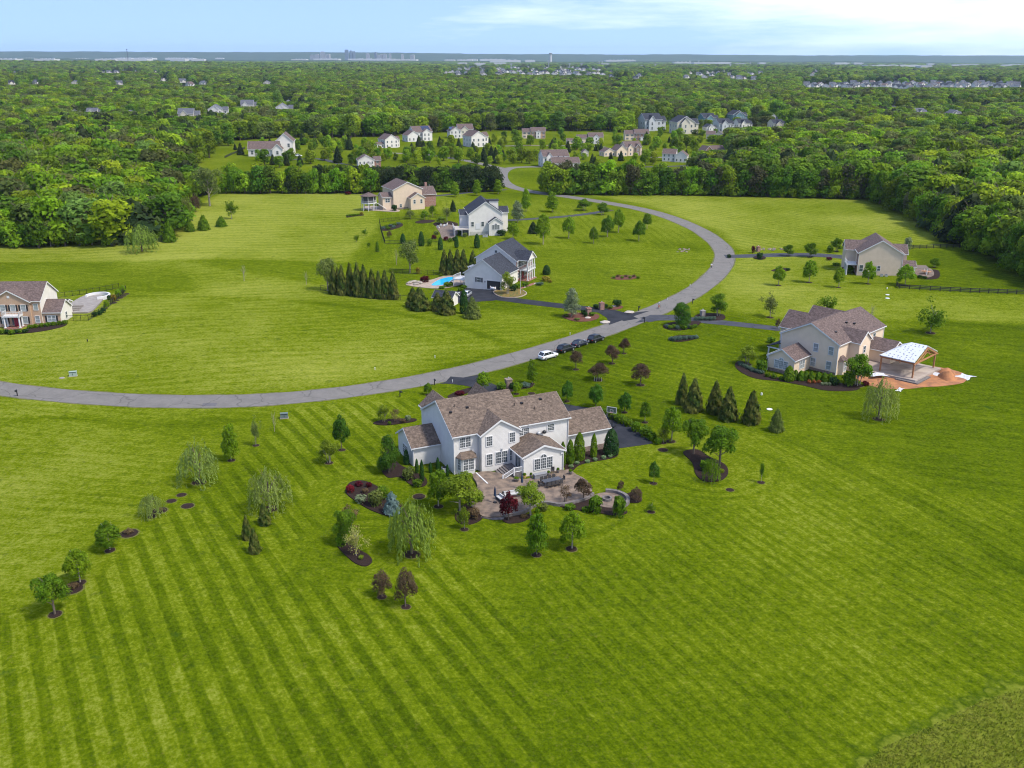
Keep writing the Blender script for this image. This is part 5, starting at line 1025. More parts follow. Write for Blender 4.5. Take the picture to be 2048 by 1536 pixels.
# ================================================================ white house with dark roof and terrace
HD = house('house', gpos(-15.8, 345), 8, 'white two-storey house with black slate roof and small bay wing, behind the terrace', SWW, RD, [B(0, 12.1, 0, 16, 7.9, 4.2, 'y'), B(7.1, 12.0, -2.2, .05, 4.9, 1.7, 'y', ends=(.25, -.02), trim=(1, 0)), B(12.08, 15.2, 7, 13, 7.3, 1.6, 'x', ends=(-.01, .3), trim=(0, 1)), B(-2.6, .05, 6, 11, 6.7, 1.5, 'x', ends=(.3, -.01), trim=(1, 0))])
for x in (1.3, 5.0): window(HD, 'f', x, -.02, 3.3, .9, 1.6, 'dh')
window(HD, 'f', 9.55, -2.22, 2.4, 2.6, 1.6, 'arch'); window(HD, 'l', -.02, 3.2, 4.9, 1.6, 1.5, 'dh')
box_part('door', TRIM, HD, (2.4, 4.0, -.08, -.002, 2.2, 4.4)); box_part('downspout', TRIM, HD, (-.1, 0, -.12, -.02, -.5, 7.6), (12.05, 12.15, -2.1, -2.0, -.5, 7.6)); box_part('foundation', mat('pale stone', (.45, .43, .38), .9, var=.2), HD, (0.3, 7.0, -.07, -.001, -.5, 1.4))
box_part('dormer', SWW, HD, (8.0, 11.5, 6.0, 9.0, 8, 11.6)); box_part('dormer_roof', RD, HD, (7.0, 11.8, 5.7, 9.3, 11.61, 11.8))
dk = empty('deck', local(HD, -5.4, 1.0), R(8), 'white raised deck with railing on the left side of the dark-roofed house', 'deck'); box_part('floor', mat('deck boards', (.38, .33, .28), .8), dk, (0, 5.3, -2.5, 5.5, 2.3, 2.5)); railing(dk, [(5.3, -2.5), (0, -2.5), (0, 5.5)], 2.5, sp=.45); columns(dk, [(.1, -2.4), (2.7, -2.4), (5.2, -2.4), (.1, 2)], -.3, 2.3, .12)
sheet('terrace', smooth(PW([(872, 452), (890, 447), (905, 448), (912, 455), (915, 468), (905, 480), (885, 478), (880, 466)]), 3, True), PATM, lift=.08, thick=.2, kind='structure')
for i, (px, py) in enumerate([(877, 456), (882, 453), (888, 454), (893, 451)]):
    o = empty('garden_chair', G(px, py, .1), R(150 + 30 * i), 'white slatted garden chair on the terrace', 'chair', 'white chairs on the terrace'); box_part('seat', TRIM, o, (-.35, .35, -.35, .35, .35, .45)); box_part('backrest', TRIM, o, (-.35, .35, .30, .38, .45, 1.1)); box_part('leg', TRIM, o, (-.35, -.28, -.35, .35, 0, .35)); box_part('leg', TRIM, o, (.28, .35, -.35, .35, 0, .35))
bed([(868, 446), (895, 442), (915, 447), (912, 452), (890, 448), (872, 452)]); bed([(760, 455), (778, 450), (800, 446), (806, 451), (790, 458), (768, 462)]); bed([(830, 444), (850, 440), (870, 441), (862, 445), (840, 447)])
for i, (px, py) in enumerate([(766, 458), (773, 455), (781, 453), (789, 451), (797, 449), (777, 459), (787, 456)]): plant('shrub' if i % 2 else 'lavender', px, py, py - 6, 11, 'low plant in the crescent bed inside the fence corner', 'plants in the crescent bed', mulch=False)
for i, (px, py) in enumerate([(918, 462), (922, 470), (930, 474), (892, 481), (900, 484), (910, 482), (872, 470), (868, 478), (860, 486), (940, 470)]): plant(['shrub', 'shrubdeep', 'shrubolive', 'shrubred'][i % 4], px, py, py - 10, 12, 'mixed shrub around the terrace below the white deck', 'shrubs around the terrace', mulch=False)
plant('holly', 989, 460, 425, 10, 'slim dark evergreen at the right corner of the dark-roofed house', mulch=False); plant('shrubdeep', 1003, 471, 457, 20, 'dark shrubs beside the bay wing', mulch=False)
box_part  # air units
for px in (968, 973): o = empty('air_conditioner', G(px, 474), R(8), 'small air unit at the foot of the dark-roofed house', 'air conditioner', 'air units by the dark-roofed house'); box_part('case', GREYM, o, (-.45, .45, -.45, .45, 0, 1.0)); box_part('grille', BLACKM, o, (-.35, .35, -.35, .35, 1.001, 1.04))

# ================================================================ tan house at the tree line
HT = house('house', gpos(-50.6, 407), 26, 'tan two-storey house with red brick side and octagonal screened porch at the tree line', STN, RM, [B(0, 13, 0, 14, 8.4, 3.0, 'y'), B(6.6, 12.9, -3.2, .05, 5.0, 1.9, 'y', ends=(.25, -.02), trim=(1, 0)), B(12.95, 20.5, 3, 11, 5.3, 2.8, 'x', ends=(-.02, .3), trim=(0, 1), wall=BRR), B(-4.4, .05, 1.2, 7, 5.4, 1.6, 'x', ends=(.3, -.01), trim=(1, 0))])
for x in (8.3, 11.4): window(HT, 'f', x, -3.22, 2.6, .9, 1.6, 'dh')
window(HT, 'f', -2.2, 1.18, 3.2, 1.9, 1.5, 'dh'); box_part('brick_front', BRR, HT, (13.0, 13.15, .1, 2.95, -.5, 8.2)); box_part('foundation', STO, HT, (.2, 6.5, -.06, -.001, -.5, .8)); box_part('chimney', BRR, HT, (18.0, 19.0, 9.5, 10.6, 5, 9.5)); window(HT, 'f', 3.2, -.02, .9, .9, 1.3, 'dh')
sp_ = empty('screened_porch', local(HT, -9.8, 3.5), R(26), 'white screened gazebo porch raised on posts left of the tan house', 'gazebo'); 
def octp(r_): return [(r_ * math.cos(R(22.5 + 45 * i)), r_ * math.sin(R(22.5 + 45 * i))) for i in range(8)]
mb = MB(); mb.prism(octp(3.3), 3.0, 'z', 3.3); mb.build('floor', TRIM, sp_); columns(sp_, octp(3.0), -.5, 3.0, .13); columns(sp_, octp(3.1), 3.3, 6.0, .11); mb = MB(); mb.prism(octp(2.9), 3.31, 'z', 5.98); mb.build('screen', mat('insect screen', (.05, .05, .055), .7), sp_)
mb = MB(); pr = octp(3.7); mb.add([(x, y, 6.02) for x, y in pr] + [(x, y, 6.2) for x, y in pr] + [(0, 0, 7.6)], [tuple(range(7, -1, -1))] + [(i, (i + 1) % 8, (i + 1) % 8 + 8, i + 8) for i in range(8)] + [(i + 8, (i + 1) % 8 + 8, 16) for i in range(8)]); mb.build('roof', RM, sp_); railing(sp_, octp(3.15) + octp(3.15)[:1], 3.3, .9)
mb = MB(); [mb.box(3.0 + .35 * i, 3.3 + .35 * i, -3.0, -1.6, 2.9 - .25 * i, 3.05 - .25 * i) for i in range(11)]; mb.build('stairs', TRIM, sp_)
sheet('terrace', smooth(PW([(727, 414), (745, 412), (775, 416), (800, 421), (790, 424), (755, 422), (735, 420)]), 3, True), COP, lift=.12, thick=.3, kind='structure')
fl_ = empty('flagpole', G(859, 400), 0, 'thin pole beside the brick side of the tan house', 'flagpole'); mb = MB(); mb.tube((0, 0, 0), (0, 0, 7), .06); mb.build('pole', TRIM, fl_); mb = MB(); mb.ball((0, 0, 7.05), .1); mb.build('finial', TRIM, fl_)
for a_ in [('shrubdeep', 789, 422, 407, 12, 'dark upright shrub at the tan house wall'), ('shrubgold', 723, 430, 423, 8, 'orange-tipped shrub at the end of the narrow lawn bed'), ('shrub', 737, 412, 400, 10, 'green shrub left of the screened porch'), ('shrubred', 696, 389, 382, 14, 'reddish shrub under the tree line'), ('shrubpale', 772, 386, 377, 12, 'pale blossoming shrub behind the screened porch'), ('shrubyg', 815, 417, 411, 12, 'lime shrub at the foot of the tan house'), ('shrub', 858, 407, 398, 16, 'green shrubs at the brick corner'), ('shrubred', 866, 404, 398, 10, 'dark red shrub at the brick corner')]: plant(*a_, mulch=False)
bed([(693, 433), (705, 430), (725, 429), (727, 431), (708, 433), (695, 435)]); [plant('shrub', 696 + 4 * i, 433 - .4 * i, 428 - .4 * i, 8, 'low green plant in the narrow bed on the upper lawn', 'plants in the narrow lawn bed', mulch=False) for i in range(6)]

# ================================================================ double-gabled beige house with pavilion, right
HB = house('house', gpos(66.8, 186), -45, 'beige two-storey house with mauve-brown roofs and a front sunroom, next to the pavilion being built', SB, RM, [
    B(-13.0, 0, 0, 12.8, 6.6, 3.3, 'y', ends=(.3, 0)), B(-12.2, -.2, 12.8, 21, 6.55, 3.0, 'y', ends=(0, .3), trim=(0, 1)), B(-5, 2.2, 4.6, 9.6, 6.5, 1.9, 'x', ends=(0, .3), trim=(0, 1)),
    B(-12, -6.1, -6.4, .05, 3.3, 1.75, 'y', ends=(.3, -.02), trim=(1, 0)), B(-16.2, -6, 5, 12, 6.45, 2.9, 'x', ends=(.3, 0), trim=(1, 0)), B(-15, -6, 14, 20, 6.4, 2.6, 'x', ends=(.3, 0), trim=(1, 0)), B(-.25, 5.2, 13.5, 19.5, 3.2, 1.7, 'x', ends=(-.02, .3), trim=(0, 1))])
for x, z in ((-5.0, 4.1), (-1.6, 4.1), (-5.3, .9), (-1.8, .9)): window(HB, 'f', x, -.02, z, 1.0, 1.65, 'dh', BLIND)
window(HB, 'f', -9.05, -6.42, .9, 3.0, 1.6, 'arch', BLIND); window(HB, 'r', -6.08, -3.2, .9, 1.9, 1.6, 'dh', BLIND); window(HB, 'r', 2.22, 7, 3.9, .9, 1.4, 'dh'); window(HB, 'r', -.18, 16.5, 4.3, .9, 1.4, 'dh'); window(HB, 'r', -.18, 11.3, 4.2, .9, 1.4, 'dh')
mb = MB(); mb.prism([(0.0, .6), (.9, .95), (.9, 2.45), (0, 2.8)], -.8, 'z', 2.9); mb.build('bay_wall', SB, HB); mb = MB(); mb.add([(0, .3, 2.95), (1.15, .8, 2.95), (1.15, 2.6, 2.95), (0, 3.1, 2.95), (0, 1.0, 3.9), (0, 2.4, 3.9)], [(0, 1, 4), (1, 2, 5, 4), (2, 3, 5), (0, 3, 2, 1), (0, 4, 5, 3)]); mb.build('bay_roof', RM, HB); window(HB, 'r', .92, 1.7, .8, 1.1, 1.7, 'dh', BLIND); window(HB, 'l', -12.02, -3.2, .9, 1.5, 1.5, 'dh', BLIND)
box_part('foundation', STO, HB, (-12.05, -6.05, -6.48, -6.402, -.6, .55), (-6, -.1, -.08, -.002, -.6, .5)); box_part('downspout', TRIM, HB, (-13.12, -13.0, -.12, -.01, -.5, 6.3), (-.12, 0, -.13, -.02, -.5, 6.3), (-12.1, -12, -6.6, -6.49, -.4, 3.1), (-.25, -.12, 20.9, 21.1, -.3, 6.3))
mb = MB(); [mb.box(x - .2, x + .2, y - .25, y + .25, z, z + .3) for x, y, z in ((-2.6, 3.2, 7.95), (-2.4, 7.0, 8.0), (-3.6, 9.7, 8.6), (-2.7, 11.6, 8.2))]; mb.build('roof_vent', BLACKM, HB)
bb = B(-16.0, -13.02, 0, 5, 3.1, .7, 'x'); mb = MB(); mb.add([(-16.2, -.4, 2.9), (-13.02, -.4, 4.1), (-13.02, 5, 4.1), (-16.2, 5, 2.9), (-16.2, -.4, 3.05), (-13.02, -.4, 4.25), (-13.02, 5, 4.25), (-16.2, 5, 3.05)], [(0, 3, 2, 1), (4, 5, 6, 7), (0, 1, 5, 4), (1, 2, 6, 5), (2, 3, 7, 6), (3, 0, 4, 7)]); mb.build('porch_roof', RD, HB); columns(HB, [(-15.8, 0), (-15.8, 4.6)], 0, 2.95, .2); box_part('porch_floor', COP, HB, (-16, -13.02, -.3, 5, -.6, .3)); railing(HB, [(-15.8, 0), (-13.1, 0)], .3); box_part('porch_beam', TRIM, HB, (-16.0, -13.03, -.3, -.1, 2.7, 2.95))
TIMB = mat('fresh cedar timber', (.36, .17, .08), .7, col2=(.29, .135, .065), vs=2); WRAP = mat('white roof underlay', (.50, .51, .53), .6, spec=.2); DIRT = mat('orange clay dirt', (.36, .155, .065), 1, col2=(.22, .10, .05), vs=.7, bump=1, bs=3, detail=9); CONC = mat('pale concrete', (.36, .30, .25), .85, col2=(.25, .20, .17), vs=.5)
# printed flecks on the underlay
n_ = WRAP.node_tree; t_ = N(n_, 'ShaderNodeTexCoord'); v_ = N(n_, 'ShaderNodeTexVoronoi'); v_.inputs['Scale'].default_value = 1.25; v_.inputs['Randomness'].default_value = .35; mr = N(n_, 'ShaderNodeMapRange'); mr.inputs[1].default_value = .18; mr.inputs[2].default_value = .25; mxx = N(n_, 'ShaderNodeMix', data_type='RGBA'); mxx.inputs[6].default_value = (.12, .13, .18, 1); mxx.inputs[7].default_value = (.50, .51, .53, 1)
mpp = N(n_, 'ShaderNodeMapping'); mpp.inputs['Scale'].default_value = (1, 1.5, .01)
n_.links.new(t_.outputs['Object'], mpp.inputs[0]); n_.links.new(mpp.outputs[0], v_.inputs[0]); n_.links.new(v_.outputs['Distance'], mr.inputs[0]); n_.links.new(mr.outputs[0], mxx.inputs[0]); n_.links.new(mxx.outputs[2], [q for q in n_.nodes if q.type == 'BSDF_PRINCIPLED'][0].inputs['Base Color'])
PV_ = empty('pavilion', local(HB, 0, 0), R(-45), 'cedar timber pavilion under construction with white underlay roof', 'pavilion')
mb = MB(); q_ = [(5.5, 7.1, 3.95), (12.8, 7.1, 3.95), (12.8, 18.5, 3.95), (5.5, 18.5, 3.95), (9.4, 12.8, 6.3), (12.8, 12.8, 6.3)]; mb.add(q_ + [(x, y, z + .14) for x, y, z in q_], [(0, 4, 5, 1), (0, 3, 4), (3, 2, 5, 4), (6, 7, 11, 10), (6, 10, 9), (9, 10, 11, 8), (0, 1, 7, 6), (3, 0, 6, 9), (2, 3, 9, 8), (1, 5, 11, 7), (5, 2, 8, 11)]); mb.build('roof', WRAP, PV_)
for x, y in ((5.8, 7.6), (12.6, 7.6), (12.6, 18), (5.8, 18)): mb = MB(); mb.box(x - .14, x + .14, y - .14, y + .14, .55, 3.9); mb.build('post', TIMB, PV_)
mb = MB(); mb.box(5.5, 12.78, 7.45, 7.75, 3.5, 3.8); mb.box(5.5, 12.78, 17.85, 18.15, 3.5, 3.8); mb.build('beam', TIMB, PV_)
for x in (12.9, 9.9): mb = MB(); mb.prism([(7.0, 3.62), (12.8, 6.1), (18.6, 3.62), (18.6, 3.35), (12.8, 5.8), (7.0, 3.35)], x - .08, 'x', x + .08); mb.box(x - .1, x + .1, 7.8, 17.8, 3.6, 3.85) if x > 12 else None; mb.build('truss', TIMB, PV_)
for y in (9.6, 10.8, 14.8, 16): mb = MB(); mb.tube((12.85, y, 3.86), (12.85, 12.8, 5.75 if abs(y - 12.8) < 2.5 else 5.0), .07, n=4); mb.build('brace', TIMB, PV_)
pp = sheet('patio', [tuple(local(HB, *q)[:2]) for q in ((1.2, 5.5), (13.8, 6.4), (13.8, 19), (5.2, 19), (5.2, 13.4), (0.1, 13.4), (1.0, 9))], CONC, lift=.55, thick=1.0, kind='structure')
sheet('patio', [tuple(local(HB, *q)[:2]) for q in ((10, 5.6), (14.6, 5.6), (14.6, 12), (13.81, 12), (13.81, 6.38), (10, 6.1))], PAVD, lift=.28, thick=.6, kind='structure')
sheet('bare_dirt', smooth([tuple(local(HB, *q)[:2]) for q in ((2, 3.0), (6, -.5), (10, -1.5), (14, 1.5), (16.0, 5), (18.5, 8.5), (20.5, 14), (18.5, 20), (14, 21.5), (10, 19.2), (12.5, 10), (8, 6), (3, 6))], 4, True), DIRT, lift=.05, thick=.2, kind='structure')
dr = np.random.RandomState(8)
def mound(x, y, r_, h_, lb):
    mb = MB(); n_ = 14; rows = 6; c0 = local(HB, x, y); rr2 = 1 + .25 * (dr.rand(n_) - .5)
    for j in range(rows + 1):
        for i in range(n_): t = 2 * math.pi * i / n_; q = r_ * (1 - j / rows) * rr2[i]; mb.v.append((q * math.cos(t), q * .7 * math.sin(t), -.2 + (h_ + .2) * math.sin(j / rows * 1.57) * (1 + .12 * (dr.rand() - .5))))
    for j in range(rows):
        for i in range(n_): mb.f.append((j * n_ + i, j * n_ + (i + 1) % n_, (j + 1) * n_ + (i + 1) % n_, (j + 1) * n_ + i)); mb.m.append(0)
    o = mb.build('dirt_mound', DIRT, loc=c0, rz=dr.rand() * 3, label=lb, cat='dirt mound'); [setattr(p, 'use_smooth', True) for p in o.data.polygons]
mound(17.0, 14.5, 2.9, 1.5, 'larger heap of orange clay behind the pavilion'); mound(15.5, 17.6, 2.6, 1.2, 'smaller heap of orange clay against the back post of the pavilion')
SHEETM = mat('crumpled white plastic', (.50, .50, .52), .6, var=.1, vs=3, bump=1, bs=4)
def tarp(px, py, w_, d_, lb, z=0):
    mb = MB(); n_ = 9; ph = dr.rand() * 6
    for j in range(n_):
        for i in range(n_): u_, v_2 = i / (n_ - 1) - .5, j / (n_ - 1) - .5; mb.v.append((u_ * w_ * (1 + .15 * math.sin(5 * v_2 + ph)), v_2 * d_ * (1 + .2 * math.sin(7 * u_ + ph)), .08 + .3 * dr.rand() * (.5 - abs(u_)) * 2))
    for j in range(n_ - 1):
        for i in range(n_ - 1): a = j * n_ + i; mb.f.append((a, a + 1, a + n_ + 1, a + n_)); mb.m.append(0)
    mb.build('plastic_sheet', SHEETM, loc=G(px, py, z), rz=dr.rand(), label=lb, cat='plastic sheet')
tarp(1930, 754, 3.4, 2.6, 'crumpled white sheet lying alone on the grass right of the dirt'); tarp(1876, 749, 2.4, 1.6, 'crumpled white sheet at the right tip of the dirt'); tarp(1756, 750, 3.4, 2.0, 'black and white builders wrap piled on the unfinished patio', .55); tarp(1800, 780, 2.4, .9, 'long strip of white debris at the lower edge of the dirt')
# beds around the beige house
bed([(1470, 728), (1483, 722), (1500, 735), (1530, 748), (1560, 756), (1600, 757), (1640, 763), (1690, 768), (1720, 776), (1700, 782), (1650, 781), (1610, 772), (1560, 763), (1510, 757), (1478, 742)])
lbs = [('lavender', 1482 + i * 8.0, 731 + i * 4.0 - (i > 3) * 1.5 * (i - 3), 722 + i * 3.9 - (i > 3) * 1.5 * (i - 3), 15, 'grey-green lavender mound in the curved bed at the left of the beige house') for i in range(6)]
for a_ in lbs: plant(*a_, group='lavender mounds of the beige house', mulch=False)
for i, px in enumerate([1590, 1601, 1611, 1622, 1636, 1648, 1660]): plant('greencol', px, 760 + i * .8 + (i % 2), 740 + i, 15, 'square-clipped bright green hedge bush under the beige gable wall', 'hedge under the beige gable wall', mulch=False)
for a_ in [('greencol', 1577, 762, 732, 24, 'dark oval bush at the corner of the beige sunroom'), ('shrub', 1523, 744, 715, 26, 'loose green shrub left of the beige sunroom'), ('shrub', 1548, 757, 745, 14, 'dark green mound in front of the beige sunroom'), ('shrub', 1535, 754, 744, 12, 'little green mound left in front of the beige sunroom'), ('shrub', 1562, 760, 751, 12, 'small mound beneath the sunroom stone wall'), ('shrubdeep', 1668, 770, 752, 22, 'dark green mound at the foot of the bay window'), ('shrub', 1697, 771, 742, 24, 'dense green shrub left of the broad layered tree'), ('shrubred', 1731, 771, 760, 16, 'dark red shrub under the broad layered tree'), ('plum', 1555, 658, 636, 12, 'dark red small tree at the front corner of the beige house by the driveway'), ('shrub', 1542, 685, 672, 18, 'round shrubs beside the front porch of the beige house')]: plant(*a_, mulch=False)
for i in range(5): plant('shruborange', 1618 + i * 5, 767 - (i % 2) * 4, 758 - (i % 2) * 4, 9, 'orange-leaved mound in front of the clipped hedge', 'orange mounds by the beige house', mulch=False)
for i in range(3): plant('shrubpale', 1645 + i * 7, 771, 763, 10, 'straw-green grass tuft right of the orange mounds', 'grass tufts by the orange mounds', mulch=False)

# ================================================================ beige gable house with black fence, far right
HR = house('house', gpos(103.9, 282), -11, 'beige house showing one broad plain gable, with black paddock fence, right side', STN, RM, [B(0, 12.6, 0, 13, 7.0, 3.8, 'y'), B(-3.0, 4, 6, 12, 6.8, 2.3, 'x', ends=(.3, 0), trim=(1, 0)), B(9, 15, 6.5, 12.6, 6.0, 2.2, 'x', ends=(0, .3), trim=(0, 1)), B(12.55, 16.8, 1.5, 6.3, 3.1, 1.2, 'x', ends=(-.02, .3), trim=(0, 1))])
window(HR, 'f', 1.1, -.02, 1.3, 1.0, 1.9, 'dh'); window(HR, 'f', 6.1, -.02, 1.7, .8, 1.4, 'dh'); box_part('downspout', TRIM, HR, (.0, .1, -.12, -.01, -.5, 6.8), (12.5, 12.6, -.12, -.01, -.5, 6.8)); box_part('porch_floor', TRIM, HR, (-3.1, -.01, .5, 5.5, 3.0, 3.2)); columns(HR, [(-2.9, .7), (-2.9, 3), (-2.9, 5.3)], -.2, 3.0, .18); railing(HR, [(0, .55), (-3, .55), (-3, 5.4)], 3.2, sp=.4); box_part('front_door', DOORM, HR, (-.08, -.005, 2.4, 3.5, 0, 2.2)); box_part('brick_front', BRR, HR, (-.12, -.001, .1, 2.35, -.5, 6.6))
for i in range(2): o = empty('air_conditioner', local(HR, 7.0 + 1.3 * i, -1.0), R(-11), 'white air unit under the plain beige gable', 'air conditioner', 'air units under the plain gable'); box_part('case', GREYM, o, (-.4, .4, -.4, .4, 0, .9)); box_part('grille', BLACKM, o, (-.3, .3, -.3, .3, .901, .94))
bh_ = empty('patio_pergola', local(HR, 18.2, 2.6), R(-11), 'white columned pergola beside the right end of the beige gable house', 'pergola'); columns(bh_, [(-1.8, -1.8), (1.8, -1.8), (1.8, 1.8), (-1.8, 1.8)], 0, 2.8, .15); mb = MB(); [mb.box(-2.2, 2.2, -2 + .5 * i, -1.9 + .5 * i, 2.81, 3.0) for i in range(9)]; mb.build('rafters', mat('weathered wood', (.30, .24, .19), .8), bh_)
sheet('patio', smooth(PW([(1828, 540), (1845, 536), (1862, 538), (1868, 550), (1855, 555), (1835, 552)]), 3, True), PATM, lift=.12, thick=.3, kind='structure'); bed([(1862, 540), (1876, 541), (1880, 551), (1872, 558), (1850, 558), (1868, 551)])
for px, py in ((1848, 547), (1856, 548)): o = empty('patio_table', G(px, py, .12), 0, 'brown wooden patio table with benches behind the beige gable house', 'table', 'wooden tables behind the beige gable house'); mb = MB(); mb.tube((0, 0, .7), (0, 0, .78), .9, n=10); mb.build('tabletop', TIMB, o); mb = MB(); mb.tube((0, 0, 0), (0, 0, .7), .12); mb.build('leg', TIMB, o)
for a_ in [('shrubdeep', 1840, 556, 549, 12, 'dark shrub in front of the patio of the gable house'), ('shrubdeep', 1849, 558, 551, 10, 'second dark shrub right of its twin by the patio'), ('shrub', 1700, 546, 528, 18, 'dark green tree-like shrub at the left corner of the beige gable'), ('shrubred', 1687, 541, 532, 10, 'reddish shrub on the brick walk of the gable house'), ('shrub', 1672, 531, 524, 16, 'green shrubs along the drive of the gable house'), ('shrubred', 1658, 520, 513, 14, 'pink and red shrubs at the end of the far drive'), ('shrub', 1740, 556, 549, 14, 'low shrubs under the beige gable'), ('shrubdeep', 1519, 518, 503, 14, 'dark cone shrub in the ring bed by the far drive'), ('shrubred', 1506, 506, 488, 9, 'rust-red slim shrub by the far drive'), ('shrubdeep', 1576, 541, 535, 10, 'small dark shrub behind the leftmost yellow-green tree')]: plant(*a_, mulch=False)
bed([(1506, 515), (1520, 511), (1532, 516), (1520, 520)]); bed([(1542, 542), (1560, 536), (1578, 538), (1570, 543)])

# ================================================================ brick house at the left edge
HL = house('house', gpos(-114.7, 224.2), 3, 'tan brick house with white portico and balcony cut by the left edge', SWW, RM, [B(-18, 0, .12, 10.4, 6.2, 3.5, 'x'), B(-11.6, -2.2, -.6, 6, 6.2, 2.7, 'y', ends=(.3, 0), trim=(1, 0), wall=BRT), B(.001, 4.3, .6, 7.4, 3.2, 2.3, 'x', ends=(-.01, .3), trim=(0, 1)), B(.001, 3.0, 7.42, 11, 3.4, .8, 'x', ends=(-.01, .3), trim=(0, 1), roof=RD)])
box_part('brick_front', BRT, HL, (-18, -11.61, .0, .118, -.6, 6.0), (-2.19, -.01, 0, .118, -.6, 6.0), (.05, 4.2, .48, .598, -.6, 3.1))
for x in (-8.6, -6.2, -3.75): window(HL, 'f', x, -.62, 3.85, 1.1, 1.45, 'dh', BLIND, True)
for x in (-8.6, -3.75): window(HL, 'f', x, -.62, .7, 1.1, 1.7, 'dh', BLIND, True)
for x in (-1.05, -13, -16): window(HL, 'f', x, -.02, 3.9, .95, 1.45, 'dh', BLIND); window(HL, 'f', x, -.02, .7, .95, 1.65, 'dh', BLIND)
window(HL, 'f', 2.1, .46, .8, 1.9, 1.5, 'dh', BLIND, True); window(HL, 'r', 4.32, 3.8, .9, .9, 1.5, 'dh'); window(HL, 'r', .02, 4.0, 4.2, .9, 1.4, 'dh')
box_part('front_door', DOORM, HL, (-6.4, -5.4, -.68, -.605, .1, 2.3)); box_part('sidelight', GLASS, HL, (-6.9, -6.5, -.66, -.605, .3, 2.3)); box_part('gable_vent', TRIM, HL, (-7.2, -6.6, -.68, -.61, 7.0, 7.6)); columns(HL, [(-7.9, -2.4), (-4.4, -2.4), (-7.9, -.9), (-4.4, -.9)], .1, 2.75, .2); box_part('balcony_floor', TRIM, HL, (-8.2, -4.1, -2.7, -.61, 2.75, 3.0)); railing(HL, [(-8.1, -.7), (-8.1, -2.6), (-4.2, -2.6), (-4.2, -.7)], 3.0, sp=.35); box_part('porch_floor', BRR, HL, (-8.2, -4.1, -2.7, -.61, -.5, .1)); box_part('steps', BRR, HL, (-7.2, -5.1, -3.4, -2.71, -.5, -.05))
for i in range(7): plant('shrub', 61 + i * 11.5 , 657 - i * 1.4, 648 - i * 1.6, 13, 'clipped round boxwood in the front row of the brick house', 'boxwoods before the brick house', mulch=False)
for i in range(6): plant('shrubdeep' if i % 2 else 'shrub', 6 + i * 9, 668 - i * .5 + (i == 2) * 2, 657, 14, 'low clipped hedge bush left of the brick house entrance', 'low hedge before the brick house', mulch=False)
for i in range(4): plant('shrubyg', 56 + i * 15, 650 - i * 1.5, 643 - i * 1.7, 14, 'yellow-green bush behind the boxwood row of the brick house', 'bushes behind the boxwoods', mulch=False)
bed([(-40, 668), (20, 669), (60, 666), (100, 660), (130, 652), (128, 647), (80, 652), (40, 660), (-40, 660)])
LP = mat('pale limestone paving', (.25, .225, .20), .85, col2=(.20, .175, .155), vs=1)
sheet('patio', smooth(PW([(132, 626), (136, 614), (150, 603), (168, 594), (185, 590), (202, 592), (206, 600), (196, 612), (182, 625), (160, 627)]), 3, True), LP, lift=.35, thick=.7, kind='structure')
sw2 = G(196, 596); curb('seat_wall', ringpts(sw2, 3.0, -70, 190, 14), .45, .95, TRIM, 'round pale seat wall at the far end of the brick house patio', 'wall', world=True)
for i in range(3): o = empty('patio_step', G(148 + 4 * i, 621 - 4.0 * i, .36), R(3), 'long pale stone step on the brick house patio', 'step', 'steps on the brick house patio'); mb = MB(); mb.box(-1.4, 1.4, -.2, .2, 0, .25 ); mb.box(-1.3, 1.3, .2, .4, 0, .35); mb.build('slab', LP, o)
for px, py, ty, w_, lb in ((214, 618, 600, 13, 'bright green sapling, nearest of the fence-line planting by the brick house'), (228, 603, 586, 12, 'golden shrub in the fence line by the brick house'), (237, 594, 578, 14, 'bright shrub in the middle of the brick house fence line'), (246, 586, 570, 13, 'farthest bright shrub of the brick house fence line')): plant('maplebright' if px != 228 else 'shrubgold', px, py, ty, w_, lb, mulch=False)
for px, py in ((207, 625), (200, 630), (220, 600), (190, 633)): plant('shrubdeep', px, py, py - 11, 12, 'dark shrub hugging the fence below the brick house patio', 'dark shrubs below the brick house patio', mulch=False)
for px, py in ((240, 596), (246, 592), (232, 601), (227, 606), (252, 588)): ring(G(px, py), .9)
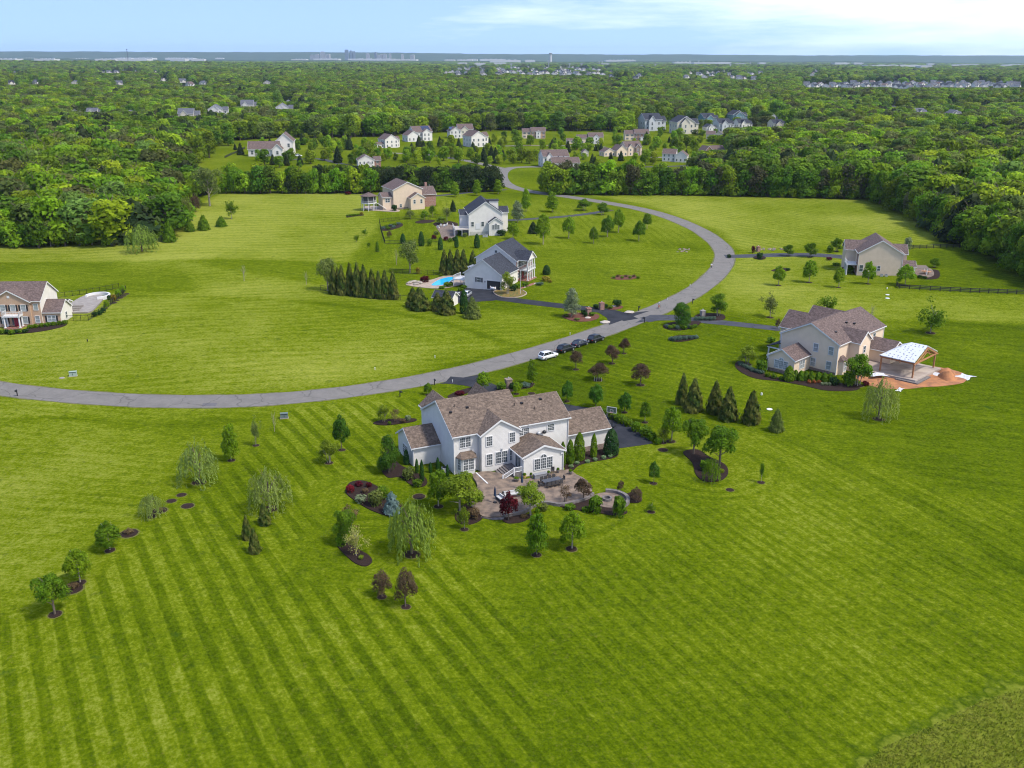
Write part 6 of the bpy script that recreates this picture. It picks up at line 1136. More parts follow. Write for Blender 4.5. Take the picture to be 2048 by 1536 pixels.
# ---------------------------------------------------------------- fences
def fence(px, kind, lb, spacing=2.4, h_=1.25, world=False):
    P2 = px if world else PW(px); o = empty('fence', (P2[0][0], P2[0][1], float(hgt(*P2[0]))), 0, lb, 'fence'); ox, oy, oz = o.location; rails = MB(); posts = []
    for (x0, y0), (x1, y1) in zip(P2, P2[1:]):
        d = math.hypot(x1 - x0, y1 - y0); n_ = max(1, round(d / spacing))
        for i in range(n_):
            q0, q1 = [(x0 + (x1 - x0) * t / n_, y0 + (y1 - y0) * t / n_) for t in (i, i + 1)]; z0, z1 = float(hgt(*q0)) - oz, float(hgt(*q1)) - oz; posts.append((q0[0] - ox, q0[1] - oy, z0))
            if kind == 'paddock':
                for hz in (.35, .75, 1.15): rails.tube((q0[0] - ox, q0[1] - oy, z0 + hz), (q1[0] - ox, q1[1] - oy, z1 + hz), .125, n=4)
            else:
                for hz in (.12, h_ - .08): rails.tube((q0[0] - ox, q0[1] - oy, z0 + hz), (q1[0] - ox, q1[1] - oy, z1 + hz), .045, n=4)
                m_ = int(spacing / .3)
                for j in range(1, m_): t = j / m_; a = (q0[0] + (q1[0] - q0[0]) * t - ox, q0[1] + (q1[1] - q0[1]) * t - oy); rails.tube((*a, z0 + .1), (*a, z0 + h_), .02, n=3, cap=False)
        posts.append((x1 - ox, y1 - oy, float(hgt(x1, y1)) - oz))
    rails.build('rails', WOODK if kind == 'paddock' else BLACKM, o); r_ = .10 if kind == 'paddock' else .045; mb = MB(); mb.box(-r_, r_, -r_, r_, -.3, h_ + .1); pm = mb.mesh('post', WOODK if kind == 'paddock' else BLACKM)
    for p in posts[:98]: link('post', pm, o, p)
fence([(1812, 498), (1880, 496), (1958, 495)], 'paddock', 'black three-rail fence along the top of the fenced yard at right')
fence([(1958, 495), (2000, 521), (2060, 556)], 'paddock', 'black three-rail fence beside the right-hand wood')
fence([(1793, 572), (1798, 577), (1860, 581), (1940, 585), (2070, 590)], 'paddock', 'black three-rail fence along the lower edge of the fenced yard at right')
fence([(759, 445), (762, 462), (770, 488)], 'mesh', 'black metal fence, left side of the lawn below the tan house', 2.0, 1.5)
fence([(770, 488), (800, 488), (840, 486), (880, 483)], 'mesh', 'thin dark fence along the lower side of the terrace lawn', 2.0, 1.3)
fence([(759, 445), (800, 440), (850, 437), (890, 434)], 'mesh', 'thin dark fence along the upper side of the terrace lawn', 2.0, 1.3)
fence([(641, 580), (700, 591), (760, 600), (815, 601)], 'mesh', 'black fence in front of the evergreen screen', 2.0, 1.5)
fence([(780, 546), (830, 548), (880, 550), (930, 552)], 'mesh', 'dark fence behind the pool lawn', 2.0, 1.4)
fence([(115, 596), (160, 590), (200, 584), (238, 576)], 'mesh', 'dark metal fence behind the brick house patio', 2.0, 1.4)
fence([(132, 641), (177, 641), (205, 625), (245, 590), (252, 580)], 'mesh', 'dark metal fence in front of the brick house patio', 2.0, 1.4)
fence([(450, 316), (462, 310), (480, 303), (490, 297)], 'paddock', 'small dark fence by the long white house at the left wood', 2.4)
# ---------------------------------------------------------------- vehicles
TYRE = mat('tyre rubber', (.02, .02, .02), .9); RIM = mat('alloy rim', (.45, .46, .47), .3, metal=.7); CGL = mat('car glass', (.02, .025, .03), .05, spec=.9); LAMP = mat('headlamp', (.75, .78, .8), .15, spec=.8); TAIL = mat('tail lamp', (.45, .01, .01), .25); 
def car(px, py, deg, paint, lb, suv=0, name='parked_car', group=None, sc_=1.0, lift=.04):
    key = ('car', paint.name, suv)
    p = G(px, py, lift); o = empty(name, p, R(deg), lb, 'car', group)
    if key not in _W:
        L_ = 4.75; W2 = .93; hb = .98 if suv else .88; ht = 1.68 if suv else 1.43
        ns = 15; xs = [-2.37, -2.3, -2.1, -1.8, -1.4, -.9, -.4, .1, .6, 1.0, 1.35, 1.7, 2.0, 2.25, 2.37]
        def top(x): 
            if x > .95: return hb - .04 - .16 * max(0, (x - 1.0) / 1.37) ** 2 - (.12 if x > 2.3 else 0)
            if x < -1.75: return hb + .02 - (.10 if x < -2.3 else 0)
            return hb + .02
        def half(x): return W2 * (1 - .16 * (abs(x) / 2.37) ** 5)
        b_ = MB()
        for x in xs:
            w1, zt = half(x), top(x); b_.v += [(x, -w1 * .9, .22), (x, -w1, .42), (x, -w1, zt - .16), (x, -w1 * .90, zt), (x, w1 * .90, zt), (x, w1, zt - .16), (x, w1, .42), (x, w1 * .9, .22)]
        for i in range(ns - 1):
            for j in range(8): a = i * 8 + j; c_ = i * 8 + (j + 1) % 8; b_.f.append((a, c_, c_ + 8, a + 8)); b_.m.append(0)
        b_.f += [tuple(range(7, -1, -1)), tuple(range((ns - 1) * 8, ns * 8))]; b_.m += [0, 0]
        rx0, rx1 = (-1.75, .35) if suv else (-1.25, .15)
        b_.add([(rx0, -.66, ht), (rx1, -.66, ht - .03), (rx1, .66, ht - .03), (rx0, .66, ht), (rx0, -.69, ht - .07), (rx1, -.70, ht - .09), (rx1, .70, ht - .09), (rx0, .69, ht - .07)], [(0, 1, 2, 3), (4, 5, 1, 0), (5, 6, 2, 1), (6, 7, 3, 2), (7, 4, 0, 3)])
        gx0, gx1 = (-2.2, 1.15) if suv else (-2.0, 1.1); g = MB()
        g.add([(gx0, -.82, hb - .01), (gx1, -.80, hb - .03), (gx1, .80, hb - .03), (gx0, .82, hb - .01), (rx0 - .03, -.68, ht - .065), (rx1 + .03, -.69, ht - .085), (rx1 + .03, .69, ht - .085), (rx0 - .03, .68, ht - .065)], [(0, 1, 5, 4), (1, 2, 6, 5), (2, 3, 7, 6), (3, 0, 4, 7)])
        pl_ = MB()
        for x in ((-.5, .35) if suv else (-.42,)):
            for s_ in (-1, 1): pl_.tube((x, s_ * .83, hb), (x, s_ * .695, ht - .07), .035, n=4)
        for s_ in (-1, 1): pl_.tube((gx1, s_ * .80, hb - .02), (rx1, s_ * .69, ht - .08), .04, n=4); pl_.tube((gx0, s_ * .82, hb), (rx0, s_ * .68, ht - .06), .06, n=4)
        wh = MB(); wh.tube((0, -.12, 0), (0, .12, 0), .34, n=16); rm = MB(); rm.tube((0, -.135, 0), (0, -.121, 0), .22, n=10); rm.tube((0, .121, 0), (0, .135, 0), .22, n=10)
        hl = MB(); hl.box(2.2, 2.36, -.12, .12, .62, .74); tl = MB(); tl.box(-2.385, -2.28, -.14, .14, .72, .86); mr_ = MB(); mr_.box(.75, .93, -.06, .08, hb + .02, hb + .16)
        _W[key] = [b_.mesh('body', paint), g.mesh('windows', CGL), pl_.mesh('pillars', paint), wh.mesh('wheel', TYRE), rm.mesh('rim', RIM), hl.mesh('headlight', LAMP), tl.mesh('tail_light', TAIL), mr_.mesh('mirror', paint)]
        for q in _W[key][0].polygons: q.use_smooth = True
    m = _W[key]; link('body', m[0], o); link('windows', m[1], o); link('pillars', m[2], o)
    for x in (-1.42, 1.45):
        for y in (-.80, .80): w_ = link('wheel', m[3], o, (x, y, .34)); link('rim', m[4], w_)
    for y in (-.66, .66): link('headlight', m[5], o, (0, y, 0)); link('tail_light', m[6], o, (0, y, 0))
    for y in (-.99, .99): link('mirror', m[7], o, (0, y, 0))
    return o
CW = mat('white car paint', (.62, .62, .62), .3, coat=.5); CB = mat('black car paint', (.008, .009, .014), .3, coat=.25, spec=.3); CS = mat('silver car paint', (.50, .52, .54), .28, metal=.5, coat=1); CN = mat('dark navy paint', (.010, .013, .028), .3, coat=.25)
def rdir(a, b): p, q = G(*a), G(*b); return math.degrees(math.atan2(q[1] - p[1], q[0] - p[0]))
rd = rdir((1080, 705), (1200, 668))
car(1096, 716, rd - 3, CW, 'white SUV, lowest of the row of cars parked along the road', 1); car(1132, 702, rd, CB, 'black SUV parked right behind the white one', 1); car(1160, 691, rd + 2, CN, 'dark sedan, third in the row of parked cars'); car(1192, 682, rd + 3, CB, 'black SUV at the upper end of the row, parked under no tree', 1)
car(934, 592, rdir((920, 600), (950, 590)) + 20, CS, 'silver car parked beside the shed behind the conifers', 1); car(906, 592, 60, CS, 'grey car nose visible behind the garden shed'); car(991, 577, 70, CW, 'white car standing inside the open garage'); car(597, 313, 10, CW, 'white van-like car on the drive of the long white house', 1)
# ---------------------------------------------------------------- mailboxes, pillars, boxes
def mailbox(px, py, lb, deg=0, two=False):
    o = empty('mailbox', G(px, py), R(deg), lb, 'mailbox'); mb = MB(); mb.box(-.07, .07, -.07, .07, -.2, 1.15); mb.box(-.06, .06, -.4, .071, .95, 1.05); mb.build('post', BLACKM, o); mb = MB(); mb.prism([(-.12, 1.08), (.12, 1.08), (.12, 1.25), (.07, 1.33), (-.07, 1.33), (-.12, 1.25)], -.55, 'y', .05); mb.build('box', BLACKM, o)
    if two: mb = MB(); mb.prism([(.2, 1.0), (.42, 1.0), (.42, 1.16), (.37, 1.22), (.25, 1.22), (.2, 1.16)], -.5, 'y', 0); mb.box(.07, .199, -.3, -.2, 1.0, 1.08); mb.build('paper_box', BLACKM, o)
mailbox(800, 794, 'black mailbox on the near road edge, left of the other one', 20, True); mailbox(869, 770, 'black mailbox just left of the white house driveway mouth', 25); mailbox(1289, 645, 'black mailbox on the near side of the road by the right driveway', 200, True); mailbox(1277, 622, 'black mailbox on the far side of the road by the brick pillars', 30); mailbox(1385, 607, 'small dark mailbox beside the road beyond the cyclist', 30); mailbox(35, 792, 'small dark marker post at the road edge near the left border', 0)
def pillar(px, py, m, h_, lb, w_=.55, cap=True):
    o = empty('gate_pillar', G(px, py), R(20), lb, 'pillar'); mb = MB(); mb.box(-w_, w_, -w_, w_, -.3, h_); mb.build('shaft', m, o); mb = MB(); mb.box(-w_ - .1, w_ + .1, -w_ - .1, w_ + .1, h_ + .001, h_ + .15); mb.build('cap', m if cap else COP, o); mb = MB(); mb.tube((0, 0, h_ + .15), (0, 0, h_ + .3), .05); mb.ball((0, 0, h_ + .42), .15); mb.build('finial', GREYM, o); return o
pillar(1203, 619, BRR, 1.7, 'red brick gate pillar on the far side of the black driveway'); pillar(1177, 630, BRR, 1.7, 'red brick gate pillar beside the silvery tree'); pillar(1405, 632, LP, 1.3, 'pale stone entrance pillar with finial by the right driveway', .5); pillar(1017, 774, STO, 1.6, 'stone entrance pillar behind the white house roof', .6); pillar(1516, 503, BRR, 1.6, 'small brick pillar near the ring bed on the far drive', .5)
for a_ in [('shrub', 1003, 779, 762, 22, 'green shrub left of the stone entrance pillar'), ('shrubdeep', 1026, 778, 764, 16, 'dark shrub right of the stone entrance pillar'), ('lavender', 1052, 774, 764, 24, 'pale grass clumps by the stone entrance pillar'), ('shrub', 1040, 776, 765, 16, 'olive shrub in the entrance bed'), ('shrubred', 920, 789, 780, 24, 'low dark planting below the driveway mouth')]: plant(*a_, mulch=False)
bed([(990, 782), (1010, 774), (1045, 770), (1066, 768), (1062, 775), (1040, 779), (1010, 786)]); bed([(895, 793), (915, 783), (945, 775), (950, 780), (925, 790), (905, 797)])
RK = mat('white landscape rock', (.40, .35, .30), .9, col2=(.3, .25, .21), vs=3)
for px, py, lb in ((1210, 645, 'flat pale boulder at the near corner of the driveway mouth'), (1259, 625, 'flat pale boulder at the far corner of the driveway mouth'), (1176, 636, 'pale rock in the red mulch bed'), (1228, 613, 'pale rock in the far red mulch bed')):
    mb = MB(); mb.ball((0, 0, .1), 1.3 if py > 620 and px != 1176 else .8, .25, n=9, m=5, jit=.3, rnd=rk); mb.build('boulder', RK, loc=G(px, py), rz=px, label=lb, cat='boulder')
def utilbox(px, py, m, lb, w_=1.0, h_=1.1):
    o = empty('utility_box', G(px, py), R(12), lb, 'utility box'); mb = MB(); mb.prism([(-w_ * .5, 0), (w_ * .5, 0), (w_ * .5, h_), (-w_ * .4, h_ * .86)], -w_, 'x', w_ * .9); mb.box(-w_ * 1.05, w_ * .95, -w_ * .55, w_ * .55, h_ + .001, h_ + .06); mb.build('cabinet', m, o); mb = MB(); mb.box(-w_ * 1.15, w_ * 1.05, -w_ * .65, w_ * .65, -.3, -.002 + .05); mb.build('pad', COP, o); mb = MB(); mb.box(-.05, .02, -w_ * .53, -w_ * .5, h_ * .3, h_ * .7); mb.build('handle', BLACKM, o)
utilbox(147, 752, mat('pale green cabinet', (.24, .30, .25), .6), 'pale grey-green utility box above the road at far left', .75, .95); utilbox(569, 836, mat('dark green cabinet', (.10, .13, .12), .6), 'dark utility box on the lawn below the road', .7, .9)
mb = MB(); mb.tube((0, 0, 0), (0, 0, .08), .55, .5, 12); mb.build('manhole_cover', LP, loc=G(124, 756), label='flat pale cover in the grass left of the utility box', cat='cover')
for px, py, lb, r_, h_ in ((1523, 790, 'small white well cap behind the rightmost conifer, highest one', .18, .4), (1517, 811, 'little white cap between conifer and disc', .25, .12), (1539, 819, 'round white septic lid left above the holly', .5, .08), (1774, 578, 'white pipe stub below the corner of the paddock fence', .15, .45), (1775, 590, 'upper round white lid on the lawn below the fence corner', .5, .1), (1775, 597, 'lower round white lid on the lawn below the fence corner', .55, .1), (175, 683, 'tiny dark post in the left field', .12, .5)):
    mb = MB(); mb.tube((0, 0, -.1), (0, 0, h_), r_, r_ * .92, 12); mb.tube((0, 0, h_), (0, 0, h_ + .05), r_ * 1.1, r_ * .9, 12); mb.build('ground_lid', TRIM if px != 175 else BLACKM, loc=G(px, py), label=lb, cat='lid' if h_ < .3 else 'pipe')
for px, py in ((750, 740), (870, 716), (905, 765), (1140, 670), (1335, 600), (1380, 572)):
    mb = MB(); mb.tube((0, 0, 0), (0, 0, .5), .06, .06, 6); mb.tube((0, 0, .5), (0, 0, .58), .11, .09, 8); mb.build('marker_post', TRIM, loc=G(px, py), label='short white marker post on the grass verge beside the road', cat='post', group='white marker posts along the road')
for i in range(4): mb = MB(); mb.tube((0, 0, 0), (0, 0, .9), .035, .03, 5); mb.build('stake', TRIM, loc=G(1189 + i * 4.5, 762 + (i % 2)), label='short white stake at the foot of the widest purple tree', cat='stake', group='white stakes under the purple tree')
for px, py, w_, lb in ((1366, 501, 26, 'oval patch of grey drain rocks on the lawn inside the bend'), (1538, 499, 70, 'line of grey and pale drain rocks by the far drive')):
    for i in range(16 if w_ < 50 else 26):
        mb = MB(); mb.ball((0, 0, .05), rk.uniform(.35, .6), .45, n=6, m=4, jit=.4, rnd=rk); mb.build('drain_rock', STO if i % 4 else PAVD, loc=G(px + rk.uniform(-.5, .5) * w_, py + rk.uniform(-1, 1) * (3.2 if w_ < 50 else 2)), rz=i, label='rock in the ' + lb, cat='rock', group=lb)
plant('shrubdeep', 1458, 516, 507, 9, 'dark clump standing in for an unidentified thing where the far drive meets the road', mulch=False)  # shrub mesh put in for a small dark object of unknown kind
# ---------------------------------------------------------------- cyclist
cp = G(1318, 617, .035); cdeg = rdir((1300, 628), (1335, 610)) + 180
bk = empty('bicycle', cp, R(cdeg), 'red bicycle ridden along the road near the bend', 'bicycle'); FR = mat('red bicycle frame', (.45, .03, .02), .35)
mb = MB(); [mb.tube(a, b_, .025) for a, b_ in (((-.15, 0, .35), (-.25, 0, .85)), ((-.15, 0, .35), (.38, 0, .82)), ((-.22, 0, .78), (.38, 0, .85)), ((-.52, 0, .34), (-.15, 0, .35)), ((-.52, 0, .34), (-.23, 0, .75)), ((.38, 0, .9), (.52, 0, .34)))]; mb.build('frame', FR, bk)
for x in (-.52, .52):
    mb = MB(); [mb.tube((x + .34 * math.cos(R(20 * i)), 0, .34 + .34 * math.sin(R(20 * i))), (x + .34 * math.cos(R(20 * i + 20)), 0, .34 + .34 * math.sin(R(20 * i + 20))), .022, n=5) for i in range(18)]; [mb.tube((x, 0, .34), (x + .33 * math.cos(R(45 * i)), 0, .34 + .33 * math.sin(R(45 * i))), .005, n=3) for i in range(8)]; mb.build('wheel', TYRE, bk)
mb = MB(); mb.tube((.4, -.24, 1.0), (.4, .24, 1.0), .02); mb.tube((.38, 0, .88), (.4, 0, 1.0), .02); mb.build('handlebar', BLACKM, bk); mb = MB(); mb.box(-.38, -.12, -.07, .07, .86, .91); mb.build('saddle', BLACKM, bk)
def skin_figure(name, joints, edges, m, parent=None, lv=1, **tags):
    me = bpy.data.meshes.new(name); me.from_pydata([j[0] for j in joints], edges, []); o = bpy.data.objects.new(name, me); C.objects.link(o)
    if parent: o.parent = parent
    me.materials.append(m); sk = o.modifiers.new('s', 'SKIN'); [setattr(v_, 'radius', (j[1], j[1] * (j[2] if len(j) > 2 else 1))) for v_, j in zip(me.skin_vertices[0].data, joints)]; me.skin_vertices[0].data[0].use_root = True
    sb_ = o.modifiers.new('d', 'SUBSURF'); sb_.levels = sb_.render_levels = lv; return tag(o, **tags)
SKIN = mat('skin', (.50, .30, .20), .6); SHIRT = mat('teal shirt', (.03, .35, .42), .8); SHORT = mat('dark shorts', (.03, .03, .05), .8); HELM = mat('white helmet', (.75, .76, .78), .4)
pr_ = empty('person', cp, R(cdeg), 'person in a teal shirt, dark shorts and white helmet riding the red bicycle', 'person')
J = [((-.22, 0, .98), .13), ((-.10, 0, 1.15), .12), ((.04, 0, 1.36), .14), ((.10, 0, 1.46), .06), ((.13, 0, 1.56), .085), ((.15, 0, 1.66), .08), ((.05, .17, 1.37), .06), ((.20, .24, 1.18), .045), ((.40, .20, 1.05), .032), ((.05, -.17, 1.37), .06), ((.20, -.24, 1.18), .045), ((.40, -.20, 1.05), .032), ((-.20, .10, .93), .095), ((.16, .11, .72), .065), ((-.08, .11, .30), .04), ((.06, .11, .24), .035), ((-.20, -.10, .93), .095), ((.20, -.11, .88), .065), ((.02, -.11, .50), .04), ((.16, -.11, .45), .035)]
E_ = [(0, 1), (1, 2), (2, 3), (3, 4), (4, 5), (2, 6), (6, 7), (7, 8), (2, 9), (9, 10), (10, 11), (0, 12), (12, 13), (13, 14), (14, 15), (0, 16), (16, 17), (17, 18), (18, 19)]
skin_figure('body', J, E_, SKIN, pr_, 2); skin_figure('shirt', [((-.20, 0, 1.0), .15), ((-.10, 0, 1.15), .14), ((.04, 0, 1.36), .155), ((.05, .17, 1.37), .075), ((.13, .21, 1.26), .065), ((.05, -.17, 1.37), .075), ((.13, -.21, 1.26), .065)], [(0, 1), (1, 2), (2, 3), (3, 4), (2, 5), (5, 6)], SHIRT, pr_, 2)
WHT = mat('white shirt', (.72, .73, .75), .8)
skin_figure('shorts', [((-.22, 0, .95), .145), ((-.16, .10, .92), .11), ((.08, .11, .78), .085), ((-.16, -.10, .92), .11), ((.12, -.11, .90), .085)], [(0, 1), (1, 2), (0, 3), (3, 4)], SHORT, pr_, 2)
mb = MB(); mb.ball((.15, 0, 1.70), .115, .75, n=12, m=7); mb.build('helmet', HELM, pr_); mb = MB(); mb.ball((.245, 0, 1.60), .018, 1.3, n=6, m=4); mb.build('nose', SKIN, pr_)
for s_ in (-1, 1):
    mb = MB()
    for j in range(5): mb.tube((.39, s_ * (.16 + .02 * j), 1.03), (.43, s_ * (.16 + .02 * j), 1.02), .010, n=5); mb.tube((.43, s_ * (.16 + .02 * j), 1.02), (.42, s_ * (.16 + .02 * j), .985), .009, n=5)
    mb.build('hand', SKIN, pr_)

wk = empty('person', G(1422.5, 537, .035), R(-100), 'person in a white shirt and dark trousers walking along the road bend', 'person')
Jw = [((0, 0, .95), .13), ((.0, 0, 1.15), .12), ((.01, 0, 1.38), .14), ((.01, 0, 1.50), .055), ((.02, 0, 1.60), .085), ((.02, 0, 1.70), .08), ((0, .19, 1.40), .055), ((-.08, .24, 1.14), .042), ((.03, .25, .90), .032), ((0, -.19, 1.40), .055), ((.05, -.24, 1.14), .042), ((.20, -.24, .94), .032), ((0, .09, .90), .10), ((.14, .10, .50), .065), ((.12, .10, .08), .045), ((.26, .10, .05), .035), ((0, -.09, .90), .10), ((-.04, -.10, .50), .065), ((-.25, -.10, .12), .045), ((-.14, -.10, .04), .035)]
skin_figure('body', Jw, E_, SKIN, wk, 2); skin_figure('shirt', [((0, 0, .98), .15), ((0, 0, 1.15), .145), ((.01, 0, 1.38), .155), ((0, .19, 1.40), .075), ((-.05, .22, 1.24), .062), ((0, -.19, 1.40), .075), ((.03, -.22, 1.24), .062)], [(0, 1), (1, 2), (2, 3), (3, 4), (2, 5), (5, 6)], WHT, wk, 2)
skin_figure('trousers', [((0, 0, .93), .145), ((0, .09, .88), .115), ((.14, .10, .50), .078), ((.12, .10, .12), .06), ((0, -.09, .88), .115), ((-.04, -.10, .50), .078), ((-.24, -.10, .15), .06)], [(0, 1), (1, 2), (2, 3), (0, 4), (4, 5), (5, 6)], SHORT, wk, 2)
mb = MB(); mb.ball((.0, 0, 1.68), .105, 1.05, n=12, m=7); mb.build('hair', mat('dark hair', (.03, .02, .015), .8), wk)
# ---------------------------------------------------------------- neighbourhood beyond the tree line
def mid(x0, x1, by, deg, wm, rm, lb, blocks=None, grp=None, hscale=1.0, wins=True, pv=None):
    c_ = G((x0 + x1) / 2, by); wid = (x1 - x0) * depth(c_[1]) / FPX; 
    blocks = blocks or [B(-7, 7, 0, 10, 6.2, 3.2)]
    ex = [b['x0'] for b in blocks] + [b['x1'] for b in blocks]; ey = [b['y0'] for b in blocks] + [b['y1'] for b in blocks]; a = R(deg)
    cs_ = [(x * math.cos(a) - y * math.sin(a)) for x in (min(ex), max(ex)) for y in (min(ey), max(ey))]; s_ = wid / (max(cs_) - min(cs_)); off = (max(cs_) + min(cs_)) / 2
    o = house('house', (c_[0] - off * s_, c_[1] - min(0, (min(ex) * math.sin(a)), (max(ex) * math.sin(a))) * s_, 0), deg, lb, wm, rm, blocks, grp); o.scale = (s_, s_, s_ * hscale); EXCL[-1] = (c_[0], c_[1] + 6, wid * .62)
    if wins:
        for b in blocks:
            if b.get('nowin'): continue
            rows = [.9, 3.7] if b['ze'] > 5 else [.9]
            gable = b.get('ax', 'x') == 'y'; W_2 = b['x1'] - b['x0']; n_ = max(1, int(W_2 / 2.9)); sh_ = b.get('wall', wm) in (BRR, BRT) or b.get('sh')
            for i in range(n_):
                for z in rows: simple_window(o, 'f', b['x0'] + W_2 * (i + .5) / n_, b['y0'] - .01, z, 1.0, 1.5, bool(sh_))
            D_ = b['y1'] - b['y0']; m_ = max(1, int(D_ / 4))
            if a > .1:
                for i in range(m_):
                    for z in rows: simple_window(o, 'l', b['x0'] - .01, b['y0'] + D_ * (i + .5) / m_, z, .9, 1.4)
            elif a < -.1:
                for i in range(m_):
                    for z in rows: simple_window(o, 'r', b['x1'] + .01, b['y0'] + D_ * (i + .5) / m_, z, .9, 1.4)
    if pv:
        x, xx, y, yy, z, zz = pv; mb = MB(); mb.add([(x, y, z), (xx, y, z), (xx, yy, zz), (x, yy, zz), (x, y, z + .1), (xx, y, z + .1), (xx, yy, zz + .1), (x, yy, zz + .1)], [(4, 5, 6, 7), (0, 1, 5, 4), (1, 2, 6, 5), (2, 3, 7, 6), (3, 0, 4, 7)]); mb.build('solar_panel', PV, o)
    return o
mid(487, 584, 313, 8, SW, RM, 'long low white house with brown roof at the left wood', [B(-12, 2, 0, 8, 3.4, 3.0), B(0, 8, 5, 17, 6.3, 3.5, 'y', wall=SWW), B(-1, 3.5, -1.5, 4, 3.4, 2.2, 'y', ends=(.3, 0), trim=(1, 0))])
mid(738, 800, 297, 32, SWW, RM, 'white house with broad gable facing left and a small pergola', [B(0, 11, 0, 13, 6.2, 3.6, 'y'), B(10.9, 13.5, 3, 9, 6, 2, 'x', ends=(0, .3), trim=(0, 1)), B(-6, .05, 2, 7, 3.0, 1.2, 'x')])
mid(797, 866, 284, 28, SW, RM, 'long white house with stepped gables and dark solar panels', [B(0, 9, 0, 10, 4.4, 3, 'y'), B(6, 20, 3, 14, 6.4, 3.6), B(12, 18, 1.0, 8, 6.2, 2.2, 'y', ends=(.3, 0), trim=(1, 0))], pv=(13, 19, 4, 8, 7.4, 9.8))
mid(892, 948, 277, 14, SW, RM, 'white house with solar panels and front gable behind the plain white one', [B(0, 9, 0, 12, 5.4, 3, 'y'), B(7, 19, 3, 13, 6.6, 3.6), B(9, 15, 1.4, 8, 6.2, 2.6, 'y', ends=(.3, 0), trim=(1, 0), wall=SY)], pv=(.5, 4, 2, 9, 6.2, 8))
mid(924, 979, 295, 28, SWW, RM, 'plain white house with blank gable on the grassy rise', [B(0, 10, 0, 13, 6.8, 3.2, 'y'), B(9.9, 13, 2, 8, 6.6, 2.4, 'x', ends=(0, .3), trim=(0, 1))])
mid(709, 763, 338, 14, SWW, RM, 'white house half hidden behind the conifers, with a brick side and white chimney', [B(0, 12, 0, 12, 6.4, 3.4, 'y'), B(11.9, 17, 2, 10, 5.8, 2.6, 'x', wall=BRR), B(6, 10, -2.6, .05, 3.6, 1.6, 'y', ends=(.3, 0), trim=(1, 0))])
mid(1044, 1091, 277, 3, SB, RM, 'brick and tan colonial with white porch, alone at the wood edge', [B(-6.5, 6.5, 0, 9, 6.4, 3.0, wall=BRT, sh=1), B(-14, -6.52, 1, 9, 5.6, 2.8, sh=1), B(-2, 2, -1.8, .05, 6.0, 1.0, 'y', ends=(.2, 0), trim=(1, 0), wall=SW)])
mid(1133, 1207, 288, 3, SB, RM, 'wide grey-beige house with central white gable', [B(-3, 10, 0, 10, 6.2, 3.2), B(1, 6, -1.6, 5, 6.0, 2.0, 'y', ends=(.3, 0), trim=(1, 0), wall=SW), B(-13, -3.02, 1, 9, 5.0, 2.6), B(-22, -13.02, 2, 9, 2.8, 1.6)])
mid(1249, 1298, 281, 3, SB, RM, 'red brick colonial with grey left wing', [B(-6.5, 6.5, 0, 9, 6.4, 3.2, wall=BRR, sh=1), B(-15, -6.52, .5, 9, 5.6, 3.0, sh=1), B(-1.2, 1.2, -1.2, .05, 2.8, .9, 'y', ends=(.2, 0), trim=(1, 0), wall=SW, nowin=1)])
mid(1200, 1299, 314, 20, SB, RM, 'large tan house with several gables, triple garage and white columned porch', [B(0, 9, 0, 11, 4.4, 3.8, 'y'), B(8.5, 22, 2, 13, 6.6, 3.8), B(10, 14, .8, 8, 6.4, 2.2, 'y', ends=(.3, 0), trim=(1, 0)), B(16, 20, .4, 8, 6.4, 2.4, 'y', ends=(.3, 0), trim=(1, 0), wall=STO), B(-9, -.02, 3, 12, 3.4, 2.6, 'y'), B(21.9, 26, 2, 8, 3.0, 1.0)])
mid(1078, 1160, 336, 14, SW, RM, 'white house with dormers behind the right tree belt', [B(0, 17, 4, 15, 6.6, 3.6), B(4, 22, -3, 4.02, 3.2, 3.0, nowin=1), B(2, 6, 3, 9, 6.4, 2.4, 'y', ends=(.3, 0), trim=(1, 0)), B(9, 11, 2, 8, 5.6, 1.2, 'y'), B(12.5, 14.5, 2, 8, 5.6, 1.2, 'y')])
mid(1325, 1383, 325, -18, SW, RM, 'small white gabled house behind the right tree belt', [B(0, 9, 0, 9, 5.0, 3.2, 'y'), B(-10, .05, 3, 12, 5.8, 3.2)])
mid(1400, 1456, 311, 22, BRR, RM, 'red brick ranch with brown roof at the drive end', [B(0, 7, 0, 10, 3.8, 3.4, 'y'), B(6.9, 20, 2, 11, 3.6, 3.4)])
mid(1413, 1452, 279, -14, SY, RM, 'cream house with tan roof among the trees below the dark-roofed suburb', [B(0, 9, 0, 10, 5, 3, 'y'), B(-9, .05, 2, 11, 5, 3)])
mid(1163, 1177, 313, 8, SY, RM, 'small tan gable peeking above the tree belt', [B(0, 6, 0, 8, 4.4, 2.6, 'y')])
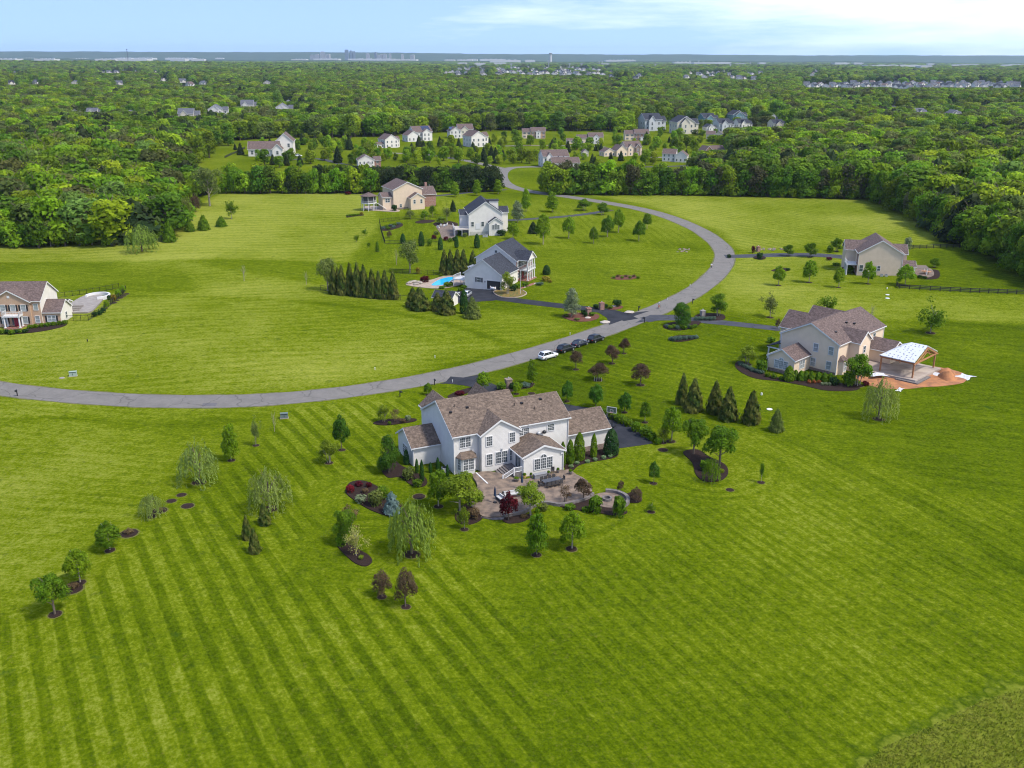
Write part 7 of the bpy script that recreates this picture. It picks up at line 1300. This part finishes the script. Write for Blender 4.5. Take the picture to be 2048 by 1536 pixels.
# suburb with dark roofs
SUB = [(1280, 1338, 262, 14, SG, 'grey dark-roofed house, leftmost of the suburb row'), (1344, 1404, 268, 14, SY, 'cream and beige dark-roofed house with white porch in the suburb row'), (1400, 1442, 252, 14, SBL, 'teal-sided dark-roofed house in the suburb row'), (1408, 1438, 266, 14, SW, 'small white dark-roofed house below the teal one'), (1430, 1474, 264, 14, SG, 'light grey dark-roofed house right of the small white one'), (1458, 1500, 246, 14, SBL, 'white and teal dark-roofed house behind the row'), (1470, 1510, 262, 14, SWW, 'white dark-roofed house left of the round pale tree'), (1530, 1560, 244, 14, SW, 'white dark-roofed house with steep front gable, farthest right at back'), (1540, 1578, 262, 14, SY, 'tan dark-roofed house at the right end of the suburb row')]
def sub_blocks(i): return [B(0, 11, 0, 12, 6.8, 3.4, 'y' if i % 2 else 'x'), B(2, 6 + i % 3, -2, 6, 6.6, 2.6, 'y', ends=(.3, 0), trim=(1, 0)), B(10.9, 15, 3, 10, 5.8, 2.6, 'x', ends=(0, .3), trim=(0, 1))]
for i, (a, b_, y, d, wm, lb) in enumerate(SUB): mid(a, b_, y, d, wm, RD, lb, sub_blocks(i))
# left suburb with grey roofs
SUL = [(137, 160, 234, 'white wall corner house, leftmost above the left wood'), (170, 202, 236, 'house with two grey roof faces above the left wood'), (250, 272, 234, 'small white house with two windows above the left wood'), (352, 398, 246, 'large grey-roofed house with hip over the left wood'), (412, 455, 236, 'grey-roofed house with white arched front, middle of the left suburb'), (478, 516, 224, 'long pale grey roof behind the middle house'), (436, 452, 246, 'grey roof below the arched-front house'), (476, 492, 252, 'white gable sliver near the right of the left suburb'), (548, 586, 230, 'white house with two peaks, right end of the left suburb'), (540, 556, 214, 'small grey roof above the two-peaked house'), (568, 588, 212, 'small grey hip roof behind the two-peaked house')]
for i, (a, b_, y, lb) in enumerate(SUL): mid(a, b_, y, 10, SW if i % 3 else SY, RG, lb, sub_blocks(i + 1), wins=(b_ - a) > 25)
SUR = [(1828, 1860, 236, 'grey-roofed white house in the right wood, left one'), (1897, 1930, 240, 'grey-roofed white house in the right wood, right one'), (1780, 1800, 224, 'small house glimpsed in the right wood')]
for i, (a, b_, y, lb) in enumerate(SUR): mid(a, b_, y, 12, SW, RG, lb, sub_blocks(i), wins=False)
# far small houses (too small to show parts)
_far = []
for i in range(4):
    mb = MB(); bl = [B(-6, 6, 0, 9, 5.6, 3.0 + .3 * i, 'x' if i % 2 else 'y'), B(-4 + i, 1 + i, -1.5, 5, 5.4, 2.2, 'y', ends=(.3, 0)), B(5.9, 9, 2, 8, 4, 2, 'x')]
    [wallblk(mb, b) for b in bl]; k0 = len(mb.f); [roofslab(mb, b, 1) for b in bl]; [mb.box(-5 + 2.6 * j, -4 + 2.6 * j, -.05, -.01, z, z + 1.3, 2) for j in range(4) for z in (1, 3.6)]
    _far.append(mb.mesh('far_house', [SWW if i % 2 else SW, [RG, RD, RM, RG][i], GLASS]))
fr = random.Random(21)
def far_house(px, py, lb, grp, s_=1.0):
    p = G(px, py); o = link('house', _far[fr.randint(0, 3)], None, (p[0], p[1], 0), fr.uniform(-.6, .9), (s_,) * 3); tag(o, lb, 'house', grp); EXCL.append((p[0], p[1], 11 * s_)); return o
for px, py, lb in ((205, 147, 'leftmost house of the far cluster on the left wood ridge'), (218, 148, 'wide pale house in the far cluster on the left ridge'), (234, 148, 'second wide house in the far cluster on the left ridge'), (250, 146, 'grey house right in the far cluster on the left ridge'), (272, 146, 'house pair at the right of the far ridge cluster'), (312, 147, 'lone grey house right of the ridge cluster'), (30, 148, 'tiny white house far left on the ridge'), (70, 171, 'white double-gabled house isolated in the left forest'), (24, 172, 'pale roof at the left border of the forest'), (150, 171, 'pale roof with bright wall in the left forest'), (238, 173, 'white pointed gable alone in the left forest'), (328, 165, 'pale grey roof left of the pair in the left forest'), (366, 168, 'tan-roofed house, upper of the forest pair'), (376, 175, 'orange-roofed house, lower of the forest pair'), (404, 172, 'grey-white two-storey house in the left forest'), (534, 171, 'white gable sliver in the middle forest'), (1425, 148, 'tiny white house right of the pylons')): far_house(px, py, lb, None, 1.25)
n_ = 0
for row in range(4):
    for i in range(26): 
        px = 1608 + i * 17 + fr.uniform(-5, 5) + row * 4; py = 170 + row * 3.6 + fr.uniform(-1, 1)
        if (row == 3 and not 1800 < px < 1880) or (row == 0 and px < 1700): continue
        far_house(px, py, 'small white house with dark roof in the dense far suburb at the right', 'dense far suburb at the right', 1.15)
for i in range(90): far_house(fr.uniform(890, 1210) , fr.uniform(136, 153), 'tiny white house in the distant town below the control tower', 'distant town houses', 1.3)
for i in range(30): far_house(fr.uniform(1200, 1640), fr.uniform(144, 162), 'tiny house scattered in the distant woods right of the control tower', 'scattered distant houses', 1.3)
# industrial sheds, skyline, towers
WHS = mat('pale warehouse wall', (.45, .44, .42), .7, var=.1, vs=.02); WHR = mat('pale warehouse roof', (.50, .50, .51), .7)
mb = MB(); mb.box(-.5, .5, -.5, .5, -.1, .92); mb.box(-.5, .5, -.5, -.495, .92, 1.0); mb.box(-.48, .48, -.47, .47, .921, .96, 1); [mb.box(-.46 + .08 * j, -.41 + .08 * j, -.507, -.5, .0, .45, 2) for j in range(12)]; [mb.box(-.3 + .2 * j, -.22 + .2 * j, -.1, .1, .961, 1.12, 2) for j in range(4)]
wme = mb.mesh('warehouse', [WHS, WHR, GREYM])
def shed(px, py, wpx, h_, lb='long pale flat-roofed warehouse on the distant plain', grp='distant warehouses'):
    p = G(px, py); w_ = wpx * depth(p[1]) / FPX; o = link('warehouse', wme, None, (p[0], p[1], 0), fr.uniform(-.1, .1), (w_, w_ * .5 + 30, h_)); tag(o, lb, 'warehouse', grp); EXCL.append((p[0], p[1], w_ * .5)); EXCL.append((p[0] - w_ * .3, p[1], w_ * .3)); EXCL.append((p[0] + w_ * .3, p[1], w_ * .3)); return o
for px, py, w_ in [(15, 122, 50), (95, 122, 40), (60, 120, 25), (160, 121, 30), (215, 122, 40), (250, 117, 30), (290, 117, 40), (265, 122, 70), (345, 117, 25), (370, 118, 40), (415, 116, 22), (440, 118, 16), (360, 122, 30), (398, 122, 25), (487, 117, 8), (600, 122, 30), (655, 120, 50), (745, 120, 90), (810, 122, 50), (860, 119, 40), (900, 123, 20), (930, 123, 30), (985, 121, 50), (1010, 124, 60), (1050, 117, 36), (1060, 124, 20), (945, 121, 20), (1165, 118, 20), (1230, 124, 40), (1255, 123, 30), (1310, 115, 14), (1345, 116, 30), (1366, 126, 40), (1410, 127, 50), (1445, 127, 30), (1484, 118, 38), (1523, 128, 14), (1680, 128, 30), (1715, 128, 20), (1640, 120, 40), (1755, 121, 20), (1790, 135, 110), (1850, 137, 30), (1935, 132, 34), (1908, 134, 16), (2030, 133, 40), (2010, 135, 24), (1860, 130, 12), (2000, 121, 30), (1480, 131, 24), (1210, 131, 16), (960, 130, 22), (925, 129, 18), (1000, 129, 24)]: shed(px, max(py + 2.2, 120), w_, 30 if py < 125 else 20)
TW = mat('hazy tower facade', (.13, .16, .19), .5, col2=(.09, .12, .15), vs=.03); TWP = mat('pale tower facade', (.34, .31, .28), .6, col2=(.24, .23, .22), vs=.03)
def tower(px, wpx, ty, lb, m, d=13500):
    dx, dy, dz = ray(px, 118); p = Vector((dx / dy * d, d, 0)); w_ = wpx * depth(d) / FPX; h_ = zat(px, ty, d); o = empty('tower_block', p, fr.uniform(-.3, .3), lb, 'tower block', None if lb[0] != 'm' else 'mid-rise blocks of the distant skyline')
    mb = MB(); mb.box(-w_ / 2, w_ / 2, -25, 25, 0, h_ * .94); mb.box(-w_ / 3, w_ / 3, -15, 15, h_ * .941, h_); mb.build('facade', m, o); mb = MB(); [mb.box(-w_ / 2 + 3, w_ / 2 - 3, -25.6, -25.05, z, z + 3) for z in np.arange(10, h_ * .92, 8)]; mb.build('window_band', GLASS, o)
for px, w_, ty, lb, m in ((694, 7, 99, 'slender tall tower on the distant skyline, left of the tallest pair', TW), (703, 4, 101, 'narrow tower in the tallest pair of the distant skyline', TW), (709, 4, 102, 'blue-grey tower right in the tallest pair', TW), (752, 4, 104, 'dark lone block right of the tallest towers', mat('dark tower facade', (.10, .11, .12), .6)), (646, 10, 103, 'stepped pale block at the left of the distant skyline', TWP)): tower(px, w_, ty, lb, m)
for i in range(20): tower(fr.choice([fr.uniform(622, 672), fr.uniform(715, 830)]), fr.uniform(3, 8), fr.uniform(107, 110), 'mid-rise pale block in the distant city skyline', TWP)
def mast(px, by, ty, d, lb, r_, cat, name):
    p = G(px, by); h_ = zat(px, ty, p[1]); o = empty(name, (p[0], p[1], 0), 0, lb, cat, None); mb = MB()
    for k_ in range(3): a = 2.09 * k_; mb.tube((r_ * math.cos(a), r_ * math.sin(a), 0), (r_ * .6 * math.cos(a), r_ * .6 * math.sin(a), h_), r_ * .22, n=4)
    n2 = 24; [mb.tube((r_ * math.cos(2.09 * k_), r_ * math.sin(2.09 * k_), h_ * j / n2), (r_ * .8 * math.cos(2.09 * (k_ + 1)), r_ * .8 * math.sin(2.09 * (k_ + 1)), h_ * (j + 1) / n2), r_ * .15, n=3) for j in range(n2) for k_ in range(3)]; mb.build('lattice', GREYM if 'pylon' in lb else mat('dark mast steel', (.05, .05, .06), .6), o)
    mb = MB()
    if 'pylon' in lb: [mb.box(-r_ * 2.5, r_ * 2.5, -.4, .4, h_ * z, h_ * z + 1.0) for z in (.8, .9, .98)]
    else: mb.tube((0, 0, h_ - r_ * 3), (0, 0, h_), r_ * 1.7, n=6); mb.tube((0, 0, h_ * .8), (0, 0, h_ * .8 + r_), r_ * 1.5, n=6)
    mb.build('antennas' if 'pylon' not in lb else 'crossarm', GREYM if 'pylon' in lb else MATS['dark mast steel'], o)
mast(257, 128, 98, 0, 'dark communications mast standing above the left horizon', 2.6, 'mast', 'radio_mast')
for px, ty, by in ((1097, 121, 141), (1198, 122, 133), (1204, 122, 133), (1139, 127, 138), (1163, 127, 140), (1283, 130, 142), (1310, 128, 141), (1460, 128, 142), (1379, 121, 131), (1397, 121, 131), (1500, 124, 134), (1022, 126, 141), (842, 128, 140)): mast(px, by, ty, 0, 'grey power pylon rising over the distant woods', 3.0, 'pylon', 'power_pylon')
for o in C.objects:
    if o.name.startswith('power_pylon'): o['group'] = 'power pylons on the distant plain'
ct = empty('control_tower', (0, 0, 0), 0, 'pale airport control tower on the distant plain', 'control tower'); p = G(1101, 127); ct.location = (p[0], p[1], 0); h_ = zat(1101, 105, p[1]); mb = MB(); mb.tube((0, 0, 0), (0, 0, h_ * .82), 13, 10, 12); mb.build('shaft', WHS, ct); mb = MB(); mb.tube((0, 0, h_ * .82), (0, 0, h_ * .87), 10, 17, 12); mb.tube((0, 0, h_ * .87), (0, 0, h_ * .94), 17, 18, 12, 1); mb.tube((0, 0, h_ * .94), (0, 0, h_ * .97), 18, 14, 12); mb.tube((0, 0, h_ * .97), (0, 0, h_ * 1.03), 1, .5, 6); mb.build('cab', [WHS, GLASS], ct)

# ---------------------------------------------------------------- woods
def line_trees(px, species, n_, hh, lb, grp, seed, rows=1, dy=-2.2, jit=4, wr=(.75, 1.05)):
    r_ = random.Random(seed); seg = [math.hypot(b_[0] - a[0], b_[1] - a[1]) for a, b_ in zip(px, px[1:])]; T = sum(seg)
    for k_ in range(rows):
        for i in range(n_):
            t = (i + .5 * (k_ % 2) + r_.uniform(-.25, .25)) / n_ * T; j = 0
            while j < len(seg) - 1 and t > seg[j]: t -= seg[j]; j += 1
            f_ = max(0, min(1, t / seg[j])); x = px[j][0] + (px[j + 1][0] - px[j][0]) * f_ + (k_ * dy * 1.0 if len(px) == 2 and px[0][1] > px[1][1] + 60 else 0); y = px[j][1] + (px[j + 1][1] - px[j][1]) * f_ + k_ * dy + r_.uniform(-.6, .4)
            p = G(x, y); h_ = r_.uniform(*hh); w_ = h_ * r_.uniform(*wr); sp = r_.choice(species)
            if KINDS[sp][0] in ('conifer',): w_ *= .42; h_ *= .85
            plant_at(sp, p, h_, w_, lb, grp)
LF = {k_: leafmat('wood leaf ' + k_, *c_, vs=2.2, orand=.30, isl=.30) for k_, c_ in dict(g=((.105, .195, .007), (.185, .29, .012)), y=((.175, .28, .008), (.25, .35, .018)), d=((.064, .135, .008), (.115, .20, .012)), b=((.075, .080, .030), (.11, .12, .05)), c=((.018, .035, .012), (.038, .05, .018))).items()}
for nm, (sh_, lf, n_2, sz) in dict(woodgreen=('wood', 'g', 2600, .029), woodbright=('wood', 'y', 1500, .040), wooddeep=('wood', 'd', 1500, .040), woodbrown=('wood', 'b', 1100, .036), wooddark=('conifer', 'c', 1200, .05)).items():
    KINDS[nm] = (sh_, lf, n_2, sz, BARK); LM[lf] = LF[lf]
W5 = ['woodgreen', 'woodgreen', 'wooddeep', 'woodbright', 'woodgreen', 'woodbrown']
line_trees([(1096, 388), (1400, 390), (1740, 398)], W5 + ['wooddeep', 'wooddeep'], 34, (11, 17), 'tall green tree in the belt along the top of the far right field', 'tree belt above the far right field', 5, 2, -3.2, wr=(.7, 1.0))
line_trees([(1100, 389), (1400, 391), (1730, 399)], ['shrub', 'woodgreen', 'wooddeep'], 30, (4, 7), 'low bushy tree at the foot of the belt above the far right field', 'low growth under the right belt', 6, wr=(1.0, 1.3))
line_trees([(1748, 402), (1830, 440), (1960, 508)], W5, 15, (11, 16), 'tree on the curved edge of the wood right of the far field', 'edge of the right-hand wood', 7, 2, -6)
line_trees([(1975, 506), (2030, 540), (2110, 585)], ['woodgreen', 'wooddeep', 'woodgreen'], 8, (13, 18), 'big green tree in the wood beside the paddock fence at the right border', 'wood beside the paddock fence', 8, 2, -8)
line_trees([(452, 387), (760, 387)], ['woodgreen', 'woodbright', 'wooddeep', 'pine', 'woodgreen', 'woodbright'], 17, (9, 15), 'tree in the mixed row behind the pale upper field', 'mixed row behind the upper field', 9, 2, -2.6, wr=(.7, .9))
line_trees([(640, 384), (1000, 383)], ['pine', 'pine', 'pine', 'wooddeep'], 28, (10, 14.5), 'dark pine in the belt behind the tan house', 'dark pines behind the tan house', 10, 2, -1.6, wr=(.75, 1.0))
line_trees([(-60, 492), (60, 493), (230, 490), (262, 478)], ['woodgreen', 'wooddeep', 'woodbrown', 'birch', 'woodgreen'], 12, (8, 12), 'rounded tree along the front edge of the left wood', 'front edge of the left wood', 11, 1, wr=(.9, 1.15))
line_trees([(-60, 484), (150, 482), (280, 462), (345, 440), (385, 410), (395, 385)], W5, 17, (12, 17), 'tall tree behind the front edge of the left wood', 'second row of the left wood', 12, 2, -8, wr=(.75, 1.0))
line_trees([(380, 375), (300, 345), (390, 330), (440, 305)], ['wooddeep', 'woodgreen'], 9, (14, 19), 'massive dark tree at the notch of the left wood', 'dark trees at the notch', 13, 1)
for a_ in [('deadtree', 326, 352, 294, 44, 'pale dead branching tree standing out of the left wood'), ('deadtree', 36, 440, 366, 30, 'pale dead trunk at the far left of the left wood'), ('deadtree', 500, 262, 214, 26, 'pale bare tree in the wood above the long white house'), ('deadtree', 1155, 262, 214, 30, 'tall pale bare-limbed tree in the wood behind the colonial'), ('birch', 420, 412, 330, 60, 'tall feathery olive tree standing before the mixed row'), ('woodbright', 520, 385, 325, 52, 'bright yellow-green tree in the mixed row, left part'), ('plum', 392, 424, 386, 24, 'mauve-leaved tree at the tip of the left wood'), ('loose', 372, 432, 392, 40, 'hazy olive tree by the tip of the left wood'), ('woodbrown', 345, 440, 385, 40, 'dull brownish tree at the right tip of the left wood'), ('birch', 160, 490, 425, 62, 'tan-olive rounded tree at the front of the left wood'), ('wooddeep', 78, 496, 430, 60, 'dense glossy dark tree at the front of the left wood'), ('birch', 222, 489, 434, 52, 'second tan-olive rounded tree at the front of the left wood, right of the first'), ('woodbright', 25, 495, 440, 56, 'yellow-green tree at the far left of the wood front'), ('maple', 246, 484, 424, 40, 'bright green oval tree just left behind the rounded willow'), ('shrubpale', 1815, 498, 470, 16, 'pale blossoming bush at the foot of the right-hand wood'), ('vasegreen', 1527, 252, 218, 44, 'round grey-green tree standing over the suburb houses')]: plant(*a_, mulch=False)
# yards of the neighbourhood beyond the belt
nr = random.Random(31)
NB = [(700, 300), (712, 300), (690, 299), (678, 297), (662, 299), (648, 297), (672, 290), (730, 299), (822, 305), (838, 302), (826, 314), (846, 299), (853, 308), (868, 313), (880, 318), (900, 316), (918, 318), (860, 325), (836, 327), (790, 322), (770, 322), (1000, 328), (1010, 322), (1028, 328), (1044, 326), (1060, 327), (1072, 322), (1085, 300), (1110, 288), (1125, 284), (1180, 298), (1220, 318), (1240, 322), (1270, 322), (1300, 312), (1310, 300), (1330, 302), (1345, 298), (1360, 302), (1372, 296), (1390, 305), (1396, 288), (985, 318), (880, 295), (905, 290), (745, 305), (630, 292), (610, 290), (595, 295), (470, 300), (480, 310), (545, 330), (515, 322), (560, 335), (600, 335), (620, 328), (1230, 270), (1120, 272), (1010, 280), (1030, 283), (1320, 275), (1340, 285), (1360, 280)]
rdw = np.array(smooth(PW(ROAD[-10:]), 8)); tries = 0; NBT = []
while len(NB) < 210 and tries < 5000:
    tries += 1; x, y = (nr.uniform(520, 1060), nr.uniform(284, 332)) if nr.random() < .65 else (nr.uniform(1090, 1400), nr.uniform(284, 330)); p = G(x, y)
    if any(math.hypot(p[0] - e[0], p[1] - e[1]) < e[2] + 5 for e in EXCL) or np.hypot(rdw[:, 0] - p[0], rdw[:, 1] - p[1]).min() < 7: continue
    if any(abs(p[0] - e[0]) < e[2] and 0 < e[1] - p[1] < 45 for e in EXCL) and nr.random() < .7: continue
    NB.append((x, y))
for i, (x, y) in enumerate(NB):
    p = G(x + nr.uniform(-2, 2), y); h_ = nr.uniform(4.5, 10.5); sp = nr.choice(['maplebright', 'maple', 'mapledeep', 'darkcon', 'woodgreen', 'vasegreen']); NBT.append((p[0], p[1], h_, h_ * (.5 if sp == 'darkcon' else nr.uniform(.6, .95)), 7 if sp == 'darkcon' else nr.randint(0, 4)))
# the woods that reach to the horizon: one mass, instanced from a few tree shapes
pc = bpy.data.collections.new('wood_trees'); protos = []
def wood_proto(i, lf, n_2, sz, fl):
    V_ = crown('wood' if i < 7 else 'conifer', 200 + i, n_2, sz); st2 = stem_mesh('broad', i, BARK)
    V_ = V_.copy(); V_[:, 2] = V_[:, 2] * (1 - fl) + fl; V_[:, 2] *= 1.0
    ev = [(v_.co.x * 1, v_.co.y * 1, max(0, v_.co.z * .8 + .25)) for v_ in st2.vertices]; ef = [tuple(p.vertices) for p in st2.polygons]
    me_ = quads_mesh('wood%d' % i, V_, [LF2[lf], BARK], (ev, ef)); o = bpy.data.objects.new('wood_tree_%02d' % i, me_); pc.objects.link(o); return o
LF2 = {k_: leafmat('far leaf ' + k_, *c_, vs=2.2, orand=.30, isl=.25, loc=True, tr=.48) for k_, c_ in dict(g=((.130, .222, .007), (.215, .315, .012)), y=((.185, .285, .008), (.265, .35, .018)), d=((.080, .155, .008), (.138, .222, .012)), b=((.085, .11, .022), (.13, .145, .04)), p=((.11, .17, .022), (.16, .225, .045)), c=((.026, .050, .014), (.05, .068, .02))).items()}
for i, lf in enumerate('ggydgbp'): wood_proto(i, lf, 1400, .041, .10)
wood_proto(7, 'c', 700, .06, .05)
fr2 = np.random.RandomState(12)
def px_of(X, Y, Z=0):
    dep = Y * cT + (H - Z) * sT; v_ = ((H - Z) * cT - Y * sT) / dep; u_ = X / dep; return 1024 + u_ * FPX, 768 + v_ * FPX
open_px = [(-900, 1700), (-900, 496), (0, 496), (180, 494), (262, 492), (345, 470), (350, 440), (398, 400), (390, 372), (330, 348), (440, 300), (480, 286), (560, 276), (700, 278), (850, 268), (1000, 262), (1120, 262), (1240, 264), (1400, 275), (1430, 290), (1460, 318), (1385, 345), (1400, 384), (1750, 396), (1830, 432), (1960, 500), (2060, 552), (3200, 1100), (3200, 1700)]
pts = []
d = 300.0
while d < 9500:
    s_ = 11.0 if d < 1400 else 11.0 + (d - 1400) / 1000 * 4.0
    hw = .62 * (d + 60); n2 = int(2 * hw / s_); xs = -hw + s_ * (np.arange(n2) + fr2.rand(n2) * .8 + .5 * fr2.rand()); ys = d + (fr2.rand(n2) - .5) * s_ * .9; pts.append(np.stack([xs, ys, np.full(n2, s_)], 1)); d += s_ * .92
pts = np.concatenate(pts); PX, PY = px_of(pts[:, 0], pts[:, 1]); ok = ~inpoly(open_px, PX, PY)
# a second belt of houses and fields keeps gaps: suburb streets and meadows
def band(x0, x1, y0, y1, keep, k2=None):
    global ok
    m_ = (PX > x0) & (PX < x1) & (PY > y0) & (PY < y1) & (fr2.rand(len(PX)) > keep); ok &= ~m_
band(1270, 1580, 236, 275, .22); band(400, 600, 218, 256, .6); band(1600, 2200, 166, 185, .45); band(880, 1240, 133, 156, .55); band(-100, 1100, 118, 126, .25); band(1100, 2200, 118, 137, .45)
hs = 11 + 10 * vnoise(pts[:, 0] + 9000, pts[:, 1], 60, 5) + 5 * (fr2.rand(len(pts)) - .4); hs = np.maximum(hs, 6)
far_ = np.clip((pts[:, 1] - 1100) / 900, 0, 1); hs += far_ * (10 * vnoise(pts[:, 0] + 9000, pts[:, 1], 420, 15) ** 1.5 + 4 * vnoise(pts[:, 0] + 9000, pts[:, 1], 130, 16)) + 12 * np.clip(1 - np.abs(pts[:, 1] - 4600) / 900, 0, 1) * np.clip((200 - pts[:, 0]) / 900, 0, 1)
hs *= 1 - .35 * np.clip((pts[:, 1] - 5500) / 800, 0, 1)
hs *= 1 - .35 * ((PX > 1420) & (PX < 1760) & (PY > 330)) * 0
for ex, ey, er in EXCL:
    if ey < 380: continue
    dx_ = np.abs(pts[:, 0] - ex - (pts[:, 1] - ey) * ex / ey); gap = ey - pts[:, 1]
    slope = H / ey; near = (dx_ < er * 1.05 + 2)
    ok &= ~(near & (gap > -er * 1.0) & (gap < er * .9))
    lim = 1.6 + gap * slope + (2.2 if ey < 900 else 4.5 if ey < 2000 else 1.5); c_ = near & (gap >= er * .9) & (gap < (260 if ey < 1900 else 1300)); hs[c_] = np.minimum(hs[c_], np.maximum(lim[c_], 2.0))
for rp in (ROAD[-6:], [(1012, 339), (780, 306)]): pass
pts = pts[ok]; hs = hs[ok]; nW = len(pts); NBT = np.array(NBT); pts = np.concatenate([pts, np.stack([NBT[:, 0], NBT[:, 1], NBT[:, 3]], 1)]); hs = np.concatenate([hs, NBT[:, 2]]); nP = len(pts); print('wood points', nP)
fm = bpy.data.meshes.new('woods'); fm.vertices.add(nP); fm.vertices.foreach_set('co', np.stack([pts[:, 0], pts[:, 1], np.full(nP, -.4)], 1).ravel())
wsc = np.maximum(1.28 * pts[:, 2], 0) * (.85 + .5 * fr2.rand(nP)) * np.clip(hs / 12, .5, 1.2)
wsc[nW:] = NBT[:, 3] * 1.1
A_ = fm.attributes.new('sc', 'FLOAT_VECTOR', 'POINT'); A_.data.foreach_set('vector', np.stack([wsc, wsc, hs], 1).ravel())
A_ = fm.attributes.new('rt', 'FLOAT_VECTOR', 'POINT'); A_.data.foreach_set('vector', np.stack([np.zeros(nP), np.zeros(nP), fr2.rand(nP) * 6.28], 1).ravel())
sel = vnoise(pts[:, 0] + 9000, pts[:, 1], 90, 8) + .5 * (fr2.rand(nP) - .5); pr9 = fr2.rand(nP); near9 = fr2.rand(nP) > np.clip((pts[:, 1] - 900) / 1500, 0, .8); ix = np.where(near9, np.floor(pr9 * 7), np.array([0, 1, 3, 4, 0, 3, 5])[np.floor(pr9 * 7).astype(int)]); ix = np.where(sel > .78, 7, ix); ix = np.where((fr2.rand(nP) > .25) & (ix == 7), 3, ix)
ix[nW:] = NBT[:, 4]
A_ = fm.attributes.new('ix', 'INT', 'POINT'); A_.data.foreach_set('value', ix.astype(np.int32))
fo = link('woods', fm, label='dense green woods stretching over the plain to the horizon', cat='woods', kind='stuff')
ng = bpy.data.node_groups.new('scatter woods', 'GeometryNodeTree'); ng.interface.new_socket('Geometry', in_out='INPUT', socket_type='NodeSocketGeometry'); ng.interface.new_socket('Geometry', in_out='OUTPUT', socket_type='NodeSocketGeometry')
gi = ng.nodes.new('NodeGroupInput'); go = ng.nodes.new('NodeGroupOutput'); ip = ng.nodes.new('GeometryNodeInstanceOnPoints'); ci = ng.nodes.new('GeometryNodeCollectionInfo'); ci.inputs['Collection'].default_value = pc; ci.inputs['Separate Children'].default_value = True; ci.inputs['Reset Children'].default_value = True
def na(nm, ty): a = ng.nodes.new('GeometryNodeInputNamedAttribute'); a.data_type = ty; a.inputs['Name'].default_value = nm; return [o for o in a.outputs if o.enabled and o.name == 'Attribute'][0]
g_ = ng.links.new; g_(gi.outputs[0], ip.inputs['Points']); g_(ci.outputs[0], ip.inputs['Instance']); ip.inputs['Pick Instance'].default_value = True; g_(na('ix', 'INT'), ip.inputs['Instance Index']); g_(na('rt', 'FLOAT_VECTOR'), ip.inputs['Rotation']); g_(na('sc', 'FLOAT_VECTOR'), ip.inputs['Scale']); g_(ip.outputs[0], go.inputs[0])
mo = fo.modifiers.new('scatter', 'NODES'); mo.node_group = ng
# tall weeds in the unmown corner
wm_ = np.random.RandomState(3); wp = []
while len(wp) < 6500:
    x, y = wm_.uniform(1690, 2080), wm_.uniform(1360, 1560)
    if inpoly([(1700, 1560), (1760, 1500), (1860, 1455), (1960, 1405), (2090, 1362), (2090, 1570)], np.array([x]), np.array([y]))[0]: p = G(x, y); wp.append((p[0], p[1], p[2]))
wp = np.array(wp); V_ = leaf_quads(wp + np.array([0, 0, .15]), np.tile([0, .3, .4], (len(wp), 1)) + 0, .055, wm_, elong=2.6, droop=.85)
wd_ = quads_mesh('tall_grass', V_, leafmat('rough grass blades', (.12, .165, .010), (.19, .205, .028), vs=.6)); link('tall_grass', wd_, label='rough unmown grass in the near right corner', cat='grass', kind='stuff')
# ---------------------------------------------------------------- haze
HZ = bpy.data.materials.new('haze'); HZ.use_nodes = True; n = HZ.node_tree; n.nodes.clear(); vo = N(n, 'ShaderNodeVolumePrincipled'); oo = N(n, 'ShaderNodeOutputMaterial'); vo.inputs['Color'].default_value = (.62, .80, 1.0, 1); vo.inputs['Density'].default_value = 3.2e-5; vo.inputs['Anisotropy'].default_value = .2; n.links.new(vo.outputs[0], oo.inputs['Volume'])
mb = MB(); mb.box(-24000, 24000, -400, 24500, -12, 260); hz = mb.build('haze', HZ, kind='stuff', label='pale blue air haze over the whole landscape')
